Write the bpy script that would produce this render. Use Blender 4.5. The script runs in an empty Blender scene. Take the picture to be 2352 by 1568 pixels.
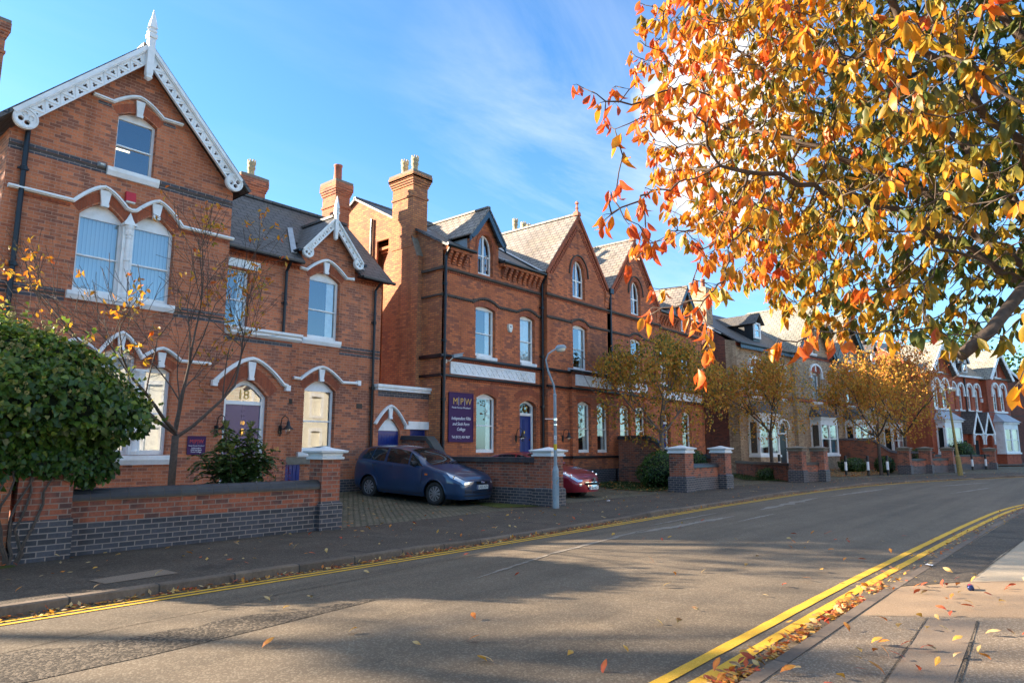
import bpy, bmesh, math, random
import numpy as np
from mathutils import Vector, Matrix
from mathutils.geometry import tessellate_polygon
R = math.radians
C = bpy.context.scene.collection
S = bpy.context.scene
# ---------------------------------------------------------------- camera
cd = bpy.data.cameras.new('camera'); cam = bpy.data.objects.new('camera', cd); C.objects.link(cam)
cd.sensor_width = 36; cd.lens = 24; cd.clip_end = 3000; cd.clip_start = 0.05
cam.location = (0, 0, 1.6); cam.rotation_euler = (R(90 + 8.955), 0, R(40.25 - 90)); S.camera = cam
# ---------------------------------------------------------------- sky and sun
SUN_AZ, SUN_EL = 123.4, 21.6          # degrees anticlockwise from +x, elevation
SKY, SUN, EXPO = 0.080, 5.0, 2.2
W = bpy.data.worlds.new('World'); S.world = W; W.use_nodes = True
nt = W.node_tree; nt.nodes.clear()
def nd(t, kind, loc=None, **kw):
    n = t.nodes.new(kind)
    for k, v in kw.items():
        if hasattr(n, k): setattr(n, k, v)
    return n
sky = nd(nt, 'ShaderNodeTexSky', sky_type='NISHITA', sun_disc=False)
sky.sun_elevation = R(SUN_EL); sky.sun_rotation = R(90 - SUN_AZ); sky.air_density = 1.0; sky.dust_density = 0.6; sky.ozone_density = 2.0
bg = nd(nt, 'ShaderNodeBackground'); bg.inputs[1].default_value = SKY
out = nd(nt, 'ShaderNodeOutputWorld')
tc = nd(nt, 'ShaderNodeTexCoord')
# thin wisps: noise stretched along one direction on a cloud deck (direction / height)
sep = nd(nt, 'ShaderNodeSeparateXYZ'); nt.links.new(tc.outputs['Generated'], sep.inputs[0])
mx = nd(nt, 'ShaderNodeMath', operation='MAXIMUM'); nt.links.new(sep.outputs[2], mx.inputs[0]); mx.inputs[1].default_value = 0.05
dv = nd(nt, 'ShaderNodeVectorMath', operation='DIVIDE')
cmb = nd(nt, 'ShaderNodeCombineXYZ')
for i in range(3): nt.links.new(mx.outputs[0], cmb.inputs[i])
nt.links.new(tc.outputs['Generated'], dv.inputs[0]); nt.links.new(cmb.outputs[0], dv.inputs[1])
mp = nd(nt, 'ShaderNodeMapping'); nt.links.new(dv.outputs[0], mp.inputs[0])
mp.inputs['Rotation'].default_value = (0, 0, R(62)); mp.inputs['Scale'].default_value = (0.5, 1.5, 1)
n1 = nd(nt, 'ShaderNodeTexNoise'); n1.inputs['Scale'].default_value = 0.9; n1.inputs['Detail'].default_value = 9; n1.inputs['Roughness'].default_value = 0.62; n1.inputs['Distortion'].default_value = 0.7
nt.links.new(mp.outputs[0], n1.inputs['Vector'])
r1 = nd(nt, 'ShaderNodeValToRGB'); r1.color_ramp.elements[0].position = 0.44; r1.color_ramp.elements[1].position = 0.82
nt.links.new(n1.outputs[0], r1.inputs[0])
# one fuller cumulus low over the street end and a veil of cirrus beside it
def blob(d, lo, hi):
    d = Vector(d).normalized()
    dt = nd(nt, 'ShaderNodeVectorMath', operation='DOT_PRODUCT'); nt.links.new(tc.outputs['Generated'], dt.inputs[0]); dt.inputs[1].default_value = d
    mr = nd(nt, 'ShaderNodeMapRange'); nt.links.new(dt.outputs['Value'], mr.inputs[0])
    mr.inputs[1].default_value = lo; mr.inputs[2].default_value = hi; mr.clamp = True
    return mr.outputs[0]
n2 = nd(nt, 'ShaderNodeTexNoise'); n2.inputs['Scale'].default_value = 7; n2.inputs['Detail'].default_value = 8; n2.inputs['Roughness'].default_value = 0.55
nt.links.new(tc.outputs['Generated'], n2.inputs['Vector'])
def mul(a, b, op='MULTIPLY'):
    m = nd(nt, 'ShaderNodeMath', operation=op)
    for i, q in enumerate((a, b)):
        if isinstance(q, (int, float)): m.inputs[i].default_value = q
        else: nt.links.new(q, m.inputs[i])
    m.use_clamp = True
    return m.outputs[0]
def dirpx(u, v):                       # a compass direction of the sky
    A, P = R(40.25), R(8.955); x = (u - 1176) / 1568; y = (784 - v) / 1568
    f = math.cos(P) - y * math.sin(P); z = math.sin(P) + y * math.cos(P)
    return (f * math.cos(A) + x * math.sin(A), f * math.sin(A) - x * math.cos(A), z)
cum = blob(dirpx(1670, 300), 0.984, 0.9985)
cm1 = nd(nt, 'ShaderNodeMath', operation='MULTIPLY_ADD'); nt.links.new(n2.outputs[0], cm1.inputs[0]); cm1.inputs[1].default_value = 2.2; cm1.inputs[2].default_value = -1.62
cth = nd(nt, 'ShaderNodeMath', operation='ADD'); nt.links.new(cm1.outputs[0], cth.inputs[0]); nt.links.new(cum, cth.inputs[1]); cth = mul(cth.outputs[0], 2.6)
veil = mul(mul(blob(dirpx(1400, 300), 0.950, 0.996), r1.outputs[0]), 0.42)
wisp = mul(mul(r1.outputs[0], 0.10), veil, 'ADD')
low = nd(nt, 'ShaderNodeMapRange'); nt.links.new(sep.outputs[2], low.inputs[0]); low.inputs[1].default_value = 0.42; low.inputs[2].default_value = 0.0
low.inputs[3].default_value = 0.0; low.inputs[4].default_value = 0.16; low.clamp = True
wisp = mul(wisp, low.outputs[0], 'ADD')
# unseen thick white cloud added overhead, to soften and whiten the shade
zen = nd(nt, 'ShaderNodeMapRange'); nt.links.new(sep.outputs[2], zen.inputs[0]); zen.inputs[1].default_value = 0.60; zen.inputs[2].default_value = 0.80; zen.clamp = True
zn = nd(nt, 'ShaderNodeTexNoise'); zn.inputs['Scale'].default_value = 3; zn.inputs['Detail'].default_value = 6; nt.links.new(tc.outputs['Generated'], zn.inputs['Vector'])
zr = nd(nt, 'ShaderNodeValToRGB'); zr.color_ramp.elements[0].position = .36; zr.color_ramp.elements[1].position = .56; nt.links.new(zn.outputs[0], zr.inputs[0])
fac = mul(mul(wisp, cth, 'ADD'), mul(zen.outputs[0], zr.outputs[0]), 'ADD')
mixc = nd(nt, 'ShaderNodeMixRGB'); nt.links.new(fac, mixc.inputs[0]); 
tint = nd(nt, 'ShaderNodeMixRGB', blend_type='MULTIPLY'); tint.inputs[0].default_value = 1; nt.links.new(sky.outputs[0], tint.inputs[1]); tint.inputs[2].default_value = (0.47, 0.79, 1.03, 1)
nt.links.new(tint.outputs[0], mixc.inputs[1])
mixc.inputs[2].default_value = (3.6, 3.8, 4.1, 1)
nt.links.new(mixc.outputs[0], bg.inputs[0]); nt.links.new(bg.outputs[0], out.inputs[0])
sl = bpy.data.lights.new('sun', 'SUN'); sl.energy = SUN; sl.angle = R(0.6); sl.color = (1.0, 0.84, 0.64)
so = bpy.data.objects.new('sun', sl); C.objects.link(so)
sd = Vector((math.cos(R(SUN_AZ)) * math.cos(R(SUN_EL)), math.sin(R(SUN_AZ)) * math.cos(R(SUN_EL)), math.sin(R(SUN_EL))))
so.rotation_euler = sd.to_track_quat('Z', 'Y').to_euler(); so.location = (-20, 30, 40)
S.view_settings.view_transform = 'Standard'; S.view_settings.look = 'None'; S.view_settings.exposure = EXPO; S.view_settings.gamma = 1
# ---------------------------------------------------------------- materials
MATS = {}
def newmat(name):
    m = bpy.data.materials.new(name); m.use_nodes = True; t = m.node_tree
    b = t.nodes['Principled BSDF']; MATS[name] = m
    return m, t, b
def L(t, a, b): t.links.new(a, b)
def noise(t, scale, detail=4, rough=0.55, vec=None, dist=0):
    n = nd(t, 'ShaderNodeTexNoise'); n.inputs['Scale'].default_value = scale; n.inputs['Detail'].default_value = detail
    n.inputs['Roughness'].default_value = rough; n.inputs['Distortion'].default_value = dist
    if vec is not None: L(t, vec, n.inputs['Vector'])
    return n
def ramp(t, src, stops):
    r = nd(t, 'ShaderNodeValToRGB'); e = r.color_ramp.elements
    while len(e) < len(stops): e.new(0.5)
    for i, (p, c) in enumerate(stops):
        e[i].position = p; e[i].color = (c, c, c, 1) if isinstance(c, (int, float)) else (*c, 1)
    L(t, src, r.inputs[0]); return r
def mixc_(t, f, a, b, mode='MIX'):
    m = nd(t, 'ShaderNodeMixRGB', blend_type=mode)
    for i, q in enumerate((f, a, b)):
        if isinstance(q, (int, float)): m.inputs[i].default_value = q if i == 0 else (q, q, q, 1)
        elif isinstance(q, tuple): m.inputs[i].default_value = (*q, 1)
        else: L(t, q, m.inputs[i])
    return m.outputs[0]
def bump(t, b, src, strength, dist=0.02):
    n = nd(t, 'ShaderNodeBump'); n.inputs['Strength'].default_value = strength; n.inputs['Distance'].default_value = dist
    L(t, src, n.inputs['Height']); L(t, n.outputs[0], b.inputs['Normal']); return n
def objvec(t): return nd(t, 'ShaderNodeTexCoord').outputs['Object']
def uvvec(t): return nd(t, 'ShaderNodeTexCoord').outputs['UV']
def brickmat(name, c1, c2, dark, mortar, damt=0.5, bw=0.235, bh=0.082, ms=0.009, rough=0.85, off=0.5, bstr=0.5, spatch=0.9):
    m, t, b = newmat(name)
    uv = uvvec(t)
    def br(ca, cb, cm, bias=0.0):
        n = nd(t, 'ShaderNodeTexBrick'); n.offset = off; n.squash = 1
        n.inputs['Scale'].default_value = 1; n.inputs['Brick Width'].default_value = bw; n.inputs['Row Height'].default_value = bh
        n.inputs['Mortar Size'].default_value = ms; n.inputs['Mortar Smooth'].default_value = 0.25; n.inputs['Bias'].default_value = bias
        n.inputs['Color1'].default_value = (*ca, 1); n.inputs['Color2'].default_value = (*cb, 1); n.inputs['Mortar'].default_value = (*cm, 1)
        L(t, uv, n.inputs['Vector']); return n
    a = br(c1, c2, mortar)
    rnd = br((0, 0, 0), (1, 1, 1), (0, 0, 0))
    ov = objvec(t)
    big = noise(t, spatch, 5, 0.6, ov); rb = ramp(t, big.outputs[0], [(0.40, 0), (0.66, 1)])
    # dark bricks: random per brick, many more of them inside weathered patches
    add = nd(t, 'ShaderNodeMath', operation='MULTIPLY_ADD'); L(t, rb.outputs[0], add.inputs[0]); add.inputs[1].default_value = 0.70; rs6 = nd(t, 'ShaderNodeMath', operation='MULTIPLY'); L(t, rnd.outputs[0], rs6.inputs[0]); rs6.inputs[1].default_value = 0.72; L(t, rs6.outputs[0], add.inputs[2])
    rd = ramp(t, add.outputs[0], [(0.60, 0), (1.15, 1)])
    f = nd(t, 'ShaderNodeMath', operation='MULTIPLY'); L(t, rd.outputs[0], f.inputs[0]); f.inputs[1].default_value = damt
    c = mixc_(t, f.outputs[0], a.outputs[0], dark)
    fine = noise(t, 28, 5, 0.7, ov); rf = ramp(t, fine.outputs[0], [(0.25, 0.72), (0.75, 1.22)])
    c = mixc_(t, 1.0, c, rf.outputs[0], 'MULTIPLY')
    soot = noise(t, 0.45, 6, 0.65, ov); rs = ramp(t, soot.outputs[0], [(0.3, 0.66), (0.62, 1.10)])
    c = mixc_(t, 1.0, c, rs.outputs[0], 'MULTIPLY')
    smp = nd(t, 'ShaderNodeMapping'); L(t, ov, smp.inputs[0]); smp.inputs['Scale'].default_value = (2.6, 2.6, 0.22)
    stk = noise(t, 1.0, 6, 0.7, smp.outputs[0]); rk = ramp(t, stk.outputs[0], [(0.34, 0.62), (0.5, 1.0)])
    c = mixc_(t, 0.8, c, rk.outputs[0], 'MULTIPLY')
    fm = nd(t, 'ShaderNodeMath', operation='MULTIPLY'); L(t, a.outputs['Fac'], fm.inputs[0]); fm.inputs[1].default_value = 0.85
    c = mixc_(t, fm.outputs[0], c, mortar)
    L(t, c, b.inputs['Base Color']); b.inputs['Roughness'].default_value = rough; b.inputs['Specular IOR Level'].default_value = 0.3
    inv = nd(t, 'ShaderNodeMath', operation='SUBTRACT'); inv.inputs[0].default_value = 1.0; L(t, a.outputs['Fac'], inv.inputs[1])
    hgt = nd(t, 'ShaderNodeMath', operation='MULTIPLY_ADD'); L(t, fine.outputs[0], hgt.inputs[0]); hgt.inputs[1].default_value = 0.5; L(t, inv.outputs[0], hgt.inputs[2])
    bump(t, b, hgt.outputs[0], bstr, 0.012)
    return m
def plain(name, col, rough=0.6, var=0.12, scale=9, bstr=0.0, metal=0.0, spec=0.4, coat=0.0, dirt=None):
    m, t, b = newmat(name); ov = objvec(t)
    n = noise(t, scale, 5, 0.6, ov); r = ramp(t, n.outputs[0], [(0.25, 1 - var), (0.75, 1 + var)])
    c = mixc_(t, 1.0, col, r.outputs[0], 'MULTIPLY')
    if dirt:
        n2 = noise(t, 1.7, 7, 0.7, ov); r2 = ramp(t, n2.outputs[0], [(0.48, 0), (0.74, 0.75)])
        c = mixc_(t, r2.outputs[0], c, dirt)
    L(t, c, b.inputs['Base Color'])
    b.inputs['Roughness'].default_value = rough; b.inputs['Metallic'].default_value = metal; b.inputs['Specular IOR Level'].default_value = spec
    b.inputs['Coat Weight'].default_value = coat; b.inputs['Coat Roughness'].default_value = 0.03
    if bstr: bump(t, b, n.outputs[0], bstr, 0.01)
    return m
M = {}
M['brick1'] = brickmat('red_brick', (0.60, 0.195, 0.085), (0.47, 0.145, 0.070), (0.17, 0.080, 0.060), (0.42, 0.24, 0.16), 0.66, ms=0.007)
M['brick2'] = brickmat('orange_red_brick', (0.65, 0.190, 0.068), (0.51, 0.138, 0.058), (0.17, 0.072, 0.050), (0.17, 0.090, 0.065), 0.62, ms=0.007)
M['brick2s'] = brickmat('yellowed_side_brick', (0.64, 0.25, 0.095), (0.54, 0.18, 0.075), (0.22, 0.10, 0.065), (0.20, 0.12, 0.08), 0.55, ms=0.010, bstr=0.9)
M['bluebrick'] = brickmat('blue_brick', (0.085, 0.080, 0.090), (0.058, 0.055, 0.064), (0.035, 0.034, 0.038), (0.26, 0.20, 0.165), 0.6, rough=0.6)
M['wallbrick'] = brickmat('garden_wall_brick', (0.44, 0.125, 0.06), (0.29, 0.095, 0.06), (0.09, 0.055, 0.048), (0.28, 0.19, 0.14), 0.75, spatch=2.5)
M['cream'] = brickmat('cream_brick', (0.60, 0.42, 0.26), (0.48, 0.32, 0.19), (0.24, 0.15, 0.10), (0.20, 0.14, 0.10), 0.65)
M['brick4'] = brickmat('bright_red_brick', (0.52, 0.125, 0.055), (0.44, 0.10, 0.048), (0.20, 0.06, 0.04), (0.20, 0.10, 0.07), 0.35, ms=0.005)
M['brick5'] = brickmat('brown_brick', (0.24, 0.075, 0.045), (0.17, 0.055, 0.038), (0.07, 0.04, 0.035), (0.10, 0.06, 0.05), 0.6)
M['rubbed'] = brickmat('gauged_arch_brick', (0.40, 0.105, 0.047), (0.34, 0.088, 0.042), (0.2, 0.06, 0.04), (0.24, 0.10, 0.06), 0.3, bw=0.07, bh=0.30, ms=0.004)
def slatemat(name, c1, c2, lich):
    m = brickmat(name, c1, c2, lich, (0.025, 0.025, 0.027), 0.55, bw=0.36, bh=0.23, ms=0.016, rough=0.55, bstr=0.5, spatch=0.6)
    return m
M['slate1'] = slatemat('dark_slate', (0.125, 0.116, 0.112), (0.095, 0.088, 0.086), (0.135, 0.115, 0.09))
M['slate2'] = slatemat('brown_slate', (0.30, 0.25, 0.21), (0.24, 0.20, 0.17), (0.34, 0.28, 0.20))
M['slate3'] = slatemat('green_grey_slate', (0.28, 0.265, 0.22), (0.22, 0.21, 0.18), (0.30, 0.27, 0.2))
M['white'] = plain('white_paint', (0.80, 0.80, 0.78), 0.45, 0.05, 6, dirt=(0.56, 0.54, 0.49))
M['stone'] = plain('painted_stone', (0.66, 0.63, 0.57), 0.7, 0.10, 8, 0.2, dirt=(0.42, 0.36, 0.29))
M['whitecap'] = plain('white_cap_stone', (0.74, 0.75, 0.74), 0.6, 0.06, 8, 0.1, dirt=(0.60, 0.58, 0.53))
M['black'] = plain('black_iron', (0.012, 0.012, 0.014), 0.35, 0.2, 20)
M['lead'] = plain('lead_sheet', (0.36, 0.39, 0.42), 0.5, 0.2, 4)
M['bluegrey'] = plain('slate_blue_paint', (0.035, 0.068, 0.105), 0.4, 0.1, 5)
M['terracotta'] = plain('terracotta', (0.42, 0.13, 0.07), 0.75, 0.15, 9)
M['buffpot'] = plain('buff_clay', (0.47, 0.36, 0.20), 0.8, 0.18, 9, dirt=(0.2, 0.15, 0.09))
M['darkstone'] = plain('sooty_moulding', (0.075, 0.055, 0.042), 0.8, 0.35, 6, 0.3)
M['capstone'] = plain('weathered_cap_stone', (0.20, 0.17, 0.13), 0.9, 0.25, 7, 0.4)
M['bluepaint'] = plain('royal_blue_paint', (0.012, 0.030, 0.17), 0.3, 0.08, 5)
M['purple'] = plain('purple_paint', (0.085, 0.055, 0.16), 0.28, 0.10, 5)
M['brass'] = plain('brass', (0.60, 0.36, 0.09), 0.25, 0.1, 9, metal=1)
M['gold'] = plain('gold_letter', (0.62, 0.36, 0.06), 0.5, 0.05, 9)
M['letter'] = plain('white_letter', (0.80, 0.78, 0.80), 0.5, 0.03, 9)
M['dark'] = plain('dark_interior', (0.020, 0.019, 0.018), 0.9, 0.2, 3)
M['red'] = plain('red_plastic', (0.50, 0.02, 0.03), 0.4, 0.05, 5)
M['ivory'] = plain('ivory_plastic', (0.68, 0.66, 0.56), 0.4, 0.05, 5)
M['steel'] = plain('galvanised_grey_paint', (0.27, 0.32, 0.35), 0.5, 0.12, 9, dirt=(0.16, 0.18, 0.19))
M['chrome'] = plain('chrome', (0.75, 0.75, 0.77), 0.12, 0.03, 9, metal=1)
M['yellow'] = plain('yellow_paint', (0.62, 0.40, 0.02), 0.6, 0.1, 20)
M['signpurple'] = plain('sign_purple', (0.050, 0.013, 0.075), 0.5, 0.06, 4, spec=0.2)
M['flag'] = plain('curtain_cloth', (0.55, 0.58, 0.56), 0.9, 0.15, 7)
M['teal'] = plain('teal_curtain', (0.03, 0.20, 0.27), 0.9, 0.15, 7)
# window glass: mostly clear with a strong sky reflection
m, t, b = newmat('window_glass'); t.nodes.remove(b)
tr = nd(t, 'ShaderNodeBsdfTransparent'); tr.inputs[0].default_value = (0.86, 0.90, 0.90, 1)
gl = nd(t, 'ShaderNodeBsdfGlossy'); gl.inputs['Roughness'].default_value = 0.0; gl.inputs[0].default_value = (0.95, 0.97, 1, 1)
lw = nd(t, 'ShaderNodeLayerWeight'); lw.inputs[0].default_value = .5
pw = nd(t, 'ShaderNodeMath', operation='POWER'); L(t, lw.outputs['Facing'], pw.inputs[0]); pw.inputs[1].default_value = 3.0
fr = nd(t, 'ShaderNodeMath', operation='MULTIPLY_ADD'); L(t, pw.outputs[0], fr.inputs[0]); fr.inputs[1].default_value = .70; fr.inputs[2].default_value = .17
wn = noise(t, 0.9, 2, 0.4, objvec(t)); bn = nd(t, 'ShaderNodeBump'); bn.inputs['Strength'].default_value = 0.02; bn.inputs['Distance'].default_value = 0.05
L(t, wn.outputs[0], bn.inputs['Height']); L(t, bn.outputs[0], gl.inputs['Normal'])
ms = nd(t, 'ShaderNodeMixShader'); L(t, fr.outputs[0], ms.inputs[0]); L(t, tr.outputs[0], ms.inputs[1]); L(t, gl.outputs[0], ms.inputs[2])
L(t, ms.outputs[0], t.nodes['Material Output'].inputs[0]); M['glass'] = m
# vertical blinds: slats across u
m, t, b = newmat('vertical_blind'); uv = uvvec(t); sp = nd(t, 'ShaderNodeSeparateXYZ'); L(t, uv, sp.inputs[0])
fm_ = nd(t, 'ShaderNodeMath', operation='FRACT'); ml = nd(t, 'ShaderNodeMath', operation='MULTIPLY'); L(t, sp.outputs[0], ml.inputs[0]); ml.inputs[1].default_value = 11
L(t, ml.outputs[0], fm_.inputs[0]); rr = ramp(t, fm_.outputs[0], [(0.0, (0.10, 0.15, 0.20)), (0.1, (0.27, 0.38, 0.43)), (0.9, (0.36, 0.48, 0.52)), (1.0, (0.10, 0.15, 0.20))])
L(t, rr.outputs[0], b.inputs['Base Color']); b.inputs['Roughness'].default_value = 0.8; M['blind'] = m
# leaves
def leafmat(name, stops, trans=0.42, rough=0.42):
    m, t, b = newmat(name)
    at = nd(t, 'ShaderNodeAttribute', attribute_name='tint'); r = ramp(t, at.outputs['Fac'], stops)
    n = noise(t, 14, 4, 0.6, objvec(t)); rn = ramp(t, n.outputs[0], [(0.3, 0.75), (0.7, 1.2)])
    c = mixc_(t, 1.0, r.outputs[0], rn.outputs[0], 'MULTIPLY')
    L(t, c, b.inputs['Base Color']); b.inputs['Roughness'].default_value = rough; b.inputs['Specular IOR Level'].default_value = 0.35
    tl = nd(t, 'ShaderNodeBsdfTranslucent'); L(t, c, tl.inputs[0]); mm = nd(t, 'ShaderNodeMixShader'); mm.inputs[0].default_value = trans
    L(t, b.outputs[0], mm.inputs[1]); L(t, tl.outputs[0], mm.inputs[2]); L(t, mm.outputs[0], t.nodes['Material Output'].inputs[0])
    return m
AUT = [(0.0, (0.62, 0.10, 0.025)), (0.22, (0.66, 0.20, 0.02)), (0.42, (0.64, 0.30, 0.02)), (0.62, (0.36, 0.25, 0.025)), (0.8, (0.155, 0.15, 0.028)), (1.0, (0.065, 0.10, 0.022))]
M['cherryleaf'] = leafmat('cherry_leaf', AUT, 0.46)
M['farleaf'] = leafmat('street_tree_leaf', [(0.0, (0.48, 0.13, 0.035)), (0.3, (0.62, 0.27, 0.035)), (0.6, (0.54, 0.31, 0.04)), (0.8, (0.22, 0.20, 0.035)), (1.0, (0.07, 0.12, 0.03))], 0.35, 0.7)
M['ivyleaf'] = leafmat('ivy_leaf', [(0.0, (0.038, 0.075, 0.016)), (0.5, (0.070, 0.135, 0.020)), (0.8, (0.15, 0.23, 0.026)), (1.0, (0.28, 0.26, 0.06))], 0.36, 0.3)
M['shrubleaf'] = leafmat('shrub_leaf', [(0.0, (0.03, 0.06, 0.015)), (0.6, (0.06, 0.10, 0.02)), (1.0, (0.16, 0.17, 0.03))], 0.25, 0.4)
M['litter'] = leafmat('fallen_leaf', [(0.0, (0.42, 0.06, 0.03)), (0.3, (0.50, 0.16, 0.03)), (0.6, (0.60, 0.33, 0.05)), (0.85, (0.55, 0.40, 0.19)), (1.0, (0.25, 0.12, 0.06))], 0.25, 0.7)
M['bark'] = plain('bark', (0.085, 0.060, 0.045), 0.9, 0.4, 18, 0.8)
M['barkpale'] = plain('grey_bark', (0.16, 0.125, 0.10), 0.85, 0.35, 22, 0.7)
# ---------------------------------------------------------------- mesh builder
class MB:
    def __init__(s, mir=None): s.v = []; s.f = []; s.m = []; s.mir = mir; s.cur = 0
    def add(s, vs, fs):
        o = len(s.v)
        s.v += [Vector(p) for p in vs]
        for f in fs: s.f.append([o + i for i in f]); s.m.append(s.cur)
    def box(s, x0, x1, y0, y1, z0, z1):
        s.add([(x, y, z) for z in (z0, z1) for y in (y0, y1) for x in (x0, x1)],
              [(0, 2, 3, 1), (4, 5, 7, 6), (0, 1, 5, 4), (2, 6, 7, 3), (0, 4, 6, 2), (1, 3, 7, 5)])
    def obox(s, c, ax, ay, az):
        c = Vector(c); ax = Vector(ax); ay = Vector(ay); az = Vector(az)
        s.add([c + i * ax + j * ay + k * az for k in (-1, 1) for j in (-1, 1) for i in (-1, 1)],
              [(0, 2, 3, 1), (4, 5, 7, 6), (0, 1, 5, 4), (2, 6, 7, 3), (0, 4, 6, 2), (1, 3, 7, 5)])
    def frust(s, cx, cy, levels):           # stacked square sections (z, half_x, half_y)
        n = len(levels); vs = []
        for z, hx, hy in levels: vs += [(cx - hx, cy - hy, z), (cx + hx, cy - hy, z), (cx + hx, cy + hy, z), (cx - hx, cy + hy, z)]
        fs = [(3, 2, 1, 0), tuple(4 * (n - 1) + i for i in range(4))]
        for k in range(n - 1):
            for i in range(4): fs.append((4 * k + i, 4 * k + (i + 1) % 4, 4 * k + 4 + (i + 1) % 4, 4 * k + 4 + i))
        s.add(vs, fs)
    def lathe(s, cx, cy, prof, n=12, zigzag=0.0):
        vs = []; fs = []; k = len(prof)
        for j, (r, z) in enumerate(prof):
            for i in range(n):
                a = 2 * math.pi * i / n; zz = z + (zigzag if (j in (k - 2, k - 1) and i % 2) else 0) if zigzag else z
                vs.append((cx + r * math.cos(a), cy + r * math.sin(a), zz))
        for j in range(k - 1):
            for i in range(n): fs.append((j * n + i, j * n + (i + 1) % n, (j + 1) * n + (i + 1) % n, (j + 1) * n + i))
        s.add(vs, fs)
    def tube(s, pts, rad, n=6, cap=True):
        pts = [Vector(p) for p in pts]; k = len(pts)
        rad = [float(rad)] * k if isinstance(rad, (int, float)) else [float(q) for q in rad]
        up = Vector((0.13, 0.27, 0.95)); vs = []; fs = []
        for i, p in enumerate(pts):
            d = (pts[min(i + 1, k - 1)] - pts[max(i - 1, 0)])
            if d.length < 1e-9: d = Vector((0, 0, 1))
            d.normalize(); a = d.cross(up)
            if a.length < 0.05: a = d.cross(Vector((1, 0, 0)))
            a.normalize(); b = d.cross(a)
            for j in range(n):
                t = 2 * math.pi * j / n; vs.append(p + rad[i] * (math.cos(t) * a + math.sin(t) * b))
        for i in range(k - 1):
            for j in range(n): fs.append((i * n + j, i * n + (j + 1) % n, (i + 1) * n + (j + 1) % n, (i + 1) * n + j))
        if cap: fs.append(tuple(range(n - 1, -1, -1))); fs.append(tuple((k - 1) * n + j for j in range(n)))
        s.add(vs, fs)
    def panel(s, loops, y0, y1, f=None, front=True, back=True, sides=True, axis='y'):
        """flat shape with holes in the x-z plane, from y0 (front) to y1 (back)"""
        f = f or (lambda a, b: (a, b))
        loops = [[f(*p) for p in lp] for lp in loops]
        P3 = (lambda x, z, y: (x, y, z)) if axis == 'y' else ((lambda x, z, y: (y, x, z)) if axis == 'x' else (lambda x, z, y: (x, z, y)))
        tris = tessellate_polygon([[Vector((x, z, 0)) for x, z in lp] for lp in loops])
        flat = [p for lp in loops for p in lp]; n = len(flat)
        if front: s.add([P3(x, z, y0) for x, z in flat], [tuple(q) for q in tris])
        if back: s.add([P3(x, z, y1) for x, z in flat], [tuple(reversed(q)) for q in tris])
        if sides:
            for lp in loops:
                k = len(lp)
                s.add([P3(x, z, y0) for x, z in lp] + [P3(x, z, y1) for x, z in lp], [(i, (i + 1) % k, k + (i + 1) % k, k + i) for i in range(k)])
    def sweep(s, pts, w, y0, y1, closed=False):
        """a moulding of width w (centred) following a polyline in x-z, between depths y0 and y1"""
        pts = [Vector((p[0], p[1])) for p in pts]; k = len(pts); A = []; B = []
        for i, p in enumerate(pts):
            d1 = (pts[i] - pts[i - 1]) if i > 0 else (pts[1] - pts[0]); d2 = (pts[i + 1] - pts[i]) if i < k - 1 else d1
            d1 = d1.normalized(); d2 = d2.normalized(); d = (d1 + d2).normalized(); nrm = Vector((-d.y, d.x)); c = max(0.5, d.dot(d1))
            A.append(p + nrm * (w / 2 / c)); B.append(p - nrm * (w / 2 / c))
        vs = []
        for a, b in zip(A, B): vs += [(a.x, y0, a.y), (b.x, y0, b.y), (b.x, y1, b.y), (a.x, y1, a.y)]
        fs = [(0, 1, 2, 3), tuple(4 * (k - 1) + i for i in (3, 2, 1, 0))]
        for i in range(k - 1):
            for j in range(4): fs.append((4 * i + j, 4 * i + 4 + j, 4 * i + 4 + (j + 1) % 4, 4 * i + (j + 1) % 4))
        s.add(vs, fs)
    def slab(s, a, b, c, d, t):
        a, b, c, d = map(Vector, (a, b, c, d)); n = (b - a).cross(d - a).normalized()
        if n.z < 0: n = -n
        s.add([a, b, c, d, a - n * t, b - n * t, c - n * t, d - n * t], [(0, 1, 2, 3), (7, 6, 5, 4), (0, 4, 5, 1), (1, 5, 6, 2), (2, 6, 7, 3), (3, 7, 4, 0)])
    def build(s, name, mat, parent=None, off=None, smooth=False, uv=True):
        me = bpy.data.meshes.new(name)
        o = Vector(off) if off is not None else (OFF.get(parent.name, Vector((0, 0, 0))) if parent else Vector((0, 0, 0)))
        vs = s.v
        if s.mir is not None: vs = [Vector((2 * s.mir - p.x, p.y, p.z)) for p in vs]
        me.from_pydata([tuple(p - o) for p in vs], [], s.f); me.update()
        if s.mir is not None: me.flip_normals()
        mats = mat if isinstance(mat, (list, tuple)) else [mat]
        for q in mats: me.materials.append(M[q] if isinstance(q, str) else q)
        if len(mats) > 1: me.polygons.foreach_set('material_index', s.m)
        if smooth: me.polygons.foreach_set('use_smooth', [True] * len(me.polygons))
        if uv and len(me.polygons):
            u = me.uv_layers.new(name='uv'); data = np.zeros((len(me.loops), 2), np.float32); vv = me.vertices
            for p in me.polygons:
                n = p.normal
                if abs(n.z) > 0.985: t = Vector((1, 0, 0)); bb = Vector((0, 1, 0))
                else: t = Vector((-n.y, n.x, 0)).normalized(); bb = n.cross(t)
                if bb.z < 0: bb = -bb
                for li in p.loop_indices:
                    q = vv[me.loops[li].vertex_index].co + o; data[li] = (q.dot(t), q.dot(bb))
            u.data.foreach_set('uv', data.ravel())
        ob = bpy.data.objects.new(name, me); C.objects.link(ob)
        if parent: ob.parent = parent
        elif off is not None: ob.location = o
        return ob
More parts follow.
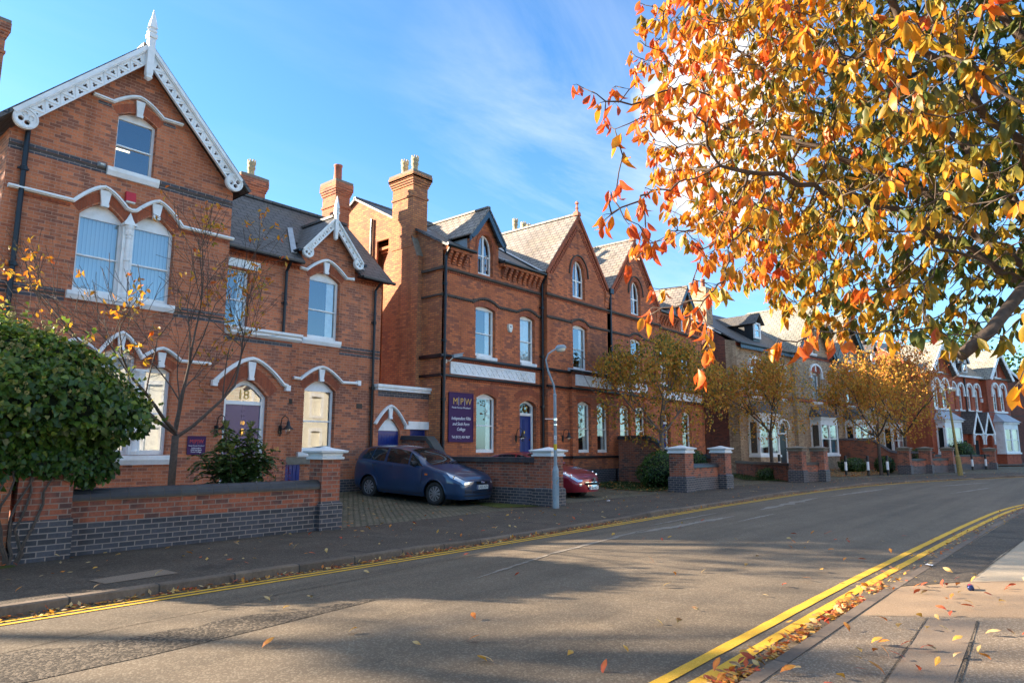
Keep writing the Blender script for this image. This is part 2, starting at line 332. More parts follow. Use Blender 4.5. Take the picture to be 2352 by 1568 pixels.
def pieces(mb, name, mat, parent, pad=0.004):
    """one object per separate piece (touching pieces stay together)"""
    n = len(mb.v); up = list(range(n))
    def find(i):
        while up[i] != i: up[i] = up[up[i]]; i = up[i]
        return i
    for f in mb.f:
        a = find(f[0])
        for q in f[1:]: up[find(q)] = a
    comp = {}
    for i in range(n): comp.setdefault(find(i), []).append(i)
    bx = [[k, Vector([min(mb.v[i][c] for i in v) - pad for c in range(3)]), Vector([max(mb.v[i][c] for i in v) + pad for c in range(3)])] for k, v in comp.items()]
    grp = list(range(len(bx)))
    def fg(i):
        while grp[i] != i: i = grp[i]
        return i
    for i in range(len(bx)):
        for j in range(i):
            if all(bx[i][1][c] <= bx[j][2][c] and bx[j][1][c] <= bx[i][2][c] for c in range(3)): grp[fg(i)] = fg(j)
    root_of = {bx[i][0]: fg(i) for i in range(len(bx))}; subs = {}
    for f, m_ in zip(mb.f, mb.m): subs.setdefault(root_of[find(f[0])], []).append((f, m_))
    res = []
    for fl in subs.values():
        q = MB(mb.mir); mpv = {}
        for f, m_ in fl:
            for i in f:
                if i not in mpv: mpv[i] = len(q.v); q.v.append(mb.v[i])
            q.f.append([mpv[i] for i in f]); q.m.append(m_)
        res.append(q.build(name, mat, parent))
    return res
OFF = {}
def tag(o, label=None, cat=None, group=None, kind=None):
    if label: o['label'] = label
    if cat: o['category'] = cat
    if group: o['group'] = group
    if kind: o['kind'] = kind
    return o
def thing(name, label, cat, loc, rz=0, group=None, world=True):
    o = bpy.data.objects.new(name, None); C.objects.link(o); o.location = loc; o.rotation_euler = (0, 0, R(rz)); o.empty_display_size = 0.3
    tag(o, label, cat, group)
    OFF[o.name] = Vector(loc) if world else Vector((0, 0, 0))
    return o
def sub(o):                              # children of o use the same frame as o's parent
    OFF[o.name] = OFF.get(o.parent.name, Vector((0, 0, 0))) if o.parent else Vector((0, 0, 0)); return o
def copy_tree(o, parent=None):
    c = o.copy(); C.objects.link(c)
    if parent: c.parent = parent
    for ch in list(o.children): copy_tree(ch, c)
    return c
# ---------------------------------------------------------------- openings
def arch(x0, x1, zs, rise, e=2.0, n=12):
    """points of an arch from (x0,zs) to (x1,zs); e=2 segmental, <2 pointed, 'g' gothic, 'r' round"""
    out_ = []
    for i in range(n + 1):
        t = i / n; q = abs(2 * t - 1)
        if e == 'r': h = math.sqrt(max(0, 1 - q * q))
        elif e == 'g': h = math.sqrt(max(0, 1 - q ** 1.75)) * (1 - 0.06 * (1 - q)) / 0.94
        else: h = 1 - q ** e
        out_.append((x0 + (x1 - x0) * t, zs + rise * h))
    return out_
def opening(x0, x1, z0, zs, rise=0, e=2.0):
    if rise <= 0: return [(x0, z0), (x0, zs), (x1, zs), (x1, z0)]
    return [(x0, z0)] + arch(x0, x1, zs, rise, e) + [(x1, z0)]
def rect(x0, x1, z0, z1): return [(x0, z0), (x0, z1), (x1, z1), (x1, z0)]
def window(root, x0, x1, z0, zs, rise=0, e=2.0, y=0, reveal=0.15, fr=0.075, meet=0.5, back='dark', frame='white', mir=None, gothic=False, mull=False, sill=None, label=None, head=0.0):
    """sash window: frame (white board with panes cut), pane, sill, and what stands behind the glass"""
    b = MB(mir); loops = [opening(x0, x1, z0, zs, rise, e)]
    zt = zs - 0.03 - head; xs = [(x0 + fr, x1 - fr)]
    if mull: xm = (x0 + x1) / 2; xs = [(x0 + fr, xm - 0.045), (xm + 0.045, x1 - fr)]
    panes = []
    for a, c in xs:
        if gothic:
            zm = z0 + (zs - z0) * 0.80; panes.append(rect(a, c, z0 + fr + 0.05, zm - 0.03))
            top = [(x, z) for x, z in arch(x0 + fr, x1 - fr, zs, rise - fr, e, 24) if a - 1e-6 <= x <= c + 1e-6]
            panes.append([(a, zm + 0.03)] + ([(a, top[0][1])] if abs(top[0][0] - a) > 1e-6 else []) + top + ([(c, top[-1][1])] if abs(top[-1][0] - c) > 1e-6 else []) + [(c, zm + 0.03)])
        elif meet:
            zm = z0 + (zt - z0) * meet; panes.append(rect(a, c, z0 + fr + 0.05, zm - 0.022)); panes.append(rect(a, c, zm + 0.022, zt))
        else: panes.append(rect(a, c, z0 + fr + 0.05, zt))
    b.panel(loops + panes, y + reveal, y + reveal + 0.07)
    if meet and not gothic:                       # the lower sash sits a little further back: a shadow line under the rail
        zm = z0 + (zt - z0) * meet
        b.box(x0 + fr * 0.5, x1 - fr * 0.5, y + reveal - 0.018, y + reveal + 0.0, zm - 0.02, zm + 0.012)
    f = sub(b.build('window', frame, root))
    if label: f['label'] = label
    g = MB(mir)
    for p in panes: g.panel([p], y + reveal + 0.032, y + reveal + 0.038, sides=False, back=False)
    g.build('pane', 'glass', f)
    k = MB(mir)
    if back in ('blind', 'flag', 'teal'):
        k.panel([rect(x0, x1, z0, zs + rise)], y + reveal + 0.12, y + reveal + 0.13, sides=False)
        k.build('blind' if back == 'blind' else 'curtain', back, f)
    elif back == 'half':
        w = (x1 - x0) * 0.24
        k.panel([rect(x1 - fr - w, x1 - fr, z0, zs)], y + reveal + 0.10, y + reveal + 0.11, sides=False); k.build('curtain', 'flag', f)
        k = MB(mir); k.box(x0 - 0.1, x1 + 0.1, y + reveal + 0.16, y + reveal + 1.2, z0 - 0.05, zs + rise + 0.05); k.f = [q for q in k.f[:2] + k.f[3:]]; k.m = k.m[:5]; k.build('interior', 'dark', f)
    else:
        k.box(x0 - 0.1, x1 + 0.1, y + reveal + 0.10, y + reveal + 1.2, z0 - 0.05, zs + rise + 0.05); k.f = k.f[:2] + k.f[3:]; k.m = k.m[:5]; k.build('interior', 'dark', f)
    if sill:
        mtl, sx0, sx1, sz0, sz1, pr = sill
        q = MB(mir); q.panel([[(y - pr, sz1), (y - pr, sz0 + (sz1 - sz0) * 0.55), (y - pr * 0.55, sz0), (y + reveal - 0.004, sz0), (y + reveal - 0.004, sz1 + 0.02)]], sx0, sx1, axis='x')
        q.build('sill', mtl, f)
    return f
def hood(parent, name, pts, w, y, proj, mat='white', mir=None):
    b = MB(mir); b.sweep(pts, w, y - proj, y - 0.003); b.sweep(pts, w * 0.45, y - proj * 1.45, y - proj + 0.002)
    return b.build(name, mat, parent)
def voussoirs(b, x0, x1, zs, rise, e, w, y):
    b.sweep(arch(x0, x1, zs, rise, e, 16), w, y - 0.006, y + 0.02)
def keystone(b, x, z0, z1, w0, w1, y, p=0.07):
    b.panel([[(x - w0 / 2, z0), (x - w1 / 2, z1), (x + w1 / 2, z1), (x + w0 / 2, z0)]], y - p, y)
    b.box(x - w0 / 2 - 0.012, x + w0 / 2 + 0.012, y - p - 0.02, y, z0 - 0.05, z0 + 0.02)
def circ(cx, cz, r, n=16, a0=0): return [(cx + r * math.cos(2 * math.pi * i / n + a0), cz + r * math.sin(2 * math.pi * i / n + a0)) for i in range(n)]
def trefoil(cx, cz, r, a0, n=3):
    pts = []
    for i in range(n * 4):
        a = a0 + 2 * math.pi * i / (n * 4); rr = r if i % 4 in (0,) else (r * 0.8 if i % 4 in (1, 3) else r * 0.35); pts.append((cx + rr * math.cos(a), cz + rr * math.sin(a)))
    return pts
def bargeboard(root, xe, ze, xa, za, wt, wb, y, rc, nh, style=3, mat='white', mir=None, cc=None):
    """raking pierced board from the eaves end (xe,ze) to the apex (xa,za): trim strip, pierced board, roundel"""
    L_ = math.hypot(xa - xe, za - ze); d = ((xa - xe) / L_, (za - ze) / L_); sg = 1 if xa > xe else -1
    n = (d[1] * sg, -d[0] * sg)                    # inward and down
    mp_ = lambda a, b: (xe + d[0] * a + n[0] * b, ze + d[1] * a + n[1] * b)
    am = lambda b: L_ - b * abs(n[0]) / abs(d[0])  # mitre at the apex
    b = MB(mir)
    b.panel([[(0, 0), (am(0), 0), (am(wt), wt), (0, wt)]], y - 0.075, y + 0.05, mp_)
    b.panel([[(0, wt * 0.55), (am(wt * .55), wt * 0.55), (am(wt * .8), wt * 0.8), (0, wt * 0.8)]], y - 0.10, y - 0.074, mp_)
    w1 = wt + wb; a0 = rc * 0.9; holes = []; step = (am(w1) - 0.06 - a0) / nh
    for i in range(nh):
        c = a0 + step * (i + 0.5); up = i % 2
        if style == 3: holes.append(trefoil(c, wt + wb * (0.36 if up else 0.62), wb * 0.25, math.pi / 2 * (1 if up else -1)))
        else: holes.append(trefoil(c, wt + wb * 0.5, wb * 0.27, math.pi / 4, 4))
    b.panel([[(a0 * 0.5, wt), (am(wt), wt), (am(w1), w1), (a0 * 0.5, w1)]] + holes, y - 0.03, y + 0.03, mp_)
    b.panel([[(a0, w1 - 0.03), (am(w1 - .03), w1 - 0.03), (am(w1), w1), (a0, w1)]], y - 0.05, y - 0.029, mp_)
    for i in range(nh + 1):                         # raised zigzag between the piercings
        c = a0 + step * i; q = wb * 0.42 * (1 if i % 2 else -1) if style == 3 else 0
        if c < am(w1): b.panel([[(c - q - 0.012, wt), (c - q + 0.012, wt), (c + q + 0.012, w1), (c + q - 0.012, w1)]], y - 0.047, y - 0.029, mp_)
    cx, cz = cc or mp_(rc * 0.35, wt + wb * 0.5)
    b.panel([circ(cx, cz, rc, 22)] + [circ(cx + rc * 0.4 * math.cos(k * math.pi / 2 + 0.3), cz + rc * 0.4 * math.sin(k * math.pi / 2 + 0.3), rc * 0.24, 10) for k in range(4)], y - 0.06, y + 0.03)
    b.sweep(circ(cx, cz, rc * 0.86, 22) + [circ(cx, cz, rc * 0.86, 22)[0]], rc * 0.1, y - 0.078, y - 0.059)
    return b.build('bargeboard', mat, root)
def finial(root, x, y, zb, zt, w, mat='white', tipw=None):
    b = MB(); h = w / 2; zm = zb + (zt - zb) * 0.58
    b.frust(x, y, [(zb, 0.01, 0.01), (zb + w * 0.5, h * 1.0, h * 1.0), (zb + w * 0.8, h * 0.8, h * 0.8), (zb + w * 1.2, h, h), (zm, h, h), (zm + w * 0.15, h * 1.35, h * 1.35), (zm + w * 0.8, h * 1.35, h * 1.35), (zm + w * 1.0, h * 0.8, h * 0.8),
                   (zm + w * 1.2, h * 1.2, h * 1.2), (zm + w * 1.5, h * 1.2, h * 1.2), (zm + w * 1.6, h * 0.7, h * 0.7), (zm + w * 1.9, h * 1.25, h * 1.25), (zt, 0.008, 0.008)])
    return b.build('finial', mat, root)
def chimney(root, x0, x1, y0, y1, z0, z1, mat, pots, corb=0.09, base=None, capm=None, ncorb=3):
    b = MB(); b.box(x0, x1, y0, y1, z0, z1 - 0.3)
    cx, cy, hx, hy = (x0 + x1) / 2, (y0 + y1) / 2, (x1 - x0) / 2, (y1 - y0) / 2
    b.frust(cx, cy, [(z1 - 1.12, hx + 0.004, hy + .004), (z1 - 1.10, hx + 0.035, hy + 0.035), (z1 - 1.02, hx + 0.035, hy + 0.035), (z1 - 1.01, hx + 0.004, hy + 0.004)])
    for k in range(ncorb): b.box(cx - hx - corb * (k + 1) / ncorb, cx + hx + corb * (k + 1) / ncorb, cy - hy - corb * (k + 1) / ncorb, cy + hy + corb * (k + 1) / ncorb, z1 - 0.62 + k * 0.09, z1 - 0.532 + k * 0.09)
    b.box(cx - hx - corb, cx + hx + corb, cy - hy - corb, cy + hy + corb, z1 - 0.34, z1 - 0.16)
    ch = sub(b.build('chimney', mat, root))
    k = MB(); k.frust(cx, cy, [(z1 - 0.16, hx + corb * 0.9, hy + corb * .9), (z1 - 0.06, hx + corb * .9, hy + corb * .9), (z1 + 0.06, hx * 0.6, hy * 0.6)]); k.build('capping', capm or 'capstone', ch)
    for (px, py, kind) in pots:
        p = MB()
        if kind == 'crown':
            p.lathe(px, py, [(0.17, z1 - 0.02), (0.13, z1 + 0.10), (0.115, z1 + 0.30), (0.145, z1 + 0.34), (0.15, z1 + 0.42), (0.12, z1 + 0.46), (0.155, z1 + 0.52), (0.16, z1 + 0.62), (0.12, z1 + 0.62), (0.11, z1 + 0.3)], 14, 0.0)
            for i in range(8):
                a = i * math.pi / 4; p.obox((px + 0.14 * math.cos(a), py + 0.14 * math.sin(a), z1 + 0.65), (0.014 * math.cos(a), 0.014 * math.sin(a), 0), (-0.028 * math.sin(a), 0.028 * math.cos(a), 0), (0, 0, 0.05))
            p.build('chimney_pot', 'buffpot', ch, smooth=True)
        else:
            p.lathe(px, py, [(0.15, z1 - 0.02), (0.135, z1 + kind - 0.08), (0.16, z1 + kind - 0.06), (0.16, z1 + kind), (0.12, z1 + kind), (0.11, z1)], 14); p.build('chimney_pot', 'terracotta', ch, smooth=True)
    return ch
def pipe(root, pts, r=0.05, mat='black', name='downpipe'):
    b = MB(); b.tube(pts, r, 8); n = max(1, int(abs(pts[0][2] - pts[-1][2]) / 1.9)); p0 = Vector(pts[-2]); p1 = Vector(pts[-1])
    for i in range(n):
        p = p0.lerp(p1, (i + 0.5) / n); b.lathe(p.x, p.y, [(r, p.z - 0.06), (r * 1.35, p.z - 0.05), (r * 1.35, p.z + 0.05), (r, p.z + 0.06)], 8); b.box(p.x - r * 2, p.x + r * 2, p.y + r * .3, p.y + r * 1.6, p.z - 0.02, p.z + 0.02)
    return b.build(name, mat, root, smooth=False)
def dentils(b, x0, x1, z, y, w=0.06, gap=0.12, h=0.05, p=0.035):
    n = int((x1 - x0) / gap); b.box(x0, x1, y - p * .35, y - .0005, z - .008, z + h + .008)
    for i in range(n): x = x0 + (x1 - x0) * (i + 0.5) / n; b.box(x - w / 2, x + w / 2, y - p, y, z, z + h)
def text(parent, s, mat, size, loc, rot=(90, 0, 0), shear=0, align='CENTER', ext=0.003, name='lettering', xs=1.0, off=None):
    cu = bpy.data.curves.new('lettering', 'FONT'); cu.body = s; cu.size = size; cu.align_x = align; cu.align_y = 'CENTER'; cu.extrude = ext; cu.shear = shear
    o = bpy.data.objects.new('tmp', cu); C.objects.link(o)
    bpy.context.view_layer.update()
    me = bpy.data.meshes.new_from_object(o.evaluated_get(bpy.context.evaluated_depsgraph_get())); bpy.data.objects.remove(o); me.name = name
    me.transform(Matrix.Diagonal((xs, 1, 1, 1)))
    me.materials.clear(); me.materials.append(M[mat]); q = bpy.data.objects.new(name, me); C.objects.link(q)
    q.rotation_euler = [R(a) for a in rot]; q.location = Vector(loc) - (OFF.get(parent.name, Vector()) if parent else Vector())
    if parent: q.parent = parent
    return q
# ================================================================ house on the left: tall gable, porch, lower wing
h1 = thing('gabled_house', 'red brick house with tall white bargeboarded gable, purple front door and low slate wing', 'house', (9.0, 18.0, 0.0))
Y = 18.0; YW = 18.4
holes = []; hw = []
holes.append(opening(5.90, 6.84, 8.5, 9.93, 0.21, 1.5))
holes.append(opening(5.26, 6.27, 5.28, 7.17, 0.37, 1.55)); holes.append(opening(6.47, 7.50, 5.28, 7.17, 0.37, 1.55))
holes.append(opening(5.12, 5.82, 1.46, 3.55, 0.15, 1.55)); holes.append(opening(6.02, 6.82, 1.46, 3.85, 0.20, 1.55)); holes.append(opening(7.02, 7.70, 1.46, 3.55, 0.15, 1.55))
holes.append(opening(9.14, 10.42, 0.28, 3.06, 0.46, 1.6))
b = MB()
b.panel([[(3.73, -0.1), (3.73, 8.75), (6.38, 11.62), (9.0, 8.75), (9.0, 4.8), (11.1, 4.8), (11.1, -0.1)]] + holes, Y, Y + 0.15, back=False, sides=False)
for h in holes:
    k = len(h); b.add([(x, Y, z) for x, z in h] + [(x, Y + 0.17, z) for x, z in h], [(i, (i + 1) % k, k + (i + 1) % k, k + i) for i in range(k)])
hw.append(opening(9.10, 9.88, 5.0, 6.74)); hw.append(opening(11.87, 13.02, 5.03, 6.95, 0.26, 1.6)); hw.append(opening(11.87, 13.0, 1.52, 3.42, 0.32, 1.6))
b.panel([[(8.95, -0.1), (8.95, 7.40), (11.55, 7.40), (11.55, 7.75), (12.56, 8.85), (13.57, 7.75), (13.57, 7.40), (14.74, 7.40), (14.74, -0.1)]] + hw, YW, YW + 0.15, back=False, sides=False)
for h in hw:
    k = len(h); b.add([(x, YW, z) for x, z in h] + [(x, YW + 0.17, z) for x, z in h], [(i, (i + 1) % k, k + (i + 1) % k, k + i) for i in range(k)])
b.panel([[(18.0, -0.1), (28.0, -0.1), (28.0, 8.8), (18.0, 8.8)]], 3.73, 3.735, axis='x', sides=False, back=False)
b.panel([[(18.0, 4.8), (28.0, 4.8), (28.0, 8.8), (18.0, 8.8)]], 9.0, 8.995, axis='x', sides=False, back=False)
b.panel([[(18.0, -0.1), (18.4, -0.1), (18.4, 4.8), (18.0, 4.8)]], 11.1, 11.095, axis='x', sides=False, back=False)
b.panel([[(18.4, -0.1), (23.6, -0.1), (23.6, 7.4), (21.0, 9.9), (18.4, 7.4)]], 14.74, 14.735, axis='x', sides=False, back=False)
b.add([(3.73, 28, -.1), (14.74, 23.6, -.1), (14.74, 23.6, 7.4), (9, 23.6, 7.4), (9, 28, 8.8), (6.38, 28, 11.6), (3.73, 28, 8.8)], [(0, 4, 5, 6), (1, 2, 3)])
for s in (-1, 1): b.add([(12.56 + s * 1.01, 18.4, 7.4), (12.56 + s * 1.01, 18.4, 7.75), (12.56 + s * 1.01, 19.0, 7.75), (12.56 + s * 1.01, 19.0, 7.4)], [(0, 1, 2, 3)])
wall = sub(b.build('wall', 'brick1', h1))
# blue brick plinth and bands with the small dotted course between
b = MB()
for x0, x1, y, zs in [(3.73, 5.74, Y, (8.50, 8.35)), (6.97, 9.0, Y, (8.50, 8.35)), (3.73, 5.12, Y, (5.24, 5.05)), (7.62, 9.0, Y, (5.24, 5.05)), (13.08, 14.74, YW, (4.86, 4.66)), (3.73, 5.1, Y, (10.06, 10.06)), (5.42, 5.72, Y, (10.10, 10.10)), (6.98, 7.3, Y, (10.1, 10.1))]:
    for z in set(zs):
        if x1 - x0 > 1.3 and z > 10: continue
        b.box(x0, x1, y - 0.006, y + 0.01, z - 0.042, z + 0.042)
b.box(8.5, 11.10, Y - 0.05, Y + 0.01, -0.1, 0.62); b.box(11.1, 14.79, YW - 0.05, YW + 0.01, -0.1, 0.66)
pieces(b, 'blue_brick_band', 'bluebrick', h1)
b = MB()
for x0, x1, y, z in [(3.73, 5.74, Y, 8.40), (6.97, 9.0, Y, 8.40), (3.73, 5.12, Y, 5.12), (7.62, 9.0, Y, 5.12), (13.08, 14.74, YW, 4.74)]: dentils(b, x0, x1, z, y, 0.05, 0.115, 0.045, 0.006)
pieces(b, 'dotted_course', 'darkstone', h1)
b = MB()
for x0, x1 in [(4.10, 5.05), (7.68, 8.95)]: dentils(b, x0, x1, 7.28, Y, 0.07, 0.15, 0.06, 0.03)
dentils(b, 9.0, 11.5, 7.12, YW, 0.05, 0.11, 0.06, 0.05); dentils(b, 13.6, 14.74, 7.12, YW, 0.05, 0.11, 0.06, 0.05); b.box(9.0, 11.5, YW - 0.07, YW, 7.19, 7.28); b.box(13.6, 14.74, YW - 0.07, YW, 7.19, 7.28)
b.box(9.0, 11.5, YW - 0.11, YW, 7.284, 7.37); b.box(13.6, 14.74, YW - 0.11, YW, 7.284, 7.37)
pieces(b, 'eaves_course', 'rubbed', h1)
# windows
sill = lambda x0, x1, z0, z1, p=0.11: ('white', x0, x1, z0, z1, p)
window(h1, 5.90, 6.84, 8.5, 9.93, 0.21, 1.5, Y, fr=0.06, back='dark', sill=sill(5.74, 6.97, 8.29, 8.5))
b = MB()
for k in range(2):
    for q in range(7): b.box(5.98 + q * 0.085 - k * .02, 6.05 + q * 0.085 - k * .02, 18.95, 19.0, 9.42 - k * 0.55, 9.45 - k * 0.55)
o = b.build('ceiling_lamp', 'ivory', h1); lm = bpy.data.materials.new('lamp_glow'); lm.use_nodes = True; lm.node_tree.nodes['Principled BSDF'].inputs['Emission Color'].default_value = (1, 0.78, 0.4, 1); lm.node_tree.nodes['Principled BSDF'].inputs['Emission Strength'].default_value = 1.2; o.data.materials[0] = lm
w = window(h1, 5.26, 6.27, 5.28, 7.17, 0.37, 1.55, Y, fr=0.07, back='blind', sill=None)
w = window(h1, 6.47, 7.50, 5.28, 7.17, 0.37, 1.55, Y, fr=0.07, back='blind', sill=sill(5.14, 7.60, 5.08, 5.27))
def column(x, z0, z1, r, y):
    b = MB(); b.box(x - 0.13, x + 0.13, y - 0.02, y + 0.16, z0, z1)
    b.lathe(x, y - 0.03, [(r * 1.5, z0), (r * 1.5, z0 + 0.08), (r * 1.1, z0 + 0.12), (r, z0 + 0.16), (r, z0 + (z1 - z0) * .5), (r * 1.25, z0 + (z1 - z0) * .51), (r * 1.25, z0 + (z1 - z0) * .53), (r, z0 + (z1 - z0) * .54), (r * .95, z1 - 0.34), (r * 1.2, z1 - 0.31), (r * 1.0, z1 - 0.28), (r * 1.5, z1 - 0.14), (r * 1.35, z1 - 0.12), (r * 1.8, z1 - 0.05), (r * 1.8, z1)], 12)
    for i in range(10):
        a = i * math.pi / 5; b.obox((x + r * 1.35 * math.cos(a), y - 0.03 + r * 1.35 * math.sin(a), z1 - 0.19), (0.014, 0, 0), (0, 0.014, 0), (0.006 * math.cos(a), 0.006 * math.sin(a), 0.05))
    b.box(x - 0.15, x + 0.15, y - 0.14, y + 0.1, z1, z1 + 0.06)
    return b.build('window_column', 'white', h1)
column(6.37, 5.28, 7.12, 0.062, Y)
b = MB(); b.panel([[(6.23, 7.18), (6.30, 7.30), (6.37, 7.47), (6.44, 7.30), (6.51, 7.18)]], Y - 0.05, Y + 0.12); b.build('capital_block', 'white', h1)
for a in [(5.12, 5.82, 3.55, .15), (6.02, 6.82, 3.85, .20), (7.02, 7.70, 3.55, .15)]:
    window(h1, a[0], a[1], 1.46, a[2], a[3], 1.55, Y, fr=0.065, back='flag', sill=sill(4.9, 7.92, 1.22, 1.44, 0.13) if a[0] == 7.02 else None)
column(6.92, 1.46, 3.50, 0.065, Y); column(5.92, 1.46, 3.50, 0.065, Y)
window(h1, 9.10, 9.88, 5.0, 6.74, 0, 2, YW, fr=0.07, back='half')
window(h1, 11.87, 13.02, 5.03, 6.95, 0.26, 1.6, YW, fr=0.075, back='half', sill=sill(11.66, 13.08, 4.83, 5.02))
window(h1, 11.87, 13.0, 1.52, 3.42, 0.32, 1.6, YW, fr=0.075, back='dark', sill=sill(11.68, 13.06, 1.30, 1.51))
b = MB(); b.box(9.03, 10.16, YW - 0.05, YW + 0.05, 6.78, 7.02); b.lathe(0, 0, [(0.0, 0), (0.07, 0), (0.075, 0.012), (0.06, 0.02), (0, 0.02)], 16)
for i in range(len(b.v) - 80, len(b.v)): v = b.v[i]; b.v[i] = Vector((10.02 + v.x, YW - 0.05 - v.z, 6.90 + v.y))
b.build('lintel', 'white', h1)
# gauged brick arches, keystones, hood mouldings
b = MB()
voussoirs(b, 5.80, 6.94, 10.02, 0.26, 1.5, 0.20, Y)
for x in (5.765, 6.985): voussoirs(b, x - 0.60, x + 0.60, 7.29, 0.42, 1.55, 0.22, Y)
for x, zs in ((5.47, 3.66), (6.42, 3.98), (7.36, 3.66)): voussoirs(b, x - 0.42, x + 0.42, zs, 0.21, 1.55, 0.18, Y)
voussoirs(b, 8.98, 10.6, 3.20, 0.56, 1.6, 0.32, Y)
voussoirs(b, 11.76, 13.13, 7.04, 0.32, 1.6, 0.20, YW); voussoirs(b, 11.76, 13.11, 3.51, 0.38, 1.6, 0.20, YW)
pieces(b, 'brick_arch', 'rubbed', h1)
def hd(xl, xa, xp, xb, xr, z, zp, e=1.55): return [(xl, z)] + arch(xa, xb, z - 0.02, zp - z + 0.02, e, 14) + [(xr, z)]
hood(h1, 'hood_mould', hd(5.28, 5.74, 6.35, 6.95, 7.45, 10.22, 10.55), 0.085, Y, 0.09)
hood(h1, 'hood_mould', [(3.80, 7.42)] + arch(5.09, 6.38, 7.42, 0.52, 1.5, 12)[:-1] + [(6.38, 7.52)] + arch(6.38, 7.65, 7.42, 0.52, 1.5, 12)[1:] + [(9.06, 7.42)], 0.085, Y, 0.10)
hood(h1, 'hood_mould', [(3.80, 3.86)] + arch(5.0, 5.93, 3.86, 0.28, 1.5, 8)[:-1] + arch(5.93, 6.92, 3.86, 0.56, 1.5, 10)[:-1] + arch(6.92, 7.88, 3.86, 0.28, 1.5, 8) + [(8.66, 3.86)], 0.08, Y, 0.09)
hood(h1, 'hood_mould', [(8.76, 3.40), (8.86, 3.42)] + arch(8.86, 10.86, 3.46, 0.66, 1.6, 14) + [(11.0, 3.42)], 0.10, Y, 0.10)
hood(h1, 'hood_mould', hd(11.46, 11.70, 12.45, 13.20, 13.46, 7.17, 7.60), 0.085, YW, 0.10)
hood(h1, 'hood_mould', hd(11.43, 11.68, 12.44, 13.20, 13.82, 3.74, 4.15), 0.085, YW, 0.09)
b = MB(); keystone(b, 6.37, 10.06, 10.45, 0.13, 0.22, Y)
for x in (5.765, 6.985): keystone(b, x, 7.50, 7.86, 0.15, 0.26, Y)
for x, z in ((5.47, 3.70), (6.42, 4.04), (7.40, 3.70)): keystone(b, x, z, z + 0.33, 0.12, 0.20, Y)
keystone(b, 9.86, 3.56, 4.03, 0.13, 0.24, Y); keystone(b, 12.44, 7.20, 7.53, 0.13, 0.22, YW); keystone(b, 12.43, 3.74, 4.08, 0.13, 0.22, YW)
for x in (8.80, 11.0): b.box(x - 0.07, x + 0.07, Y - 0.13, Y, 3.28, 3.44)
b.box(13.78, 13.90, YW - 0.13, YW, 3.66, 3.82); b.box(13.42, 13.5, YW - 0.12, YW, 7.12, 7.22)
pieces(b, 'keystone', 'white', h1)
# porch cornice
b = MB(); b.panel([[(Y - 0.22, 4.97), (Y - 0.22, 4.90), (Y - 0.16, 4.86), (Y - 0.16, 4.80), (Y - 0.08, 4.74), (Y + 0.02, 4.74), (YW, 4.84), (YW, 5.0)]], 9.02, 11.34, axis='x'); b.build('porch_cornice', 'white', h1)
b = MB(); b.box(9.0, 11.12, Y - 0.006, Y + 0.01, 4.58, 4.70); pieces(b, 'blue_brick_band', 'bluebrick', h1)
# door
b = MB(); o_ = opening(9.14, 10.42, 0.28, 3.06, 0.46, 1.6); inn = rect(9.26, 10.30, 0.3, 2.83)
fan = [(9.26, 2.93)] + arch(9.24, 10.32, 3.03, 0.36, 1.6) + [(10.30, 2.93)]
b.panel([o_, inn, fan], Y + 0.14, Y + 0.24); df = sub(b.build('door_frame', 'white', h1))
b = MB(); b.panel([fan], Y + 0.19, Y + 0.195, sides=False, back=False); b.build('fanlight', 'glass', df)
b = MB(); b.box(9.1, 10.4, Y + 0.3, Y + 1.2, 2.85, 3.6); b.f.pop(2); b.m.pop(); b.build('interior', 'dark', df)
text(df, '18', 'gold', 0.36, (9.78, Y + 0.183, 3.10), name='house_number')
b = MB(); b.panel([inn], Y + 0.185, Y + 0.23); 
xm = 9.78
for sg in (-1, 1):
    for i in range(22):
        z = 0.25 + i * 0.135; x0, x1 = (xm, xm + sg * 0.47); za, zb = z, z + 0.47
        if za < 0.45: continue
        if zb > 2.80: x1 = xm + sg * (2.80 - za); zb = 2.80
        if za > 2.72: continue
        b.sweep([(x0 + sg * 0.03, za), (x1, zb)], 0.105, Y + 0.17, Y + 0.186)
b.box(xm - 0.02, xm + 0.02, Y + 0.165, Y + 0.187, 0.3, 2.83)
door = sub(b.build('door', 'purple', h1))
b = MB(); b.box(xm - 0.035, xm + 0.035, Y + 0.13, Y + 0.165, 2.02, 2.16); b.tube([(xm, Y + 0.13, 2.14), (xm + 0.045, Y + 0.11, 2.08), (xm + 0.04, Y + 0.11, 2.0), (xm, Y + 0.11, 1.97), (xm - 0.04, Y + 0.11, 2.0), (xm - 0.045, Y + 0.11, 2.08), (xm, Y + 0.13, 2.14)], 0.012); b.build('knocker', 'brass', door)
b = MB(); b.box(xm - 0.15, xm + 0.15, Y + 0.145, Y + 0.165, 1.22, 1.32); b.build('letter_box', 'brass', door)
text(door, '18', 'brass', 0.14, (xm, Y + 0.158, 2.32), name='house_number')
b = MB(); b.panel([rect(11.18, 11.82, 0.05, 1.15)], YW - 0.012, YW + 0.02)
for i in range(5): b.box(11.2 + i * 0.125, 11.3 + i * 0.125, YW - 0.03, YW - 0.011, 0.08, 1.12)
b.build('cellar_hatch', 'bluepaint', h1); b = MB(); b.box(11.02, 12.12, YW - 0.09, YW + 0.02, 1.155, 1.37); b.build('hatch_lintel', 'capstone', h1)
b = MB()
for x, z in ((11.35, 3.02), (13.95, 3.0)):
    b.box(x - 0.115, x + 0.115, YW - 0.012, YW + 0.01, z - 0.08, z + 0.08)
    for i in range(5):
        for j in range(4): b.box(x - 0.1 + i * 0.042, x - 0.07 + i * 0.042, YW - 0.018, YW - 0.011, z - 0.07 + j * 0.038, z - 0.045 + j * 0.038)
pieces(b, 'air_brick', 'darkstone', h1)
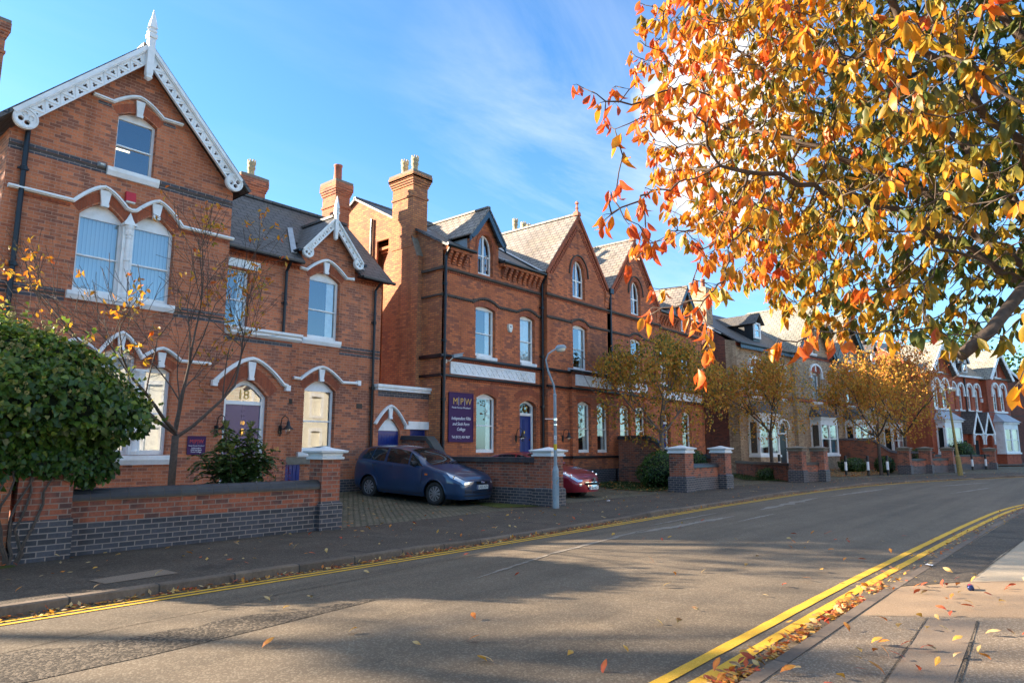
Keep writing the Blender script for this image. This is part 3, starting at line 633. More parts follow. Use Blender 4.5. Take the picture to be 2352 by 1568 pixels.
# roofs
b = MB(); rx = 6.385; za, ze = 12.03, 8.86
for s in (-1, 1):
    xe = rx + s * 3.0
    b.slab((rx, 17.68, za), (rx, 28.3, za), (xe, 28.3, ze), (xe, 17.68, ze), 0.09)
main = sub(b.build('main_roof', 'slate1', h1))
b = MB(); b.box(rx - 0.09, rx + 0.09, 17.9, 28.2, za - 0.05, za + 0.05)
b.build('ridge', 'slate1', main)
b = MB(); b.slab((9.0, 18.08, 7.30), (11.50, 18.08, 7.30), (11.50, 21.0, 10.02), (9.0, 21.0, 10.02), 0.07); b.slab((13.62, 18.08, 7.30), (15.0, 18.08, 7.30), (15.0, 21.0, 10.02), (13.62, 21.0, 10.02), 0.07); b.slab((11.5, 19.0, 8.157), (13.62, 19.0, 8.157), (13.62, 21.0, 10.02), (11.5, 21.0, 10.02), 0.07); b.slab((9.0, 21.0, 10.02), (15.0, 21.0, 10.02), (15.0, 23.9, 7.3), (9.0, 23.9, 7.3), 0.07)
for s in (-1, 1): b.slab((12.56, 18.12, 9.08), (12.56, 20.3, 9.08), (12.56 + s * 1.18, 20.3, 7.72), (12.56 + s * 1.18, 18.12, 7.72), 0.06)
wr = sub(b.build('wing_roof', 'slate1', h1))
b = MB(); b.box(9.0, 15.0, 20.9, 21.1, 9.98, 10.07); b.box(12.47, 12.65, 18.2, 20.1, 9.04, 9.12); b.build('ridge', 'slate1', wr)
b = MB(); b.slab((11.35, 18.35, 7.62), (11.15, 18.35, 7.60), (11.72, 19.6, 8.80), (11.9, 19.6, 8.83), 0.02); b.slab((13.77, 18.35, 7.62), (13.97, 18.35, 7.6), (13.42, 19.6, 8.8), (13.24, 19.6, 8.83), 0.02); pieces(b, 'valley_flashing', 'lead', wr)
b = MB(); b.tube([(9.0, 18.04, 7.27), (11.42, 18.04, 7.26)], 0.055, 8); b.tube([(13.65, 18.04, 7.26), (15.02, 18.04, 7.25)], 0.055, 8)
b.tube([(3.38, 17.7, 8.82), (3.38, 28.2, 8.82)], 0.07, 8); b.tube([(11.30, 18.12, 7.68), (11.30, 19.0, 7.68)], 0.05, 8); b.tube([(13.82, 18.12, 7.68), (13.82, 19.0, 7.68)], 0.05, 8)
b.box(8.99, 11.5, 18.1, 18.38, 7.27, 7.30); b.box(13.62, 15.0, 18.1, 18.38, 7.27, 7.30)
pieces(b, 'gutter', 'black', h1)
bargeboard(h1, 3.66, 9.10, 6.385, 12.0, 0.13, 0.25, 17.74, 0.25, 16, 3, cc=(3.93, 8.97)); bargeboard(h1, 9.11, 9.10, 6.385, 12.0, 0.13, 0.25, 17.74, 0.25, 16, 3, cc=(8.87, 8.97))
finial(h1, 6.385, 17.66, 10.93, 12.93, 0.16)
bargeboard(h1, 11.40, 7.73, 12.56, 9.06, 0.07, 0.17, 18.16, 0.19, 6, 4, cc=(11.60, 7.67)); bargeboard(h1, 13.72, 7.73, 12.56, 9.06, 0.07, 0.17, 18.16, 0.19, 6, 4, cc=(13.53, 7.67))
finial(h1, 12.56, 18.10, 8.26, 9.75, 0.11)
chimney(h1, 14.50, 15.14, 21.0, 21.85, 7.0, 11.78, 'brick1', [(14.72, 21.25, 0.62), (14.95, 21.55, 0.78)], base=True)
chimney(h1, 11.8, 12.75, 23.0, 23.8, 8.0, 11.72, 'brick1', [(12.35, 23.4, 'crown')])
chimney(h1, 3.42, 4.40, 23.0, 24.0, 8.2, 14.0, 'brick1', [(4.0, 23.4, 'crown')])
pipe(h1, [(4.05, 17.92, 9.0), (4.05, 17.92, 0.1)], 0.055)
pipe(h1, [(11.0, 18.06, 7.25), (11.0, 18.30, 6.95), (11.0, 18.32, 4.98)], 0.045)
pipe(h1, [(14.45, 18.06, 7.22), (14.40, 18.31, 6.95), (14.40, 18.31, 0.3)], 0.045)
ex = thing('shading_extension', 'unseen single storey brick extension with slate roof left of the gabled house, added to shade the pavement', 'house', (1.3, 18.6, 0.2))  # added out of frame, sized so its shadow covers the far pavement
b = MB(); b.box(-1.2, 3.72, 18.6, 23.0, -.1, 4.7); b.build('wall', 'brick1', ex); b = MB(); b.slab((-1.5, 18.4, 4.65), (3.72, 18.4, 4.65), (3.72, 20.2, 5.9), (-1.5, 20.2, 5.9), .08); b.slab((-1.5, 20.2, 5.9), (3.72, 20.2, 5.9), (3.72, 23.2, 4.6), (-1.5, 23.2, 4.6), .08); b.build('roof', 'slate1', ex)
# ---------------- link wall between the two houses
lk = thing('link_wall', 'single storey brick wall with pointed blue doorway and white coping between two houses', 'wall', (15.6, 18.2, 0.2))
b = MB(); YL = 18.22; dh = opening(14.62, 15.56, 0.0, 2.22, 0.44, 1.5); dh2 = opening(16.02, 16.80, 0.0, 2.28)
b.panel([rect(14.42, 16.90, -0.1, 3.56), dh, dh2], YL, YL + 0.25); b.build('wall', 'brick1', lk)
b = MB(); b.box(14.57, 16.90, YL - 0.006, YL + 0.01, 3.36, 3.555); pieces(b, 'blue_brick_band', 'bluebrick', lk)
b = MB(); b.box(14.50, 16.90, YL - 0.10, YL + 0.27, 3.564, 3.66); b.box(14.46, 16.90, YL - 0.15, YL + 0.3, 3.664, 3.76); b.build('coping', 'white', lk)
b = MB(); voussoirs(b, 14.52, 15.66, 2.30, 0.50, 1.5, 0.17, YL); pieces(b, 'brick_arch', 'rubbed', lk)
hood(lk, 'hood_mould', [(14.44, 2.42)] + arch(14.46, 15.74, 2.45, 0.60, 1.55, 12) + [(15.80, 2.38)], 0.08, YL, 0.09)
b = MB(); keystone(b, 15.09, 2.66, 3.0, 0.12, 0.2, YL); b.box(15.74, 15.86, YL - 0.12, YL, 2.28, 2.42); b.panel([[(14.62, 2.22)] + arch(14.62, 15.56, 2.22, 0.44, 1.5)[1:-1] + [(15.56, 2.22)]], YL + 0.08, YL + 0.12); pieces(b, 'tympanum', 'white', lk)
def boarded(parent, x0, x1, z0, z1, y):
    b = MB(); b.box(x0, x1, y, y + 0.05, z0, z1); n = int((x1 - x0) / 0.11)
    for i in range(n): b.box(x0 + (x1 - x0) * i / n + 0.006, x0 + (x1 - x0) * (i + 1) / n - 0.006, y - 0.012, y + 0.001, z0, z1 - 0.12)
    b.box(x0, x1, y - 0.03, y + 0.001, z1 - 0.115, z1); b.box(x0, x0 + 0.06, y - 0.04, y - 0.0125, z0, z1 - 0.12); b.box(x1 - 0.06, x1, y - 0.04, y - 0.0125, z0, z1 - 0.12)
    return b.build('door', 'bluepaint', parent)
boarded(lk, 14.62, 15.56, 0.1, 2.215, YL + 0.13); boarded(lk, 16.02, 16.80, 0.1, 2.275, YL + 0.13)
b = MB(); b.box(15.92, 16.86, YL - 0.05, YL + 0.05, 2.285, 2.56); b.build('lintel', 'white', lk)
# ---------------- things fixed on the first house
def lantern(x, y, z, lab):
    t = thing('wall_lantern', lab, 'wall lamp', (x, y, z), group='wall lanterns beside front doors')
    b = MB(); b.box(x - 0.05, x + 0.05, y - 0.035, y, z - 0.19, z + 0.05); b.tube([(x, y - 0.03, z - 0.25), (x, y - 0.05, z + 0.1), (x, y - 0.09, z + 0.26), (x + 0.04, y - 0.17, z + 0.33), (x + 0.09, y - 0.25, z + 0.28), (x + 0.10, y - 0.27, z + 0.16)], 0.014, 6); b.build('bracket', 'black', t)
    b = MB(); b.lathe(x + 0.10, y - 0.27, [(0.03, z + 0.18), (0.045, z + 0.14), (0.05, z + 0.06), (0.10, z), (0.17, z - 0.05), (0.165, z - 0.055), (0.09, z - 0.01), (0.0, z + 0.03)], 14); b.build('lamp_shade', 'black', t, smooth=True)
    b = MB(); b.lathe(x + 0.10, y - 0.27, [(0.07, z - 0.03), (0.075, z - 0.10), (0.05, z - 0.19), (0.0, z - 0.21)], 12); b.build('glass_bowl', 'glass', t, smooth=True)
    return t
lantern(8.96, 18.0, 2.18, 'black swan neck wall lantern left of the purple front door, above the leafy shrub')
lantern(10.86, 18.0, 2.22, 'black swan neck wall lantern right of the purple front door, above the number plaque')
t = thing('nameplate', 'small dark blue nameplate with gold and white lettering on brick left of purple door', 'sign', (8.45, 18.0, 1.7))
b = MB(); b.box(8.22, 8.68, Y - 0.03, Y, 1.47, 1.93); b.build('board', 'signpurple', t)
b = MB(); b.sweep([(8.22, 1.47), (8.68, 1.47), (8.68, 1.93), (8.22, 1.93), (8.22, 1.47)], 0.022, Y - 0.04, Y - 0.028); b.build('border', 'signpurple', t)
text(t, 'M|P|W', 'red', 0.13, (8.45, Y - 0.033, 1.80)); text(t, 'Mander Portman Woodward', 'letter', 0.035, (8.45, Y - 0.033, 1.69)); text(t, 'Independent\nFifth and Sixth\nForm College', 'letter', 0.05, (8.45, Y - 0.033, 1.58), shear=0.2)
t = thing('number_plaque', 'small brown plaque with gold number 18 on brickwork right of purple door', 'sign', (10.76, 18.0, 1.58))
b = MB(); b.panel([[(10.655, 1.46), (10.655, 1.72), (10.69, 1.75), (10.825, 1.75), (10.86, 1.72), (10.86, 1.46)]], Y - 0.03, Y); b.build('plate', 'terracotta', t); text(t, '18', 'gold', 0.17, (10.757, Y - 0.033, 1.60), name='house_number')
t = thing('alarm_box', 'red bell alarm box below the attic window of the tall gable', 'alarm box', (6.33, 18.0, 7.84))
b = MB(); b.panel([[(Y - 0.12, 7.74), (Y - 0.09, 7.98), (Y, 7.98), (Y, 7.74)]], 6.21, 6.44, axis='x'); b.build('casing', 'red', t); b = MB(); b.box(6.22, 6.43, Y - 0.115, Y, 7.70, 7.738); b.build('base', 'ivory', t)
t = thing('bulkhead_light', 'small grey bulkhead light on gable brickwork left of the attic window', 'wall lamp', (5.60, 18.0, 8.53))
b = MB(); b.frust(5.62, 0, [(0, 0.09, 0.06), (0.05, 0.08, 0.05), (0.08, 0.05, 0.03)])
b.v = [Vector((v.x, Y - v.z, 8.50 + v.y)) for v in b.v]; b.build('casing', 'steel', t); b = MB(); b.box(5.58, 5.66, Y - 0.09, Y - 0.078, 8.485, 8.515); b.build('lens', 'ivory', t)
# ================================================================ middle pair of houses (mirror images about x = 27.7)
h2 = thing('semi_detached_house', 'large orange brick pair of houses with twin gables, corbelled eaves, dormers and blue door', 'house', (27.7, 17.6, 0.0))
YM, YG, YB = 17.6, 17.3, 17.15; XM = 27.7
def half(mir):
    P = lambda: MB(mir); hm = []; hg = []; hb = []
    segs = lambda: None
    hm += [opening(18.64, 19.78, 5.10, 6.95, 0.11), opening(21.30, 22.28, 5.10, 6.95, 0.11), opening(18.72, 19.86, 1.47, 3.52, 0.16), opening(21.28, 22.36, .33, 3.36, .2)]
    hg += [opening(24.66, 25.64, 8.36, 9.40, 0.72, 'g'), opening(24.63, 25.77, 5.10, 7.0, 0.12)]
    hb += [opening(24.72, 25.74, 1.45, 3.55, 0.14), opening(26.22, 27.20, 1.45, 3.55, 0.14)]
    b = P()
    def front(poly, hs, y):
        b.panel([poly] + hs, y, y + 0.15, back=False, sides=False)
        for h in hs:
            k = len(h); b.add([(x, y, z) for x, z in h] + [(x, y + 0.17, z) for x, z in h], [(i, (i + 1) % k, k + (i + 1) % k, k + i) for i in range(k)])
    front([(16.87, -.1), (16.87, 9.0), (18.25, 9.0), (18.25, 8.19), (19.91, 8.19), (19.91, 9.0), (22.75, 9.0), (22.75, -.1)], hm, YM)
    front([(22.75, -.1), (22.75, 9.2), (25.17, 12.22), (27.6, 9.2), (27.7, 9.2), (27.7, 4.9), (24.32, 4.9), (24.32, -.1)], hg, YG)
    front([(24.3, -.1), (24.3, 4.93), (27.72, 4.93), (27.72, -.1)], hb, YB)
    b.panel([[(YG, -.1), (YM, -.1), (YM, 9.0), (YG, 9.0)]], 22.75, 22.755, axis='x', sides=False, back=False)
    for x in (24.3, 27.72): b.panel([[(YB, -.1), (YG, -.1), (YG, 4.93), (YB, 4.93)]], x, x + 0.004, axis='x', sides=False, back=False)
    dh = opening(18.72, 19.58, 8.30, 9.28, 0.66, 'g')
    front([(18.25, 8.2), (18.25, 9.62), (19.08, 10.85), (19.91, 9.62), (19.91, 8.2)], [dh], YM - 0.03)
    for x in (18.25, 19.91): b.panel([[(YM - .03, 8.2), (YM + 0.1, 8.2), (YM + 0.1, 9.6), (YM - .03, 9.6)]], x, x + 0.003, axis='x', sides=False, back=False)
    b.build('wall', 'brick2', h2)
    # side wall (flank)
    if mir is None:
        b = P(); b.panel([[(YM, -.1), (20.72, -.1), (20.72, 9.9), (21.46, 9.9), (21.46, -.1), (28.4, -.1), (28.4, 9.0), (22.9, 12.0), (YM, 9.05)]], 16.87, 16.95, axis='x', back=False)
        b.panel([[(19.6, -.1), (24, -.1), (24, 10.0), (19.6, 10.0)]], 17.35, 17.36, axis='x', sides=False, back=False)
        for k in range(3): b.box(16.87 + 0.12 + k * 0.12, 17.35, 20.70, 21.48, 9.55 - k * 0.11, 9.66 - k * 0.11)
        b.box(16.62, 16.875, 18.67, 20.66, -.1, 8.75)
        b.add([(16.62, 18.67, 8.75), (16.62, 20.66, 8.75), (16.865, 20.66, 8.75), (16.865, 18.67, 8.75), (16.62, 19.02, 9.6), (16.62, 20.22, 9.6), (16.865, 20.22, 9.6), (16.865, 19.02, 9.6)], [(0, 1, 5, 4), (0, 4, 7, 3), (1, 2, 6, 5), (4, 5, 6, 7)])
        b.build('flank_wall', 'brick2s', h2)
        b = MB(); b.add([(16.60, 18.66, 8.76), (16.88, 18.66, 8.76), (16.88, 19.03, 9.62), (16.60, 19.03, 9.62), (16.60, 18.72, 8.74), (16.88, 18.72, 8.74), (16.88, 19.08, 9.58), (16.60, 19.08, 9.58)], [(0, 1, 2, 3), (0, 3, 7, 4), (4, 7, 6, 5)]); b.build('weathering', 'capstone', h2)
    else:
        b = P(); b.panel([[(YM, -.1), (28.4, -.1), (28.4, 9.0), (22.9, 12.0), (YM, 9.05)]], 16.87, 16.95, axis='x', back=False); b.build('flank_wall', 'brick2s', h2)
    # plinth, sooty string courses, ledges
    b = P(); b.box(16.83, 22.75, YM - 0.05, YM + .01, -.1, 0.66); b.box(22.70, 24.3, YG - .05, YG + .01, -.1, 0.66); b.box(24.25, 27.77, YB - 0.06, YB + .01, -.1, 0.72); pieces(b, 'plinth', 'bluebrick', h2)
    b = P()
    def strc(x0, x1, z, y, p, h, wrap=False):
        b.panel([[(y - p, z + h), (y - p, z + h * 0.3), (y - p * 0.5, z), (y + .01, z), (y + .01, z + h * 1.25)]], x0, x1, axis='x')
    for z, p, h in ((8.10, 0.09, 0.11),): strc(16.80, 22.75, z, YM, p, h); strc(22.66, 27.7, z, YG, p, h)
    pieces(b, 'string_course', 'darkstone', h2)
    b = P()
    for z, p, h in ((4.86, 0.13, 0.10), (4.17, 0.10, 0.09)):
        strc(16.76, 22.75, z, YM, p, h); strc(22.66, 24.30, z, YG, p, h); strc(24.2, 27.8, z if z < 4.5 else 4.92, YB, p, h)
    strc(22.66, 24.3, 1.20, YG, 0.08, 0.10); strc(24.22, 27.8, 1.20, YB, 0.08, 0.10); strc(16.8, 22.75, 1.20, YM, 0.07, 0.10)
    pieces(b, 'black_moulding', 'black', h2)
    b = P(); dentils(b, 16.87, 22.75, 8.03, YM, .06, .115, .055, .05); dentils(b, 22.75, 27.7, 8.03, YG, .06, .115, .055, .05)
    dentils(b, 16.87, 22.75, 4.10, YM, .06, .115, .055, .05); dentils(b, 24.3, 27.7, 4.10, YB, .06, .115, .055, .05); dentils(b, 22.75, 24.3, 4.10, YG, .06, .115, .055, .05); dentils(b, 16.87, 22.75, 4.79, YM, .06, .115, .055, .05); dentils(b, 24.3, 27.7, 4.85, YB, .06, .115, .055, .05)
    for s in (-1, 1):                               # dentils climbing the gable
        b.panel([[(25.17 + s * 2.32, 9.0), (25.17 + s * .12, 11.66), (25.17 + s * .03, 11.58), (25.17 + s * 2.23, 8.93)]], YG - .008, YG - .001)
        for i in range(22):
            t = (i + 0.5) / 22; x = 25.17 + s * (2.2 - 2.05 * t); z = 9.12 + 2.56 * t
            b.obox((x, YG - 0.02, z), (0.032, 0, 0.04 * -s), (0, 0.025, 0), (0.03 * s, 0, 0.024)); b.obox((x - s * .11, YG - 0.015, z - .08), (0.028, 0, 0.03 * -s), (0, 0.018, 0), (0.022 * s, 0, 0.018))
    pieces(b, 'dentil_course', 'rubbed', h2)
    # string with arches over first floor windows
    for pts, y in (([(16.80, 7.18), (18.50, 7.18)] + arch(18.50, 19.92, 7.18, 0.20) + arch(21.14, 22.44, 7.18, 0.19) + [(22.75, 7.18)], YM), ([(22.70, 7.20), (24.50, 7.20)] + arch(24.50, 25.90, 7.20, 0.21) + [(27.7, 7.20)], YG)):
        b = P(); b.sweep(pts, 0.075, y - 0.06, y - 0.003)
        for i in range(0, len(pts) - 1):
            n = max(1, int(math.hypot(pts[i + 1][0] - pts[i][0], pts[i + 1][1] - pts[i][1]) / 0.11))
            for k in range(n):
                t = (k + .5) / n; x = pts[i][0] + (pts[i + 1][0] - pts[i][0]) * t; z = pts[i][1] + (pts[i + 1][1] - pts[i][1]) * t; b.box(x - .03, x + .03, y - 0.045, y - .002, z - .085, z - .04)
        pieces(b, 'string_course', 'darkstone', h2)
    b = P()
    voussoirs(b, 18.58, 19.84, 7.02, .13, 2, .15, YM); voussoirs(b, 21.24, 22.34, 7.02, .13, 2, .15, YM); voussoirs(b, 24.57, 25.83, 7.06, .14, 2, .15, YG); voussoirs(b, 18.62, 19.96, 3.66, .18, 2, .24, YM); voussoirs(b, 21.0, 22.64, 3.66, .26, 2, .26, YM)
    voussoirs(b, 24.64, 25.82, 3.68, .16, 2, .24, YB); voussoirs(b, 26.12, 27.30, 3.68, .16, 2, .24, YB)
    b.sweep(arch(18.62, 19.68, 9.26, .76, 'g', 18), 0.13, YM - .05, YM); b.sweep(arch(24.52, 25.78, 9.36, .86, 'g', 18), 0.13, YG - .012, YG + .02)
    pieces(b, 'brick_arch', 'rubbed', h2)
    b = P(); b.sweep(arch(24.40, 25.90, 9.40, .96, 'g', 18), 0.06, YG - .06, YG - .002); pieces(b, 'hood_mould', 'darkstone', h2)
    # windows
    sw = lambda x0, x1, z0, z1: ('white', x0, x1, z0, z1, 0.06)
    window(h2, 18.64, 19.78, 5.10, 6.95, .11, 2, YM, fr=.075, back='half', mir=mir, sill=sw(18.66, 19.84, 4.93, 5.10)); window(h2, 21.30, 22.28, 5.10, 6.95, .11, 2, YM, fr=.075, back='flag', mir=mir, sill=sw(21.32, 22.34, 4.93, 5.10))
    window(h2, 18.72, 19.86, 1.47, 3.52, .16, 2, YM, fr=.08, back='half', mir=mir)
    window(h2, 24.66, 25.64, 8.36, 9.40, .72, 'g', YG, fr=.07, gothic=True, mull=True, mir=mir); window(h2, 24.63, 25.77, 5.10, 7.0, .12, 2, YG, fr=.075, back='half', mir=mir, sill=sw(24.65, 25.83, 4.98, 5.10))
    window(h2, 24.72, 25.74, 1.45, 3.55, .14, 2, YB, fr=.08, back='half', mir=mir); window(h2, 26.22, 27.20, 1.45, 3.55, .14, 2, YB, fr=.08, back='half' if mir is None else 'flag', mir=mir)
    d = window(h2, 18.72, 19.58, 8.30, 9.28, .66, 'g', YM - .03, fr=.065, gothic=True, mull=True, mir=mir)
    if mir is None:                                  # left dormer casement stands open
        k = MB(); k.panel([rect(0, .36, 8.42, 9.02), rect(.05, .31, 8.47, 8.97)], -.02, .02)
        a = R(-62); k.v = [Vector((19.13 - p.x * math.cos(a) - .0, YM + .05 + p.x * math.sin(a) * 1.0 - p.y, p.z)) for p in k.v]; k.build('open_casement', 'white', d)
    b = P()
    for x0, x1, y in ((24.72, 25.74, YB), (26.22, 27.2, YB), (18.72, 19.86, YM)): b.panel([[(y - .02, 1.30), (y + .15, 1.44), (y + .15, 1.2), (y - .02, 1.2)]], x0 - .05, x1 + .05, axis='x')
    pieces(b, 'sill', 'black', h2)
    # white ornamental panels with lattice
    for x0, x1, z0, z1, y, n in ((17.30, 22.22, 4.30, 4.74, YM, 16), (24.55, 27.42, 4.36, 4.84, YB, 9)):
        b = P(); b.box(x0, x1, y - .03, y, z0, z1); pr = y - .06
        for p in ([(x0, z0 + .025), (x1, z0 + .025)], [(x0, z1 - .025), (x1, z1 - .025)], [(x0 + .025, z0 + .05), (x0 + .025, z1 - .05)], [(x1 - .025, z0 + .05), (x1 - .025, z1 - .05)]): b.sweep(p, .05, pr, y - .029)
        w = (x1 - x0 - .1) / n
        for i in range(n):
            a = x0 + .05 + w * i
            b.sweep([(a, z0 + .05), (a + w, z1 - .05)], .04, pr + .008, y - .029); b.sweep([(a, z1 - .05), (a + w, z0 + .05)], .04, pr + .011, y - .029)
        b.build('ornamental_panel', 'white', h2)
    # corbels under the eaves
    b = P()
    for x0, x1, n in ((16.95, 18.1, 4), (20.05, 22.62, 8)):
        for i in range(n):
            x = x0 + (x1 - x0) * (i + .5) / n
            for k in range(5): b.box(x - .075, x + .075, YM - .05 - k * .05, YM + .01, 8.36 + k * .09, 8.447 + k * .09)
        b.box(x0 - .08, x1 + .08, YM - .28, YM + .01, 8.815, 8.96)
    pieces(b, 'corbel_table', 'brick2', h2)
    # gable parapet kneelers
    b = P()
    for x0, x1 in ((22.72, 23.05), (27.3, 27.62)):
        for k in range(3): b.box(x0, x1, YG - .03 - .035 * k, YG + .01, 8.30 + .26 * k, 8.55 + .26 * k)
    pieces(b, 'kneeler', 'brick2', h2)
    # dormer
    b = P(); 
    for s in (-1, 1): b.slab((19.08, YM - .30, 11.0), (19.08, 21.4, 11.0), (19.08 + s * 1.06, 21.4, 9.68), (19.08 + s * 1.06, YM - .30, 9.68), .06)
    dr = sub(b.build('dormer_roof', 'slate2', h2))
    b = P(); b.box(19.0, 19.16, YM - .28, 21.4, 10.97, 11.04); b.build('ridge', 'slate2', dr)
    b = P()
    for x in (18.22, 19.90): b.add([(x, YM + .1, 8.9), (x, YM + .1, 9.62), (x, 20.0, 9.62), (x, 18.6, 9.55), (x + .03, YM + .1, 8.9), (x + .03, YM + .1, 9.62), (x + .03, 20.0, 9.62), (x + .03, 18.6, 9.55)], [(0, 1, 2, 3), (4, 5, 6, 7), (0, 4, 7, 3), (1, 2, 6, 5), (0, 1, 5, 4)])
    pieces(b, 'dormer_cheek', 'lead', h2)
    for s in (-1, 1):
        b = P(); xe, ze = 19.08 + s * 1.02, 9.66; xa, za = 19.08, 10.97; w = .20; dx = .0
        b.panel([[(xe, ze), (xa, za), (xa, za - .36), (19.08 + s * .62, 9.78), (xe - s * .03, 9.45), (xe + s * .02, 9.40)], circ(xe - s * .10, 9.56, .045, 8)], YM - .27, YM - .21)
        b.panel([[(xe, ze), (xa, za), (xa, za - .07), (xe, ze - .08)]], YM - .295, YM - .268)
        b.build('bargeboard', 'bluegrey', h2)
    # roofs: main slope, gable roof
    b = P(); b.slab((16.75, YM - .33, 8.98), (18.22, YM - .33, 8.98), (18.22, 22.9, 12.08), (16.75, 22.9, 12.08), .08); b.slab((19.94, YM - .33, 8.98), (22.62, YM - .33, 8.98), (22.62, 22.9, 12.08), (19.94, 22.9, 12.08), .08); b.slab((22.62, 18.2, 9.498), (27.72, 18.2, 9.498), (27.72, 22.9, 12.08), (22.62, 22.9, 12.08), .08); b.slab((18.22, 19.0, 9.933), (19.94, 19.0, 9.933), (19.94, 22.9, 12.08), (18.22, 22.9, 12.08), .08); b.slab((16.75, 22.9, 12.08), (27.72, 22.9, 12.08), (27.72, 28.6, 8.9), (16.75, 28.6, 8.9), .08)
    mr = sub(b.build('main_roof', 'slate1', h2)); b = P(); b.box(16.75, 27.7, 22.82, 22.98, 12.05, 12.13); b.build('ridge', 'slate1', mr)
    b = P(); b.slab((25.17, YG - .05, 12.36), (25.17, 23.4, 12.36), (22.55, 23.4, 9.10), (22.55, YG - .05, 9.10), .07); b.slab((25.17, YG - .05, 12.36), (25.17, 23.4, 12.36), (27.68, 23.4, 9.20), (27.68, YG - .05, 9.20), .07)
    gr = sub(b.build('gable_roof', 'slate2', h2)); b = P(); b.box(25.08, 25.26, YG + .05, 23.3, 12.32, 12.41); b.build('ridge', 'slate2', gr)
    b = P()
    for s in (-1, 1):
        b.panel([[(25.17 + s * 2.55, 9.13), (25.17, 12.33), (25.17, 12.10), (25.17 + s * 2.43, 9.05)]], YG - .08, YG + .05)
    b.build('verge', 'rubbed', h2)
    b = P(); b.frust(25.17, YG + .05, [(12.28, .14, .14), (12.45, .12, .12), (12.52, .05, .05), (12.62, .035, .035), (12.66, .07, .07), (12.70, .035, .035), (12.84, .03, .03), (12.88, .07, .07), (12.94, .06, .06), (13.0, .015, .015)]); b.build('finial', 'terracotta', h2)
    b = P(); b.slab((20.10, YM - .3, 9.07), (20.28, YM - .3, 9.09), (20.0, 19.4, 10.0), (19.85, 19.4, 10.0), .015); b.slab((22.28, YM - .3, 9.09), (22.54, YM - .3, 9.12), (24.62, 22.0, 11.70), (24.36, 22.0, 11.66), .015); b.slab((17.9, 19.3, 10.09), (18.08, 19.3, 10.09), (17.9, 19.9, 10.45), (17.74, 19.9, 10.45), .015); pieces(b, 'valley_flashing', 'lead', h2)
    b = P(); b.tube([(16.75, YM - .36, 8.97), (18.3, YM - .36, 8.97)], .055, 8); b.tube([(19.9, YM - .36, 8.97), (22.62, YM - .36, 8.97)], .055, 8); pieces(b, 'gutter', 'black', h2)
    b = P(); b.panel([[(YB - .1, 5.0), (YG, 5.12), (YG, 4.96), (YB - .1, 4.96)]], 24.2, 27.8, axis='x'); b.build('bay_roof', 'lead', h2)
    # door with deep moulded reveal
    y = YM; b = P(); b.panel([opening(21.28, 22.36, .35, 3.36, .2), rect(21.37, 22.27, .4, 2.95), [(21.37, 3.06)] + arch(21.37, 22.27, 3.30, .16) + [(22.27, 3.06)]], y + .2, y + .29); df = sub(b.build('door_frame', 'white', h2))
    b = P(); b.panel([[(21.37, 3.06)] + arch(21.37, 22.27, 3.30, .16) + [(22.27, 3.06)]], y + .25, y + .255, sides=False, back=False); b.build('fanlight', 'glass', df)
    b = P(); b.box(21.2, 22.4, y + .35, y + 1.2, 2.96, 3.6); b.f.pop(2); b.m.pop(); b.build('interior', 'dark', df)
    b = P(); b.box(21.37, 22.27, y + .25, y + .30, .4, 2.95)
    for xx in ((21.45, 21.78), (21.86, 22.19)):
        for zz in ((.55, 1.25), (1.45, 2.0), (2.05, 2.82)): b.sweep([(xx[0], zz[0]), (xx[1], zz[0]), (xx[1], zz[1]), (xx[0], zz[1]), (xx[0], zz[0])], .03, y + .235, y + .251)
    dd = sub(b.build('door', 'bluepaint', h2))
    b = P(); b.box(21.66, 21.94, y + .23, y + .25, 1.30, 1.40); b.build('letter_box', 'brass', dd); b = P(); b.box(21.80, 21.86, y + .22, y + .25, 2.22, 2.34); b.box(22.16, 22.20, y + .22, y + .25, 1.95, 2.02); b.build('knocker', 'brass', dd)
    b = P()
    for i in range(26):
        z = .5 + i * .115; b.obox((22.43, y - .01, z), (.022, 0, 0), (0, .02, 0), (0, 0, .035))
    b.build('moulded_reveal', 'rubbed', h2)
half(None); half(XM)
b = MB(); b.box(16.9, 38.5, 28.3, 28.4, -.1, 9.0); b.build('back_wall', 'brick2', h2)
b = MB(); b.box(27.5, 27.9, YG, YG + .2, 4.9, 9.2); b.box(27.55, 27.85, YG - .0, YG + .1, -.1, 4.9); b.build('party_pier', 'brick2', h2)
b = MB(); b.box(27.55, 27.85, YG - .2, YG + .05, 9.0, 9.25); b.tube([(27.7, YG - .08, 9.0), (27.7, YG - .08, 0.2)], .055, 8); b.build('downpipe', 'black', h2)
for x, y in ((16.92, YM - .09), (22.66, YM - .1)): pipe(h2, [(x, y - .25, 8.95), (x, y - .02, 8.6), (x, y - .02, 0.2)], .055)
b = MB(); b.panel([[(YM - .05, 8.10), (20.75, 8.10), (20.75, 8.20), (YM - .05, 8.20)]], 16.78, 16.87, axis='x'); b.panel([[(YM, 7.13), (20.7, 7.13), (20.7, 7.20), (YM, 7.20)]], 16.81, 16.87, axis='x'); pieces(b, 'string_course', 'darkstone', h2)
b = MB(); b.panel([[(YM - .1, 4.86), (18.67, 4.86), (18.67, 4.97), (YM - .1, 4.97)]], 16.75, 16.87, axis='x'); b.panel([[(YM - .1, 4.17), (18.67, 4.17), (18.67, 4.27), (YM - .1, 4.27)]], 16.77, 16.87, axis='x'); pieces(b, 'black_moulding', 'black', h2)
b = MB(); b.box(17.33, 17.36, 20.80, 21.36, 6.9, 9.2); b.build('flank_window', 'flag', h2); b = MB()
for z in (6.9, 7.65, 8.4, 9.2): b.box(17.29, 17.33, 20.78, 21.38, z - .03, z + .03)
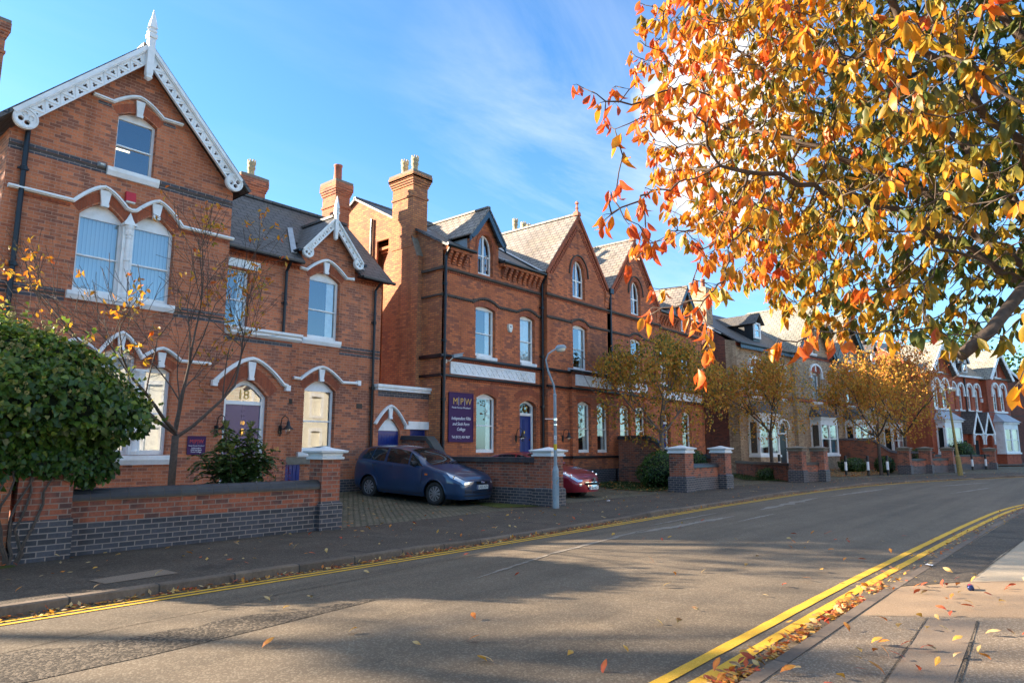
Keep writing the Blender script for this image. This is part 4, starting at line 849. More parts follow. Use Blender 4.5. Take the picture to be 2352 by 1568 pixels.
for yy in (20.8, 21.08, 21.36): b.box(17.295, 17.33, yy - .025, yy + .025, 6.9, 9.2)
b.build('window', 'white', h2)
chimney(h2, 16.60, 17.35, 19.02, 20.22, 9.2, 12.28, 'brick2s', [(16.95, 19.95, 'crown'), (16.95, 19.35, 'crown')], corb=.13, ncorb=4)
chimney(h2, 26.9, 28.5, 22.4, 23.2, 11.0, 13.2, 'brick2s', [(27.2, 22.8, 'crown'), (27.9, 22.8, 'crown'), (28.3, 22.8, 'crown')], corb=.12)
pipe(h2, [(16.80, 21.75, 10.9), (16.80, 21.75, 9.3), (16.80, 21.35, 8.9), (16.80, 21.35, 3.8)], .055)
df = [c for c in h2.children if c.name.startswith('door_frame')][0]
text(df, '17', 'gold', 0.30, (21.92, YM + .243, 3.22), name='house_number')
lantern(21.02, YM, 2.10, 'black swan neck wall lantern just left of the royal blue front door'); lantern(23.75, YG, 2.12, 'black swan neck wall lantern between blue front door and bay, beside the street lamp')
t = thing('school_sign', 'tall purple school sign with gold initials and white italic lettering on brick wall', 'sign', (17.87, YM, 1.85))
b = MB(); b.box(17.25, 18.49, YM - .04, YM, 1.87, 3.62); b.build('board', 'signpurple', t); b = MB(); b.sweep([(17.25, 1.87), (18.49, 1.87), (18.49, 3.62), (17.25, 3.62), (17.25, 1.87)], .035, YM - .055, YM - .038); b.build('border', 'signpurple', t)
ys = YM - .044
for ch, x in (('M', 17.57), ('P', 17.90), ('W', 18.24)): text(t, ch, 'gold', .33, (x, ys, 3.31), name='initial')
b = MB(); b.box(17.735, 17.745, ys - .002, ys + .006, 3.17, 3.47); b.box(18.045, 18.055, ys - .002, ys + .006, 3.17, 3.47); b.build('divider', 'letter', t)
text(t, 'Mander Portman Woodward', 'letter', .088, (17.87, ys, 3.09), xs=.92); text(t, 'Independent Fifth', 'letter', .165, (17.87, ys, 2.70), shear=.25, xs=.85); text(t, 'and Sixth Form', 'letter', .165, (17.87, ys, 2.50), shear=.25, xs=.85); text(t, 'College', 'letter', .165, (17.87, ys, 2.31), shear=.25, xs=.85); text(t, 'Tel: (0121) 454 9637', 'letter', .13, (17.87, ys, 2.03), xs=.85)
t = thing('alarm_box', 'ivory shield shaped alarm box between two upper windows of the orange brick house', 'alarm box', (20.6, YM, 6.38))
b = MB(); b.panel([[(20.47, 6.42), (20.50, 6.56), (20.70, 6.56), (20.73, 6.42), (20.66, 6.24), (20.54, 6.24)]], YM - .10, YM); b.build('casing', 'ivory', t); b = MB(); b.box(20.56, 20.64, YM - .107, YM - .099, 6.44, 6.48); b.build('badge', 'bluepaint', t)
t = thing('security_camera', 'grey security camera on bracket at the corner above the white lattice panel', 'camera', (17.1, YM, 4.8))
b = MB(); b.tube([(17.05, YM, 4.72), (17.05, YM - .25, 4.72), (17.15, YM - .35, 4.86)], .018, 6); b.lathe(17.05, YM - .05, [(.0, 4.66), (.05, 4.66), (.05, 4.78), (0, 4.78)], 8); b.build('bracket', 'ivory', t); b = MB(); b.obox((17.30, YM - .38, 4.92), (.20, -.02, .05), (.0, .055, 0), (-.012, 0, .05)); b.obox((17.32, YM - .38, 4.985), (.23, -.02, .055), (0, .07, 0), (-.002, 0, .008)); b.build('housing', 'steel', t)
# ================================================================ cream brick terrace beyond (own frame: x along its front, y into the house)
h3 = thing('terraced_house', 'cream brick pair of houses with black pierced bargeboards and white arched window hoods', 'house', (41.3, 16.7, 0), -7.35, world=False)
XS = 14.3
def half3(mir):
    P = lambda: MB(mir); b = P()
    hs = [opening(2.33, 3.40, 5.0, 7.0, .16), opening(6.1, 6.82, 5.0, 6.9, .14), opening(1.7, 4.1, 1.2, 3.5), opening(5.75, 6.95, .2, 2.95, .5, 'r')]
    hg = [opening(10.65, 11.95, 5.0, 7.05, .2), opening(10.65, 11.55, 8.55, 10.35, .2), opening(10.0, 12.6, 1.2, 3.5)]
    def front(poly, hh, y):
        b.panel([poly] + hh, y, y + .15, back=False, sides=False)
        for h in hh:
            k = len(h); b.add([(x, y, z) for x, z in h] + [(x, y + .17, z) for x, z in h], [(i, (i + 1) % k, k + (i + 1) % k, k + i) for i in range(k)])
    front([(.62, -.1), (.62, 8.4), (8.0, 8.4), (8.0, -.1)], hs, .25); front([(8.0, -.1), (8.0, 8.45), (11.15, 12.1), (14.3, 8.45), (14.3, -.1)], hg, 0)
    b.panel([[(0, -.1), (.25, -.1), (.25, 8.45), (0, 8.45)]], 8.0, 8.004, axis='x', sides=False, back=False)
    b.build('wall', 'cream', h3)
    b = P(); b.panel([[(.25, -.1), (1.0, -.1), (1.0, 8.6), (.25, 8.4)]], .62, .66, axis='x', sides=False, back=False); b.build('quoin_wall', 'cream', h3)
    b = P(); b.panel([[(1.0, -.1), (9.0, -.1), (9.0, 8.4), (5.0, 11.4), (1.0, 8.65)]], .621, .66, axis='x', sides=False, back=False); b.build('flank_wall', 'brick5', h3)
    b = P()
    for z, h in ((8.14, .22), (4.92, .20)): b.box(.6, 8.0, .235, .26, z, z + h); b.box(7.99, 14.3, -.012, .01, z, z + h)
    pieces(b, 'red_brick_band', 'brick4', h3)
    b = P()
    for z in (8.08, 8.37, 4.86, 5.13): b.box(.6, 8.0, .225, .26, z, z + .05); b.box(7.99, 14.3, -.022, .01, z, z + .05)
    b.box(.58, 8.0, .2, .26, -.1, .5); b.box(7.97, 14.3, -.05, .01, -.1, .5)
    pieces(b, 'blue_brick_band', 'bluebrick', h3)
    W_ = lambda x0, x1, z: ('white', x0 - .12, x1 + .12, z - .18, z, .10)
    window(h3, 2.33, 3.40, 5.0, 7.0, .16, 2, .25, fr=.09, back='flag', mir=mir, sill=W_(2.33, 3.4, 5.0)); window(h3, 6.1, 6.82, 5.0, 6.9, .14, 2, .25, fr=.08, back='dark', mir=mir, sill=W_(6.1, 6.82, 5.0))
    window(h3, 10.65, 11.95, 5.0, 7.05, .2, 2, 0, fr=.10, back='flag', mir=mir, sill=W_(10.65, 11.95, 5.0)); window(h3, 10.65, 11.55, 8.55, 10.35, .2, 2, 0, fr=.09, back='flag', mir=mir, sill=W_(10.65, 11.55, 8.55))
    for x, z, r, y in ((2.865, 7.05, .80, .25), (6.46, 6.95, .62, .25), (11.3, 7.15, .95, 0)):   # white arched hoods over brick tympana
        b = P(); b.sweep([(x - r, z - .28)] + arch(x - r, x + r, z, r * .62, 'r', 14) + [(x + r, z - .28)], .15, y - .12, y - .003); keystone(b, x, z + .12, z + r * .62, .12, .2, y)
        b.box(x - r - .12, x - r + .12, y - .14, y, z - .42, z - .26); b.box(x + r - .12, x + r + .12, y - .14, y, z - .42, z - .26); pieces(b, 'hood_mould', 'white', h3)
        b = P(); b.panel([[(x - r + .08, z + .0)] + arch(x - r + .08, x + r - .08, z, r * .55, 'r', 12) + [(x + r - .08, z)]], y - .02, y + .0); pieces(b, 'tympanum', 'brick4', h3)
    b = P(); b.sweep(arch(10.5, 11.7, 10.3, .42, 'r', 12), .12, -.10, -.003); pieces(b, 'hood_mould', 'white', h3)
    for x0, x1, y in ((1.6, 4.2, .25), (9.9, 12.7, 0)):                    # canted bays
        p = y - .75; b = P(); fx = [(x0 + .02, x0 + .55), (x0 + .6, (x0 + x1) / 2 - .05), ((x0 + x1) / 2 + .05, x1 - .6), (x1 - .55, x1 - .02)]
        b.box(x0, x1, p, y, -.1, 1.10); bb = b; bb.build('bay_base', 'cream', h3)
        b = P(); b.box(x0 - .06, x1 + .06, p - .07, y, 1.104, 1.24)
        b.panel([rect(x0, x1, 1.24, 3.7), rect(x0 + .14, (x0 + x1) / 2 - .09, 1.36, 2.3), rect((x0 + x1) / 2 + .09, x1 - .14, 1.36, 2.3), rect(x0 + .14, (x0 + x1) / 2 - .09, 2.36, 3.3), rect((x0 + x1) / 2 + .09, x1 - .14, 2.36, 3.3)], p, p + .1)
        for x in (x0, x1 - .1): b.panel([[(p + .1, 1.24), (p + .1, 3.7), (y, 3.7), (y, 1.24)], [(p + .18, 1.36), (p + .18, 3.3), (y - .1, 3.3), (y - .1, 1.36)]], x, x + .1, axis='x')
        b.box(x0 - .1, x1 + .1, p - .1, y, 3.704, 3.86)
        w = sub(b.build('bay_window', 'white', h3))
        b = P(); b.panel([rect(x0 + .1, x1 - .1, 1.3, 3.35)], p + .05, p + .055, sides=False, back=False); b.panel([[(p + .12, 1.3), (p + .12, 3.35), (y - .05, 3.35), (y - .05, 1.3)]], x0 + .05, x0 + .055, axis='x', sides=False, back=False); b.build('pane', 'glass', w)
        b = P(); b.panel([rect(x0 + .14, x0 + .75, 1.3, 3.35)], p + .2, p + .21, sides=False); b.panel([rect(x1 - .75, x1 - .14, 1.3, 3.35)], p + .2, p + .21, sides=False); b.build('curtain', 'teal' if (mir is None and x0 > 9) else 'flag', w)
        b = P(); b.box(x0 + .1, x1 - .1, p + .3, y + .3, 1.25, 3.6); b.f.pop(2); b.m.pop(); b.build('interior', 'dark', w)
        b = P(); b.add([(x0 - .2, p - .2, 3.87), (x1 + .2, p - .2, 3.87), (x1 + .2, y, 3.87), (x0 - .2, y, 3.87), (x0 + .35, y, 4.68), (x1 - .35, y, 4.68)], [(0, 1, 5, 4), (0, 4, 3), (1, 2, 5), (0, 3, 2, 1)]); b.build('bay_roof', 'slate1', h3)
    b = P(); b.panel([opening(5.75, 6.95, .2, 2.95, .5, 'r'), rect(5.88, 6.82, .25, 2.6), [(5.88, 2.7)] + arch(5.88, 6.82, 2.95, .4, 'r') + [(6.82, 2.7)]], .33, .42); b.build('door_frame', 'white', h3)
    b = P(); b.box(5.86, 6.84, .37, .41, .2, 2.62); b.panel([[(5.86, 2.69)] + arch(5.86, 6.84, 2.95, .42, 'r') + [(6.84, 2.69)]], .38, .40); b.build('door', 'black', h3)
    b = P(); b.sweep(arch(5.62, 7.08, 2.95, .62, 'r', 12), .12, .14, .247); pieces(b, 'hood_mould', 'white', h3)
    # roofs
    b = P(); b.slab((.5, -.1, 8.3), (14.3, -.1, 8.3), (14.3, 5.0, 11.5), (.5, 5.0, 11.5), .08); b.slab((.5, 5.0, 11.5), (14.3, 5.0, 11.5), (14.3, 10, 8.4), (.5, 10, 8.4), .08); b.build('main_roof', 'slate1', h3)
    b = P(); b.slab((11.15, -.45, 12.25), (11.15, 5.2, 12.25), (7.75, 5.2, 8.3), (7.75, -.45, 8.3), .08); b.slab((11.15, -.45, 12.25), (11.15, 5.2, 12.25), (14.28, 5.2, 8.6), (14.28, -.45, 8.6), .08); gr = sub(b.build('gable_roof', 'slate3', h3))
    b = P(); b.box(11.06, 11.24, -.4, 5.0, 12.21, 12.3); b.build('ridge', 'slate3', gr)
    for s in (-1, 1):
        xe = 11.15 + s * 3.35; b = P()
        b.panel([[(xe, 8.33), (11.15, 12.22), (11.15, 12.05), (xe - s * .02, 8.12)]], -.5, -.4)
        b.panel([[(xe, 8.10), (11.15, 11.98), (11.15, 11.45), (xe - s * .45, 8.10)]] + [trefoil(xe - s * (.5 + i * .30), 8.45 + i * .348 - .12, .08, .5, 4) for i in range(8)], -.46, -.42)
        b.panel([circ(xe - s * .18, 8.06, .24, 16), circ(xe - s * .18, 8.06, .12, 10)], -.48, -.40); b.build('bargeboard', 'black', h3)
    b = P()
    for i in range(26):
        x = .7 + i * .28; b.panel([[(x, 8.22), (x, 8.02)] + [(x + .14 + .13 * math.cos(a), 8.02 + .08 * math.sin(a)) for a in (math.pi, math.pi * 1.25, math.pi * 1.5, math.pi * 1.75, 2 * math.pi)] + [(x + .27, 8.22)]], -.06, -.04)
    b.build('eaves_valance', 'bluegrey', h3)
    b = P(); b.tube([(.5, -.12, 8.26), (7.8, -.12, 8.24)], .06, 8); pieces(b, 'gutter', 'black', h3)
    b = P(); b.panel([rect(3.7, 4.55, 8.95, 10.05), rect(3.82, 4.43, 9.1, 9.5), rect(3.82, 4.43, 9.56, 9.93)], .55, .65); dw = sub(b.build('dormer_window', 'white', h3)); b = P(); b.panel([rect(3.8, 4.45, 9.05, 9.95)], .6, .61, sides=False); b.build('pane', 'glass', dw)
    b = P(); b.box(3.7, 4.55, .66, 2.6, 8.6, 10.0); pieces(b, 'dormer_cheek', 'black', h3)
    b = P()
    for s in (-1, 1): b.slab((4.125, .35, 10.7), (4.125, 3.9, 10.7), (4.125 + s * .65, 3.9, 9.95), (4.125 + s * .65, .35, 9.95), .06)
    b.build('dormer_roof', 'slate1', h3)
    pipe(h3, [(5.1, .12, 8.2), (5.1, .17, 8.0), (5.1, .17, .2)], .05)
half3(None); half3(XS)
b = MB(); b.box(.7, 27.9, 8.9, 9.0, -.1, 8.4); b.build('back_wall', 'brick5', h3)
pipe(h3, [(14.3, -.2, 8.5), (14.3, -.08, 8.2), (14.3, -.08, .2)], .06)
for mx_ in (0.7, 26.9):
    chimney(h3, mx_, mx_ + .75, 2.3, 3.9, 8.0, 12.35, 'cream', [(mx_ + .38, 2.7, .6), (mx_ + .38, 3.2, .6), (mx_ + .38, 3.6, .5)], corb=.08, ncorb=3)
b = MB(); b.box(14.1, 14.5, 3.0, 5.0, 10.5, 12.9); b.build('party_chimney', 'cream', h3)
b = MB(); b.panel([[(1.2, 8.95), (3.4, 10.25), (3.4, 10.34), (1.2, 9.04)]], .46, .7, axis='x'); b.build('parapet_coping', 'lead', h3)
t = thing('party_wall', 'brown brick party wall with dark coping sweeping down towards bollards before cream houses', 'wall', (41.3, 16.7, 0), -7.35, world=False)
prof = [(-.1, 2.25), (-2.3, 2.25), (-2.7, 2.12), (-3.2, 1.72), (-3.6, 1.42), (-4.1, 1.30), (-6.4, 1.28)]
b = MB(); b.panel([[(-.1, -.1)] + prof + [(-6.4, -.1)]], 14.2, 14.45, axis='x'); b.build('wall', 'wallbrick', t)
b = MB(); pts = prof
for i in range(len(pts) - 1):
    (y0, z0), (y1, z1) = pts[i], pts[i + 1]; b.add([(14.12, y0, z0 + .01), (14.53, y0, z0 + .01), (14.53, y1, z1 + .01), (14.12, y1, z1 + .01), (14.2, y0, z0 + .16), (14.45, y0, z0 + .16), (14.45, y1, z1 + .16), (14.2, y1, z1 + .16)], [(0, 3, 2, 1), (4, 5, 6, 7), (0, 4, 7, 3), (1, 2, 6, 5)])
b.build('coping', 'bluebrick', t)
# ================================================================ bright red pair with white bargeboards
h4 = thing('villa_house', 'bright red brick villa with white scalloped bargeboards, twin porch gables and bay windows', 'house', (66, 11.0, 0), -18.75, world=False)
def half4(mir):
    P = lambda: MB(mir); b = P()
    hg = [opening(2.3, 3.2, 5.1, 7.0, .3, 'r'), opening(3.7, 4.6, 5.1, 7.0, .3, 'r'), opening(3.0, 3.9, 8.3, 9.6), opening(2.3, 4.8, 1.2, 3.6)]
    hm = [opening(6.1, 6.9, 5.1, 6.9, .25, 'r'), opening(7.5, 8.2, 5.1, 6.9, .25, 'r')]
    b.panel([[(1.5, -.1), (1.5, 8.2), (3.55, 10.7), (5.6, 8.2), (5.6, -.1)]] + hg, 0, .15, back=False, sides=False); b.panel([[(5.6, -.1), (5.6, 8.2), (8.6, 8.2), (8.6, -.1)]] + hm, .5, .65, back=False, sides=False)
    for h in hg + hm:
        y = 0 if h in hg else .5; k = len(h); b.add([(x, y, z) for x, z in h] + [(x, y + .17, z) for x, z in h], [(i, (i + 1) % k, k + (i + 1) % k, k + i) for i in range(k)])
    b.panel([[(0, -.1), (9, -.1), (9, 8.2), (5, 11.3), (0, 8.2)]], 1.5, 1.55, axis='x', sides=False, back=False); b.panel([[(0, -.1), (.5, -.1), (.5, 8.2), (0, 8.2)]], 5.6, 5.604, axis='x', sides=False, back=False); b.build('wall', 'brick4', h4)
    b = P(); b.box(1.48, 5.6, -.012, .01, 4.72, 4.80); b.box(1.48, 5.6, -.012, .01, 4.94, 5.02); b.box(5.6, 8.6, .488, .51, 4.72, 4.80); b.box(5.6, 8.6, .488, .51, 4.94, 5.02); pieces(b, 'blue_brick_band', 'bluebrick', h4)
    for x0, x1, y in ((2.3, 3.2, 0), (3.7, 4.6, 0)): window(h4, x0, x1, 5.1, 7.0, .3, 'r', y, fr=.1, back='flag', mir=mir, head=.25)
    window(h4, 3.0, 3.9, 8.3, 9.6, 0, 2, 0, fr=.1, back='dark', mir=mir, sill=('white', 2.85, 4.05, 8.1, 8.29, .1))
    for x0, x1 in ((6.1, 6.9), (7.5, 8.2)): window(h4, x0, x1, 5.1, 6.9, .25, 'r', .5, fr=.09, back='flag', mir=mir, sill=('white', x0 - .1, x1 + .1, 4.98, 5.1, .1))
    b = P()
    for x, r, z, y in ((2.75, .62, 7.05, 0), (4.15, .62, 7.05, 0), (6.5, .58, 6.95, .5), (7.85, .54, 6.95, .5)):
        b.sweep([(x - r, z - .45)] + arch(x - r, x + r, z, r * 1.1, 'r', 12) + [(x + r, z - .45)], .14, y - .12, y - .003); keystone(b, x, z + .3, z + r * 1.05, .1, .18, y)
        b.box(x - r - .1, x - r + .1, y - .13, y, z - .6, z - .44); b.box(x + r - .1, x + r + .1, y - .13, y, z - .6, z - .44)
    b.box(2.2, 4.7, -.1, 0, 4.95, 5.1); pieces(b, 'hood_mould', 'white', h4)
    b = P(); b.slab((1.2, -.3, 8.1), (8.6, .2, 8.2), (8.6, 5.0, 11.5), (1.2, 5.0, 11.5), .08); b.slab((1.2, 5, 11.5), (8.6, 5, 11.5), (8.6, 10, 8.2), (1.2, 10, 8.2), .08)
    b.build('main_roof', 'slate3', h4)
    b = P(); b.slab((3.55, -.5, 10.95), (3.55, 4.6, 10.95), (1.2, 4.6, 8.0), (1.2, -.5, 8.0), .08); b.slab((3.55, -.5, 10.95), (3.55, 4.6, 10.95), (5.9, 4.6, 8.0), (5.9, -.5, 8.0), .08); b.build('gable_roof', 'slate3', h4)
    for s in (-1, 1):
        b = P(); xe = 3.55 + s * 2.32; sc = []
        for i in range(15): t = i / 14; sc.append((xe - s * .30 + (3.55 - xe + s * .30) * t, 7.95 + (10.45 - 7.95) * t - (.10 if i % 2 else 0)))
        b.panel([[(xe, 8.05), (3.55, 10.93)] + sc[::-1]], -.55, -.48); b.build('bargeboard', 'white', h4)
    b = P(); b.frust(3.55, -.5, [(10.1, .03, .03), (10.3, .06, .06), (11.0, .06, .06), (11.1, .09, .09), (11.6, .01, .01)]); b.build('finial', 'white', h4)
    for x in (7.6,):
        b = P(); b.panel([rect(x - .42, x + .42, 8.55, 9.6), rect(x - .3, x + .3, 8.68, 9.05), rect(x - .3, x + .3, 9.12, 9.5)], .75, .85); dw = sub(b.build('dormer_window', 'white', h4)); b = P(); b.panel([rect(x - .35, x + .35, 8.6, 9.55)], .8, .81, sides=False); b.build('pane', 'glass', dw)
        b = P(); b.panel([[(x - .62, 9.45), (x, 10.5), (x + .62, 9.45), (x + .5, 9.4), (x, 10.2), (x - .5, 9.4)]], .5, .57); b.panel([[(x - .4, 9.6), (x, 10.2), (x + .4, 9.6)]], .72, .76); b.frust(x, .55, [(10.3, .05, .05), (10.55, .05, .05), (10.6, .08, .08), (11.15, .01, .01)]); b.build('bargeboard', 'white', h4)
        b = P(); b.box(x - .42, x + .42, .86, 2.6, 8.3, 9.55)
        for s in (-1, 1): b.slab((x, .5, 10.5), (x, 3.2, 10.5), (x + s * .62, 3.2, 9.45), (x + s * .62, .5, 9.45), .05)
        b.build('dormer_roof', 'slate1', h4)
    b = P(); b.box(5.6, 8.6, .05, .45, 8.06, 8.2); pieces(b, 'gutter', 'white', h4)
    x0, x1, y = 2.2, 4.9, -.75; b = P(); b.box(x0, x1, y, 0, -.1, 1.15); b.build('bay_base', 'brick4', h4)
    b = P(); b.box(x0 - .08, x1 + .08, y - .08, 0, 1.154, 1.3); xm = (x0 + x1) / 2
    b.panel([rect(x0, x1, 1.3, 3.9), rect(x0 + .15, xm - .1, 1.42, 2.4), rect(xm + .1, x1 - .15, 1.42, 2.4), rect(x0 + .15, xm - .1, 2.47, 3.4), rect(xm + .1, x1 - .15, 2.47, 3.4)], y, y + .1)
    b.panel([[(y + .1, 1.3), (y + .1, 3.9), (0, 3.9), (0, 1.3)], [(y + .2, 1.42), (y + .2, 3.4), (-.1, 3.4), (-.1, 1.42)]], x0, x0 + .1, axis='x'); b.panel([[(y + .1, 1.3), (y + .1, 3.9), (0, 3.9), (0, 1.3)]], x1 - .1, x1, axis='x'); b.box(x0 - .12, x1 + .12, y - .12, 0, 3.904, 4.06)
    w = sub(b.build('bay_window', 'white', h4)); b = P(); b.panel([rect(x0 + .1, x1 - .1, 1.35, 3.45)], y + .05, y + .055, sides=False, back=False); b.build('pane', 'glass', w)
    b = P(); b.panel([rect(x0 + .14, x0 + .8, 1.3, 3.5)], y + .2, y + .21, sides=False); b.panel([rect(x1 - .8, x1 - .14, 1.3, 3.5)], y + .2, y + .21, sides=False); b.build('curtain', 'flag', w); b = P(); b.box(x0 + .12, x1 - .12, y + .3, .3, 1.3, 3.8); b.f.pop(2); b.m.pop(); b.build('interior', 'dark', w)
    b = P(); b.add([(x0 - .25, y - .25, 4.07), (x1 + .25, y - .25, 4.07), (x1 + .25, 0, 4.07), (x0 - .25, 0, 4.07), (x0 + .3, 0, 4.9), (x1 - .3, 0, 4.9)], [(0, 1, 5, 4), (0, 4, 3), (1, 2, 5), (0, 3, 2, 1)]); b.build('bay_roof', 'lead', h4)
    # gabled porch
    xp = 7.6; b = P()
    for s in (-1, 1): b.slab((xp, -.75, 4.9), (xp, .5, 4.9), (xp + s * .98, .5, 2.95), (xp + s * .98, -.75, 2.95), .06)
    b.build('porch_roof', 'slate1', h4)
    b = P()
    for s in (-1, 1):
        sc = [(xp + s * .80 * (1 - i / 10), 2.85 + 1.75 * i / 10 - (.08 if i % 2 else 0)) for i in range(11)]
        b.panel([[(xp + s * .98, 2.92), (xp, 4.88)] + sc[::-1]], -.82, -.76); b.box(xp + s * .82 - .05, xp + s * .82 + .05, -.8, -.7, 2.0, 3.0); b.tube([(xp + s * .82, -.75, 2.2), (xp + s * .6, -.75, 2.75), (xp + s * .2, -.75, 2.9)], .04, 6)
    b.box(xp - .9, xp + .9, -.78, -.7, 2.86, 2.95); b.build('porch_bargeboard', 'white', h4)
    b = P(); b.box(xp - .5, xp + .5, .47, .50, .2, 2.4); b.build('door', 'dark', h4)
    b = P()
    for xx in (xp - .95, xp + .75): b.box(xx, xx + .2, .2, .5, 0, 2.9)
    pieces(b, 'porch_wall', 'brick4', h4)
half4(None); half4(8.6)
b = MB(); b.box(1.6, 15.6, 8.9, 9.0, -.1, 8.2); b.build('back_wall', 'brick4', h4)
pipe(h4, [(8.6, .4, 8.1), (8.6, .42, 7.9), (8.6, .42, .2)], .06)
t = thing('burglar_alarm', 'small white alarm box on the far red villa between upper windows', 'alarm box', (66, 11.0, 0), -18.75, world=False); b = MB(); b.box(11.3, 11.65, .40, .5, 5.9, 6.25); b.build('casing', 'white', t)
h5 = thing('end_house', 'plain dark brown brick gable end with white verge at the far end of the street', 'house', (84, 7.6, 0), -26, world=False)
b = MB(); b.panel([[(-6, -.1), (-6, 8.0), (0, 11.4), (6, 8.0), (6, -.1)]], 0, .2); b.box(-6, 6, .2, 8, -.1, 7.9); b.build('wall', 'brick5', h5)
b = MB()
for s in (-1, 1): b.slab((0, -.2, 11.55), (0, 8, 11.55), (s * 6.3, 8, 7.95), (s * 6.3, -.2, 7.95), .1)
b.build('roof', 'slate2', h5)
b = MB()
for s in (-1, 1): b.panel([[(s * 6.3, 7.9), (0, 11.5), (0, 11.2), (s * 6.3, 7.6)]], -.26, -.2)
b.build('verge_board', 'white', h5); b = MB(); b.box(-6, 6, -.02, .01, 4.9, 5.0); pieces(b, 'string_course', 'darkstone', h5)
# ================================================================ houses across the road (seen only mirrored in the windows)
M['render'] = plain('cream_render', (0.74, 0.70, 0.58), .8, .08, 3)
def opposite(x, y, rz, w, h, mat, lab):
    o = thing('facing_house', lab, 'house', (x, y, 0), rz, world=False)
    b = MB(); hs = []
    n = int(w / 2.6)
    for i in range(n):
        c = (i + .5) * w / n
        for z0, z1 in ((1.2, 3.2), (4.4, 6.2)): hs.append(rect(c - .6, c + .6, z0, z1))
    b.panel([[(0, -.1), (0, h), (w / 2, h + 2.2), (w, h), (w, -.1)]] + hs, 0, -.2); b.box(0, w, -8, -.21, -.1, h); b.build('wall', mat, o)
    b = MB()
    for q in hs: b.panel([[(q[0][0] - .12, q[0][1] - .12), (q[0][0] - .12, q[1][1] + .2), (q[2][0] + .12, q[1][1] + .2), (q[2][0] + .12, q[0][1] - .12)], [(q[0][0] + .1, q[0][1] + .1), (q[0][0] + .1, q[1][1] - .1), (q[2][0] - .1, q[1][1] - .1), (q[2][0] - .1, q[0][1] + .1)]], .06, -.15)
    b.build('window_frame', 'white', o)
    b = MB()
    for s in (0, w): b.slab((w / 2, .3, h + 2.4), (w / 2, -8.3, h + 2.4), (s, -8.3, h - .1), (s, .3, h - .1), .1)
    b.build('roof', 'slate1', o)
opposite(16, -14, 0, 9, 6.2, 'render', 'cream rendered house facing the gabled red house across the road, reflected in its windows'); opposite(27, -14, -3, 9, 6.4, 'render', 'cream rendered house facing the orange brick pair across the road'); opposite(38, -17, -10, 10, 6.6, 'brick2', 'red brick house across the road, beyond the cream rendered ones'); opposite(50, -22, -16, 10, 6.4, 'render', 'cream rendered house farthest along the opposite side of the road')
# ================================================================ ground
def interp(pts, x):
    return float(np.interp(x, [p[0] for p in pts], [p[1] for p in pts]))
FK = [(-40, 8.5), (2, 8.5), (7, 8.45), (14, 8.62), (19, 8.85), (27, 8.9), (32, 8.7), (36, 8.25), (40, 7.5), (44, 6.4), (48, 5.1), (52.6, 3.55), (58, 1.4), (64, -1.6), (75, -8.5), (95, -24)]
NK = [(-40, 2.06), (9, 2.08), (14, 1.99), (18, 1.90), (22.6, 1.73), (25, 1.50), (28, 1.0), (32, .05), (36, -1.3), (42, -3.9), (50, -8.3), (60, -15.5), (75, -29)]
def smooth(P, n=300):
    xs = np.linspace(P[0][0], P[-1][0], n * 4); ys = np.interp(xs, [p[0] for p in P], [p[1] for p in P])
    k = np.ones(31) / 31; yp = np.pad(ys, 15, mode='reflect', reflect_type='odd'); ys = np.convolve(yp, k, 'valid')
    return xs, ys
fx, fy = smooth(FK); nx_, ny_ = smooth(NK)
fk = lambda x: float(np.interp(x, fx, fy)); nk = lambda x: float(np.interp(x, nx_, ny_))
def gz(x, y):
    v = y - fk(x) + 8.6
    z = float(np.interp(v, [8.6, 12, 14.4, 17.2, 18.2], [0.0, .02, .02, .14, .17]))
    if x < 16: z += float(np.interp(v, [15.5, 18.2], [0, .09]))
    return z
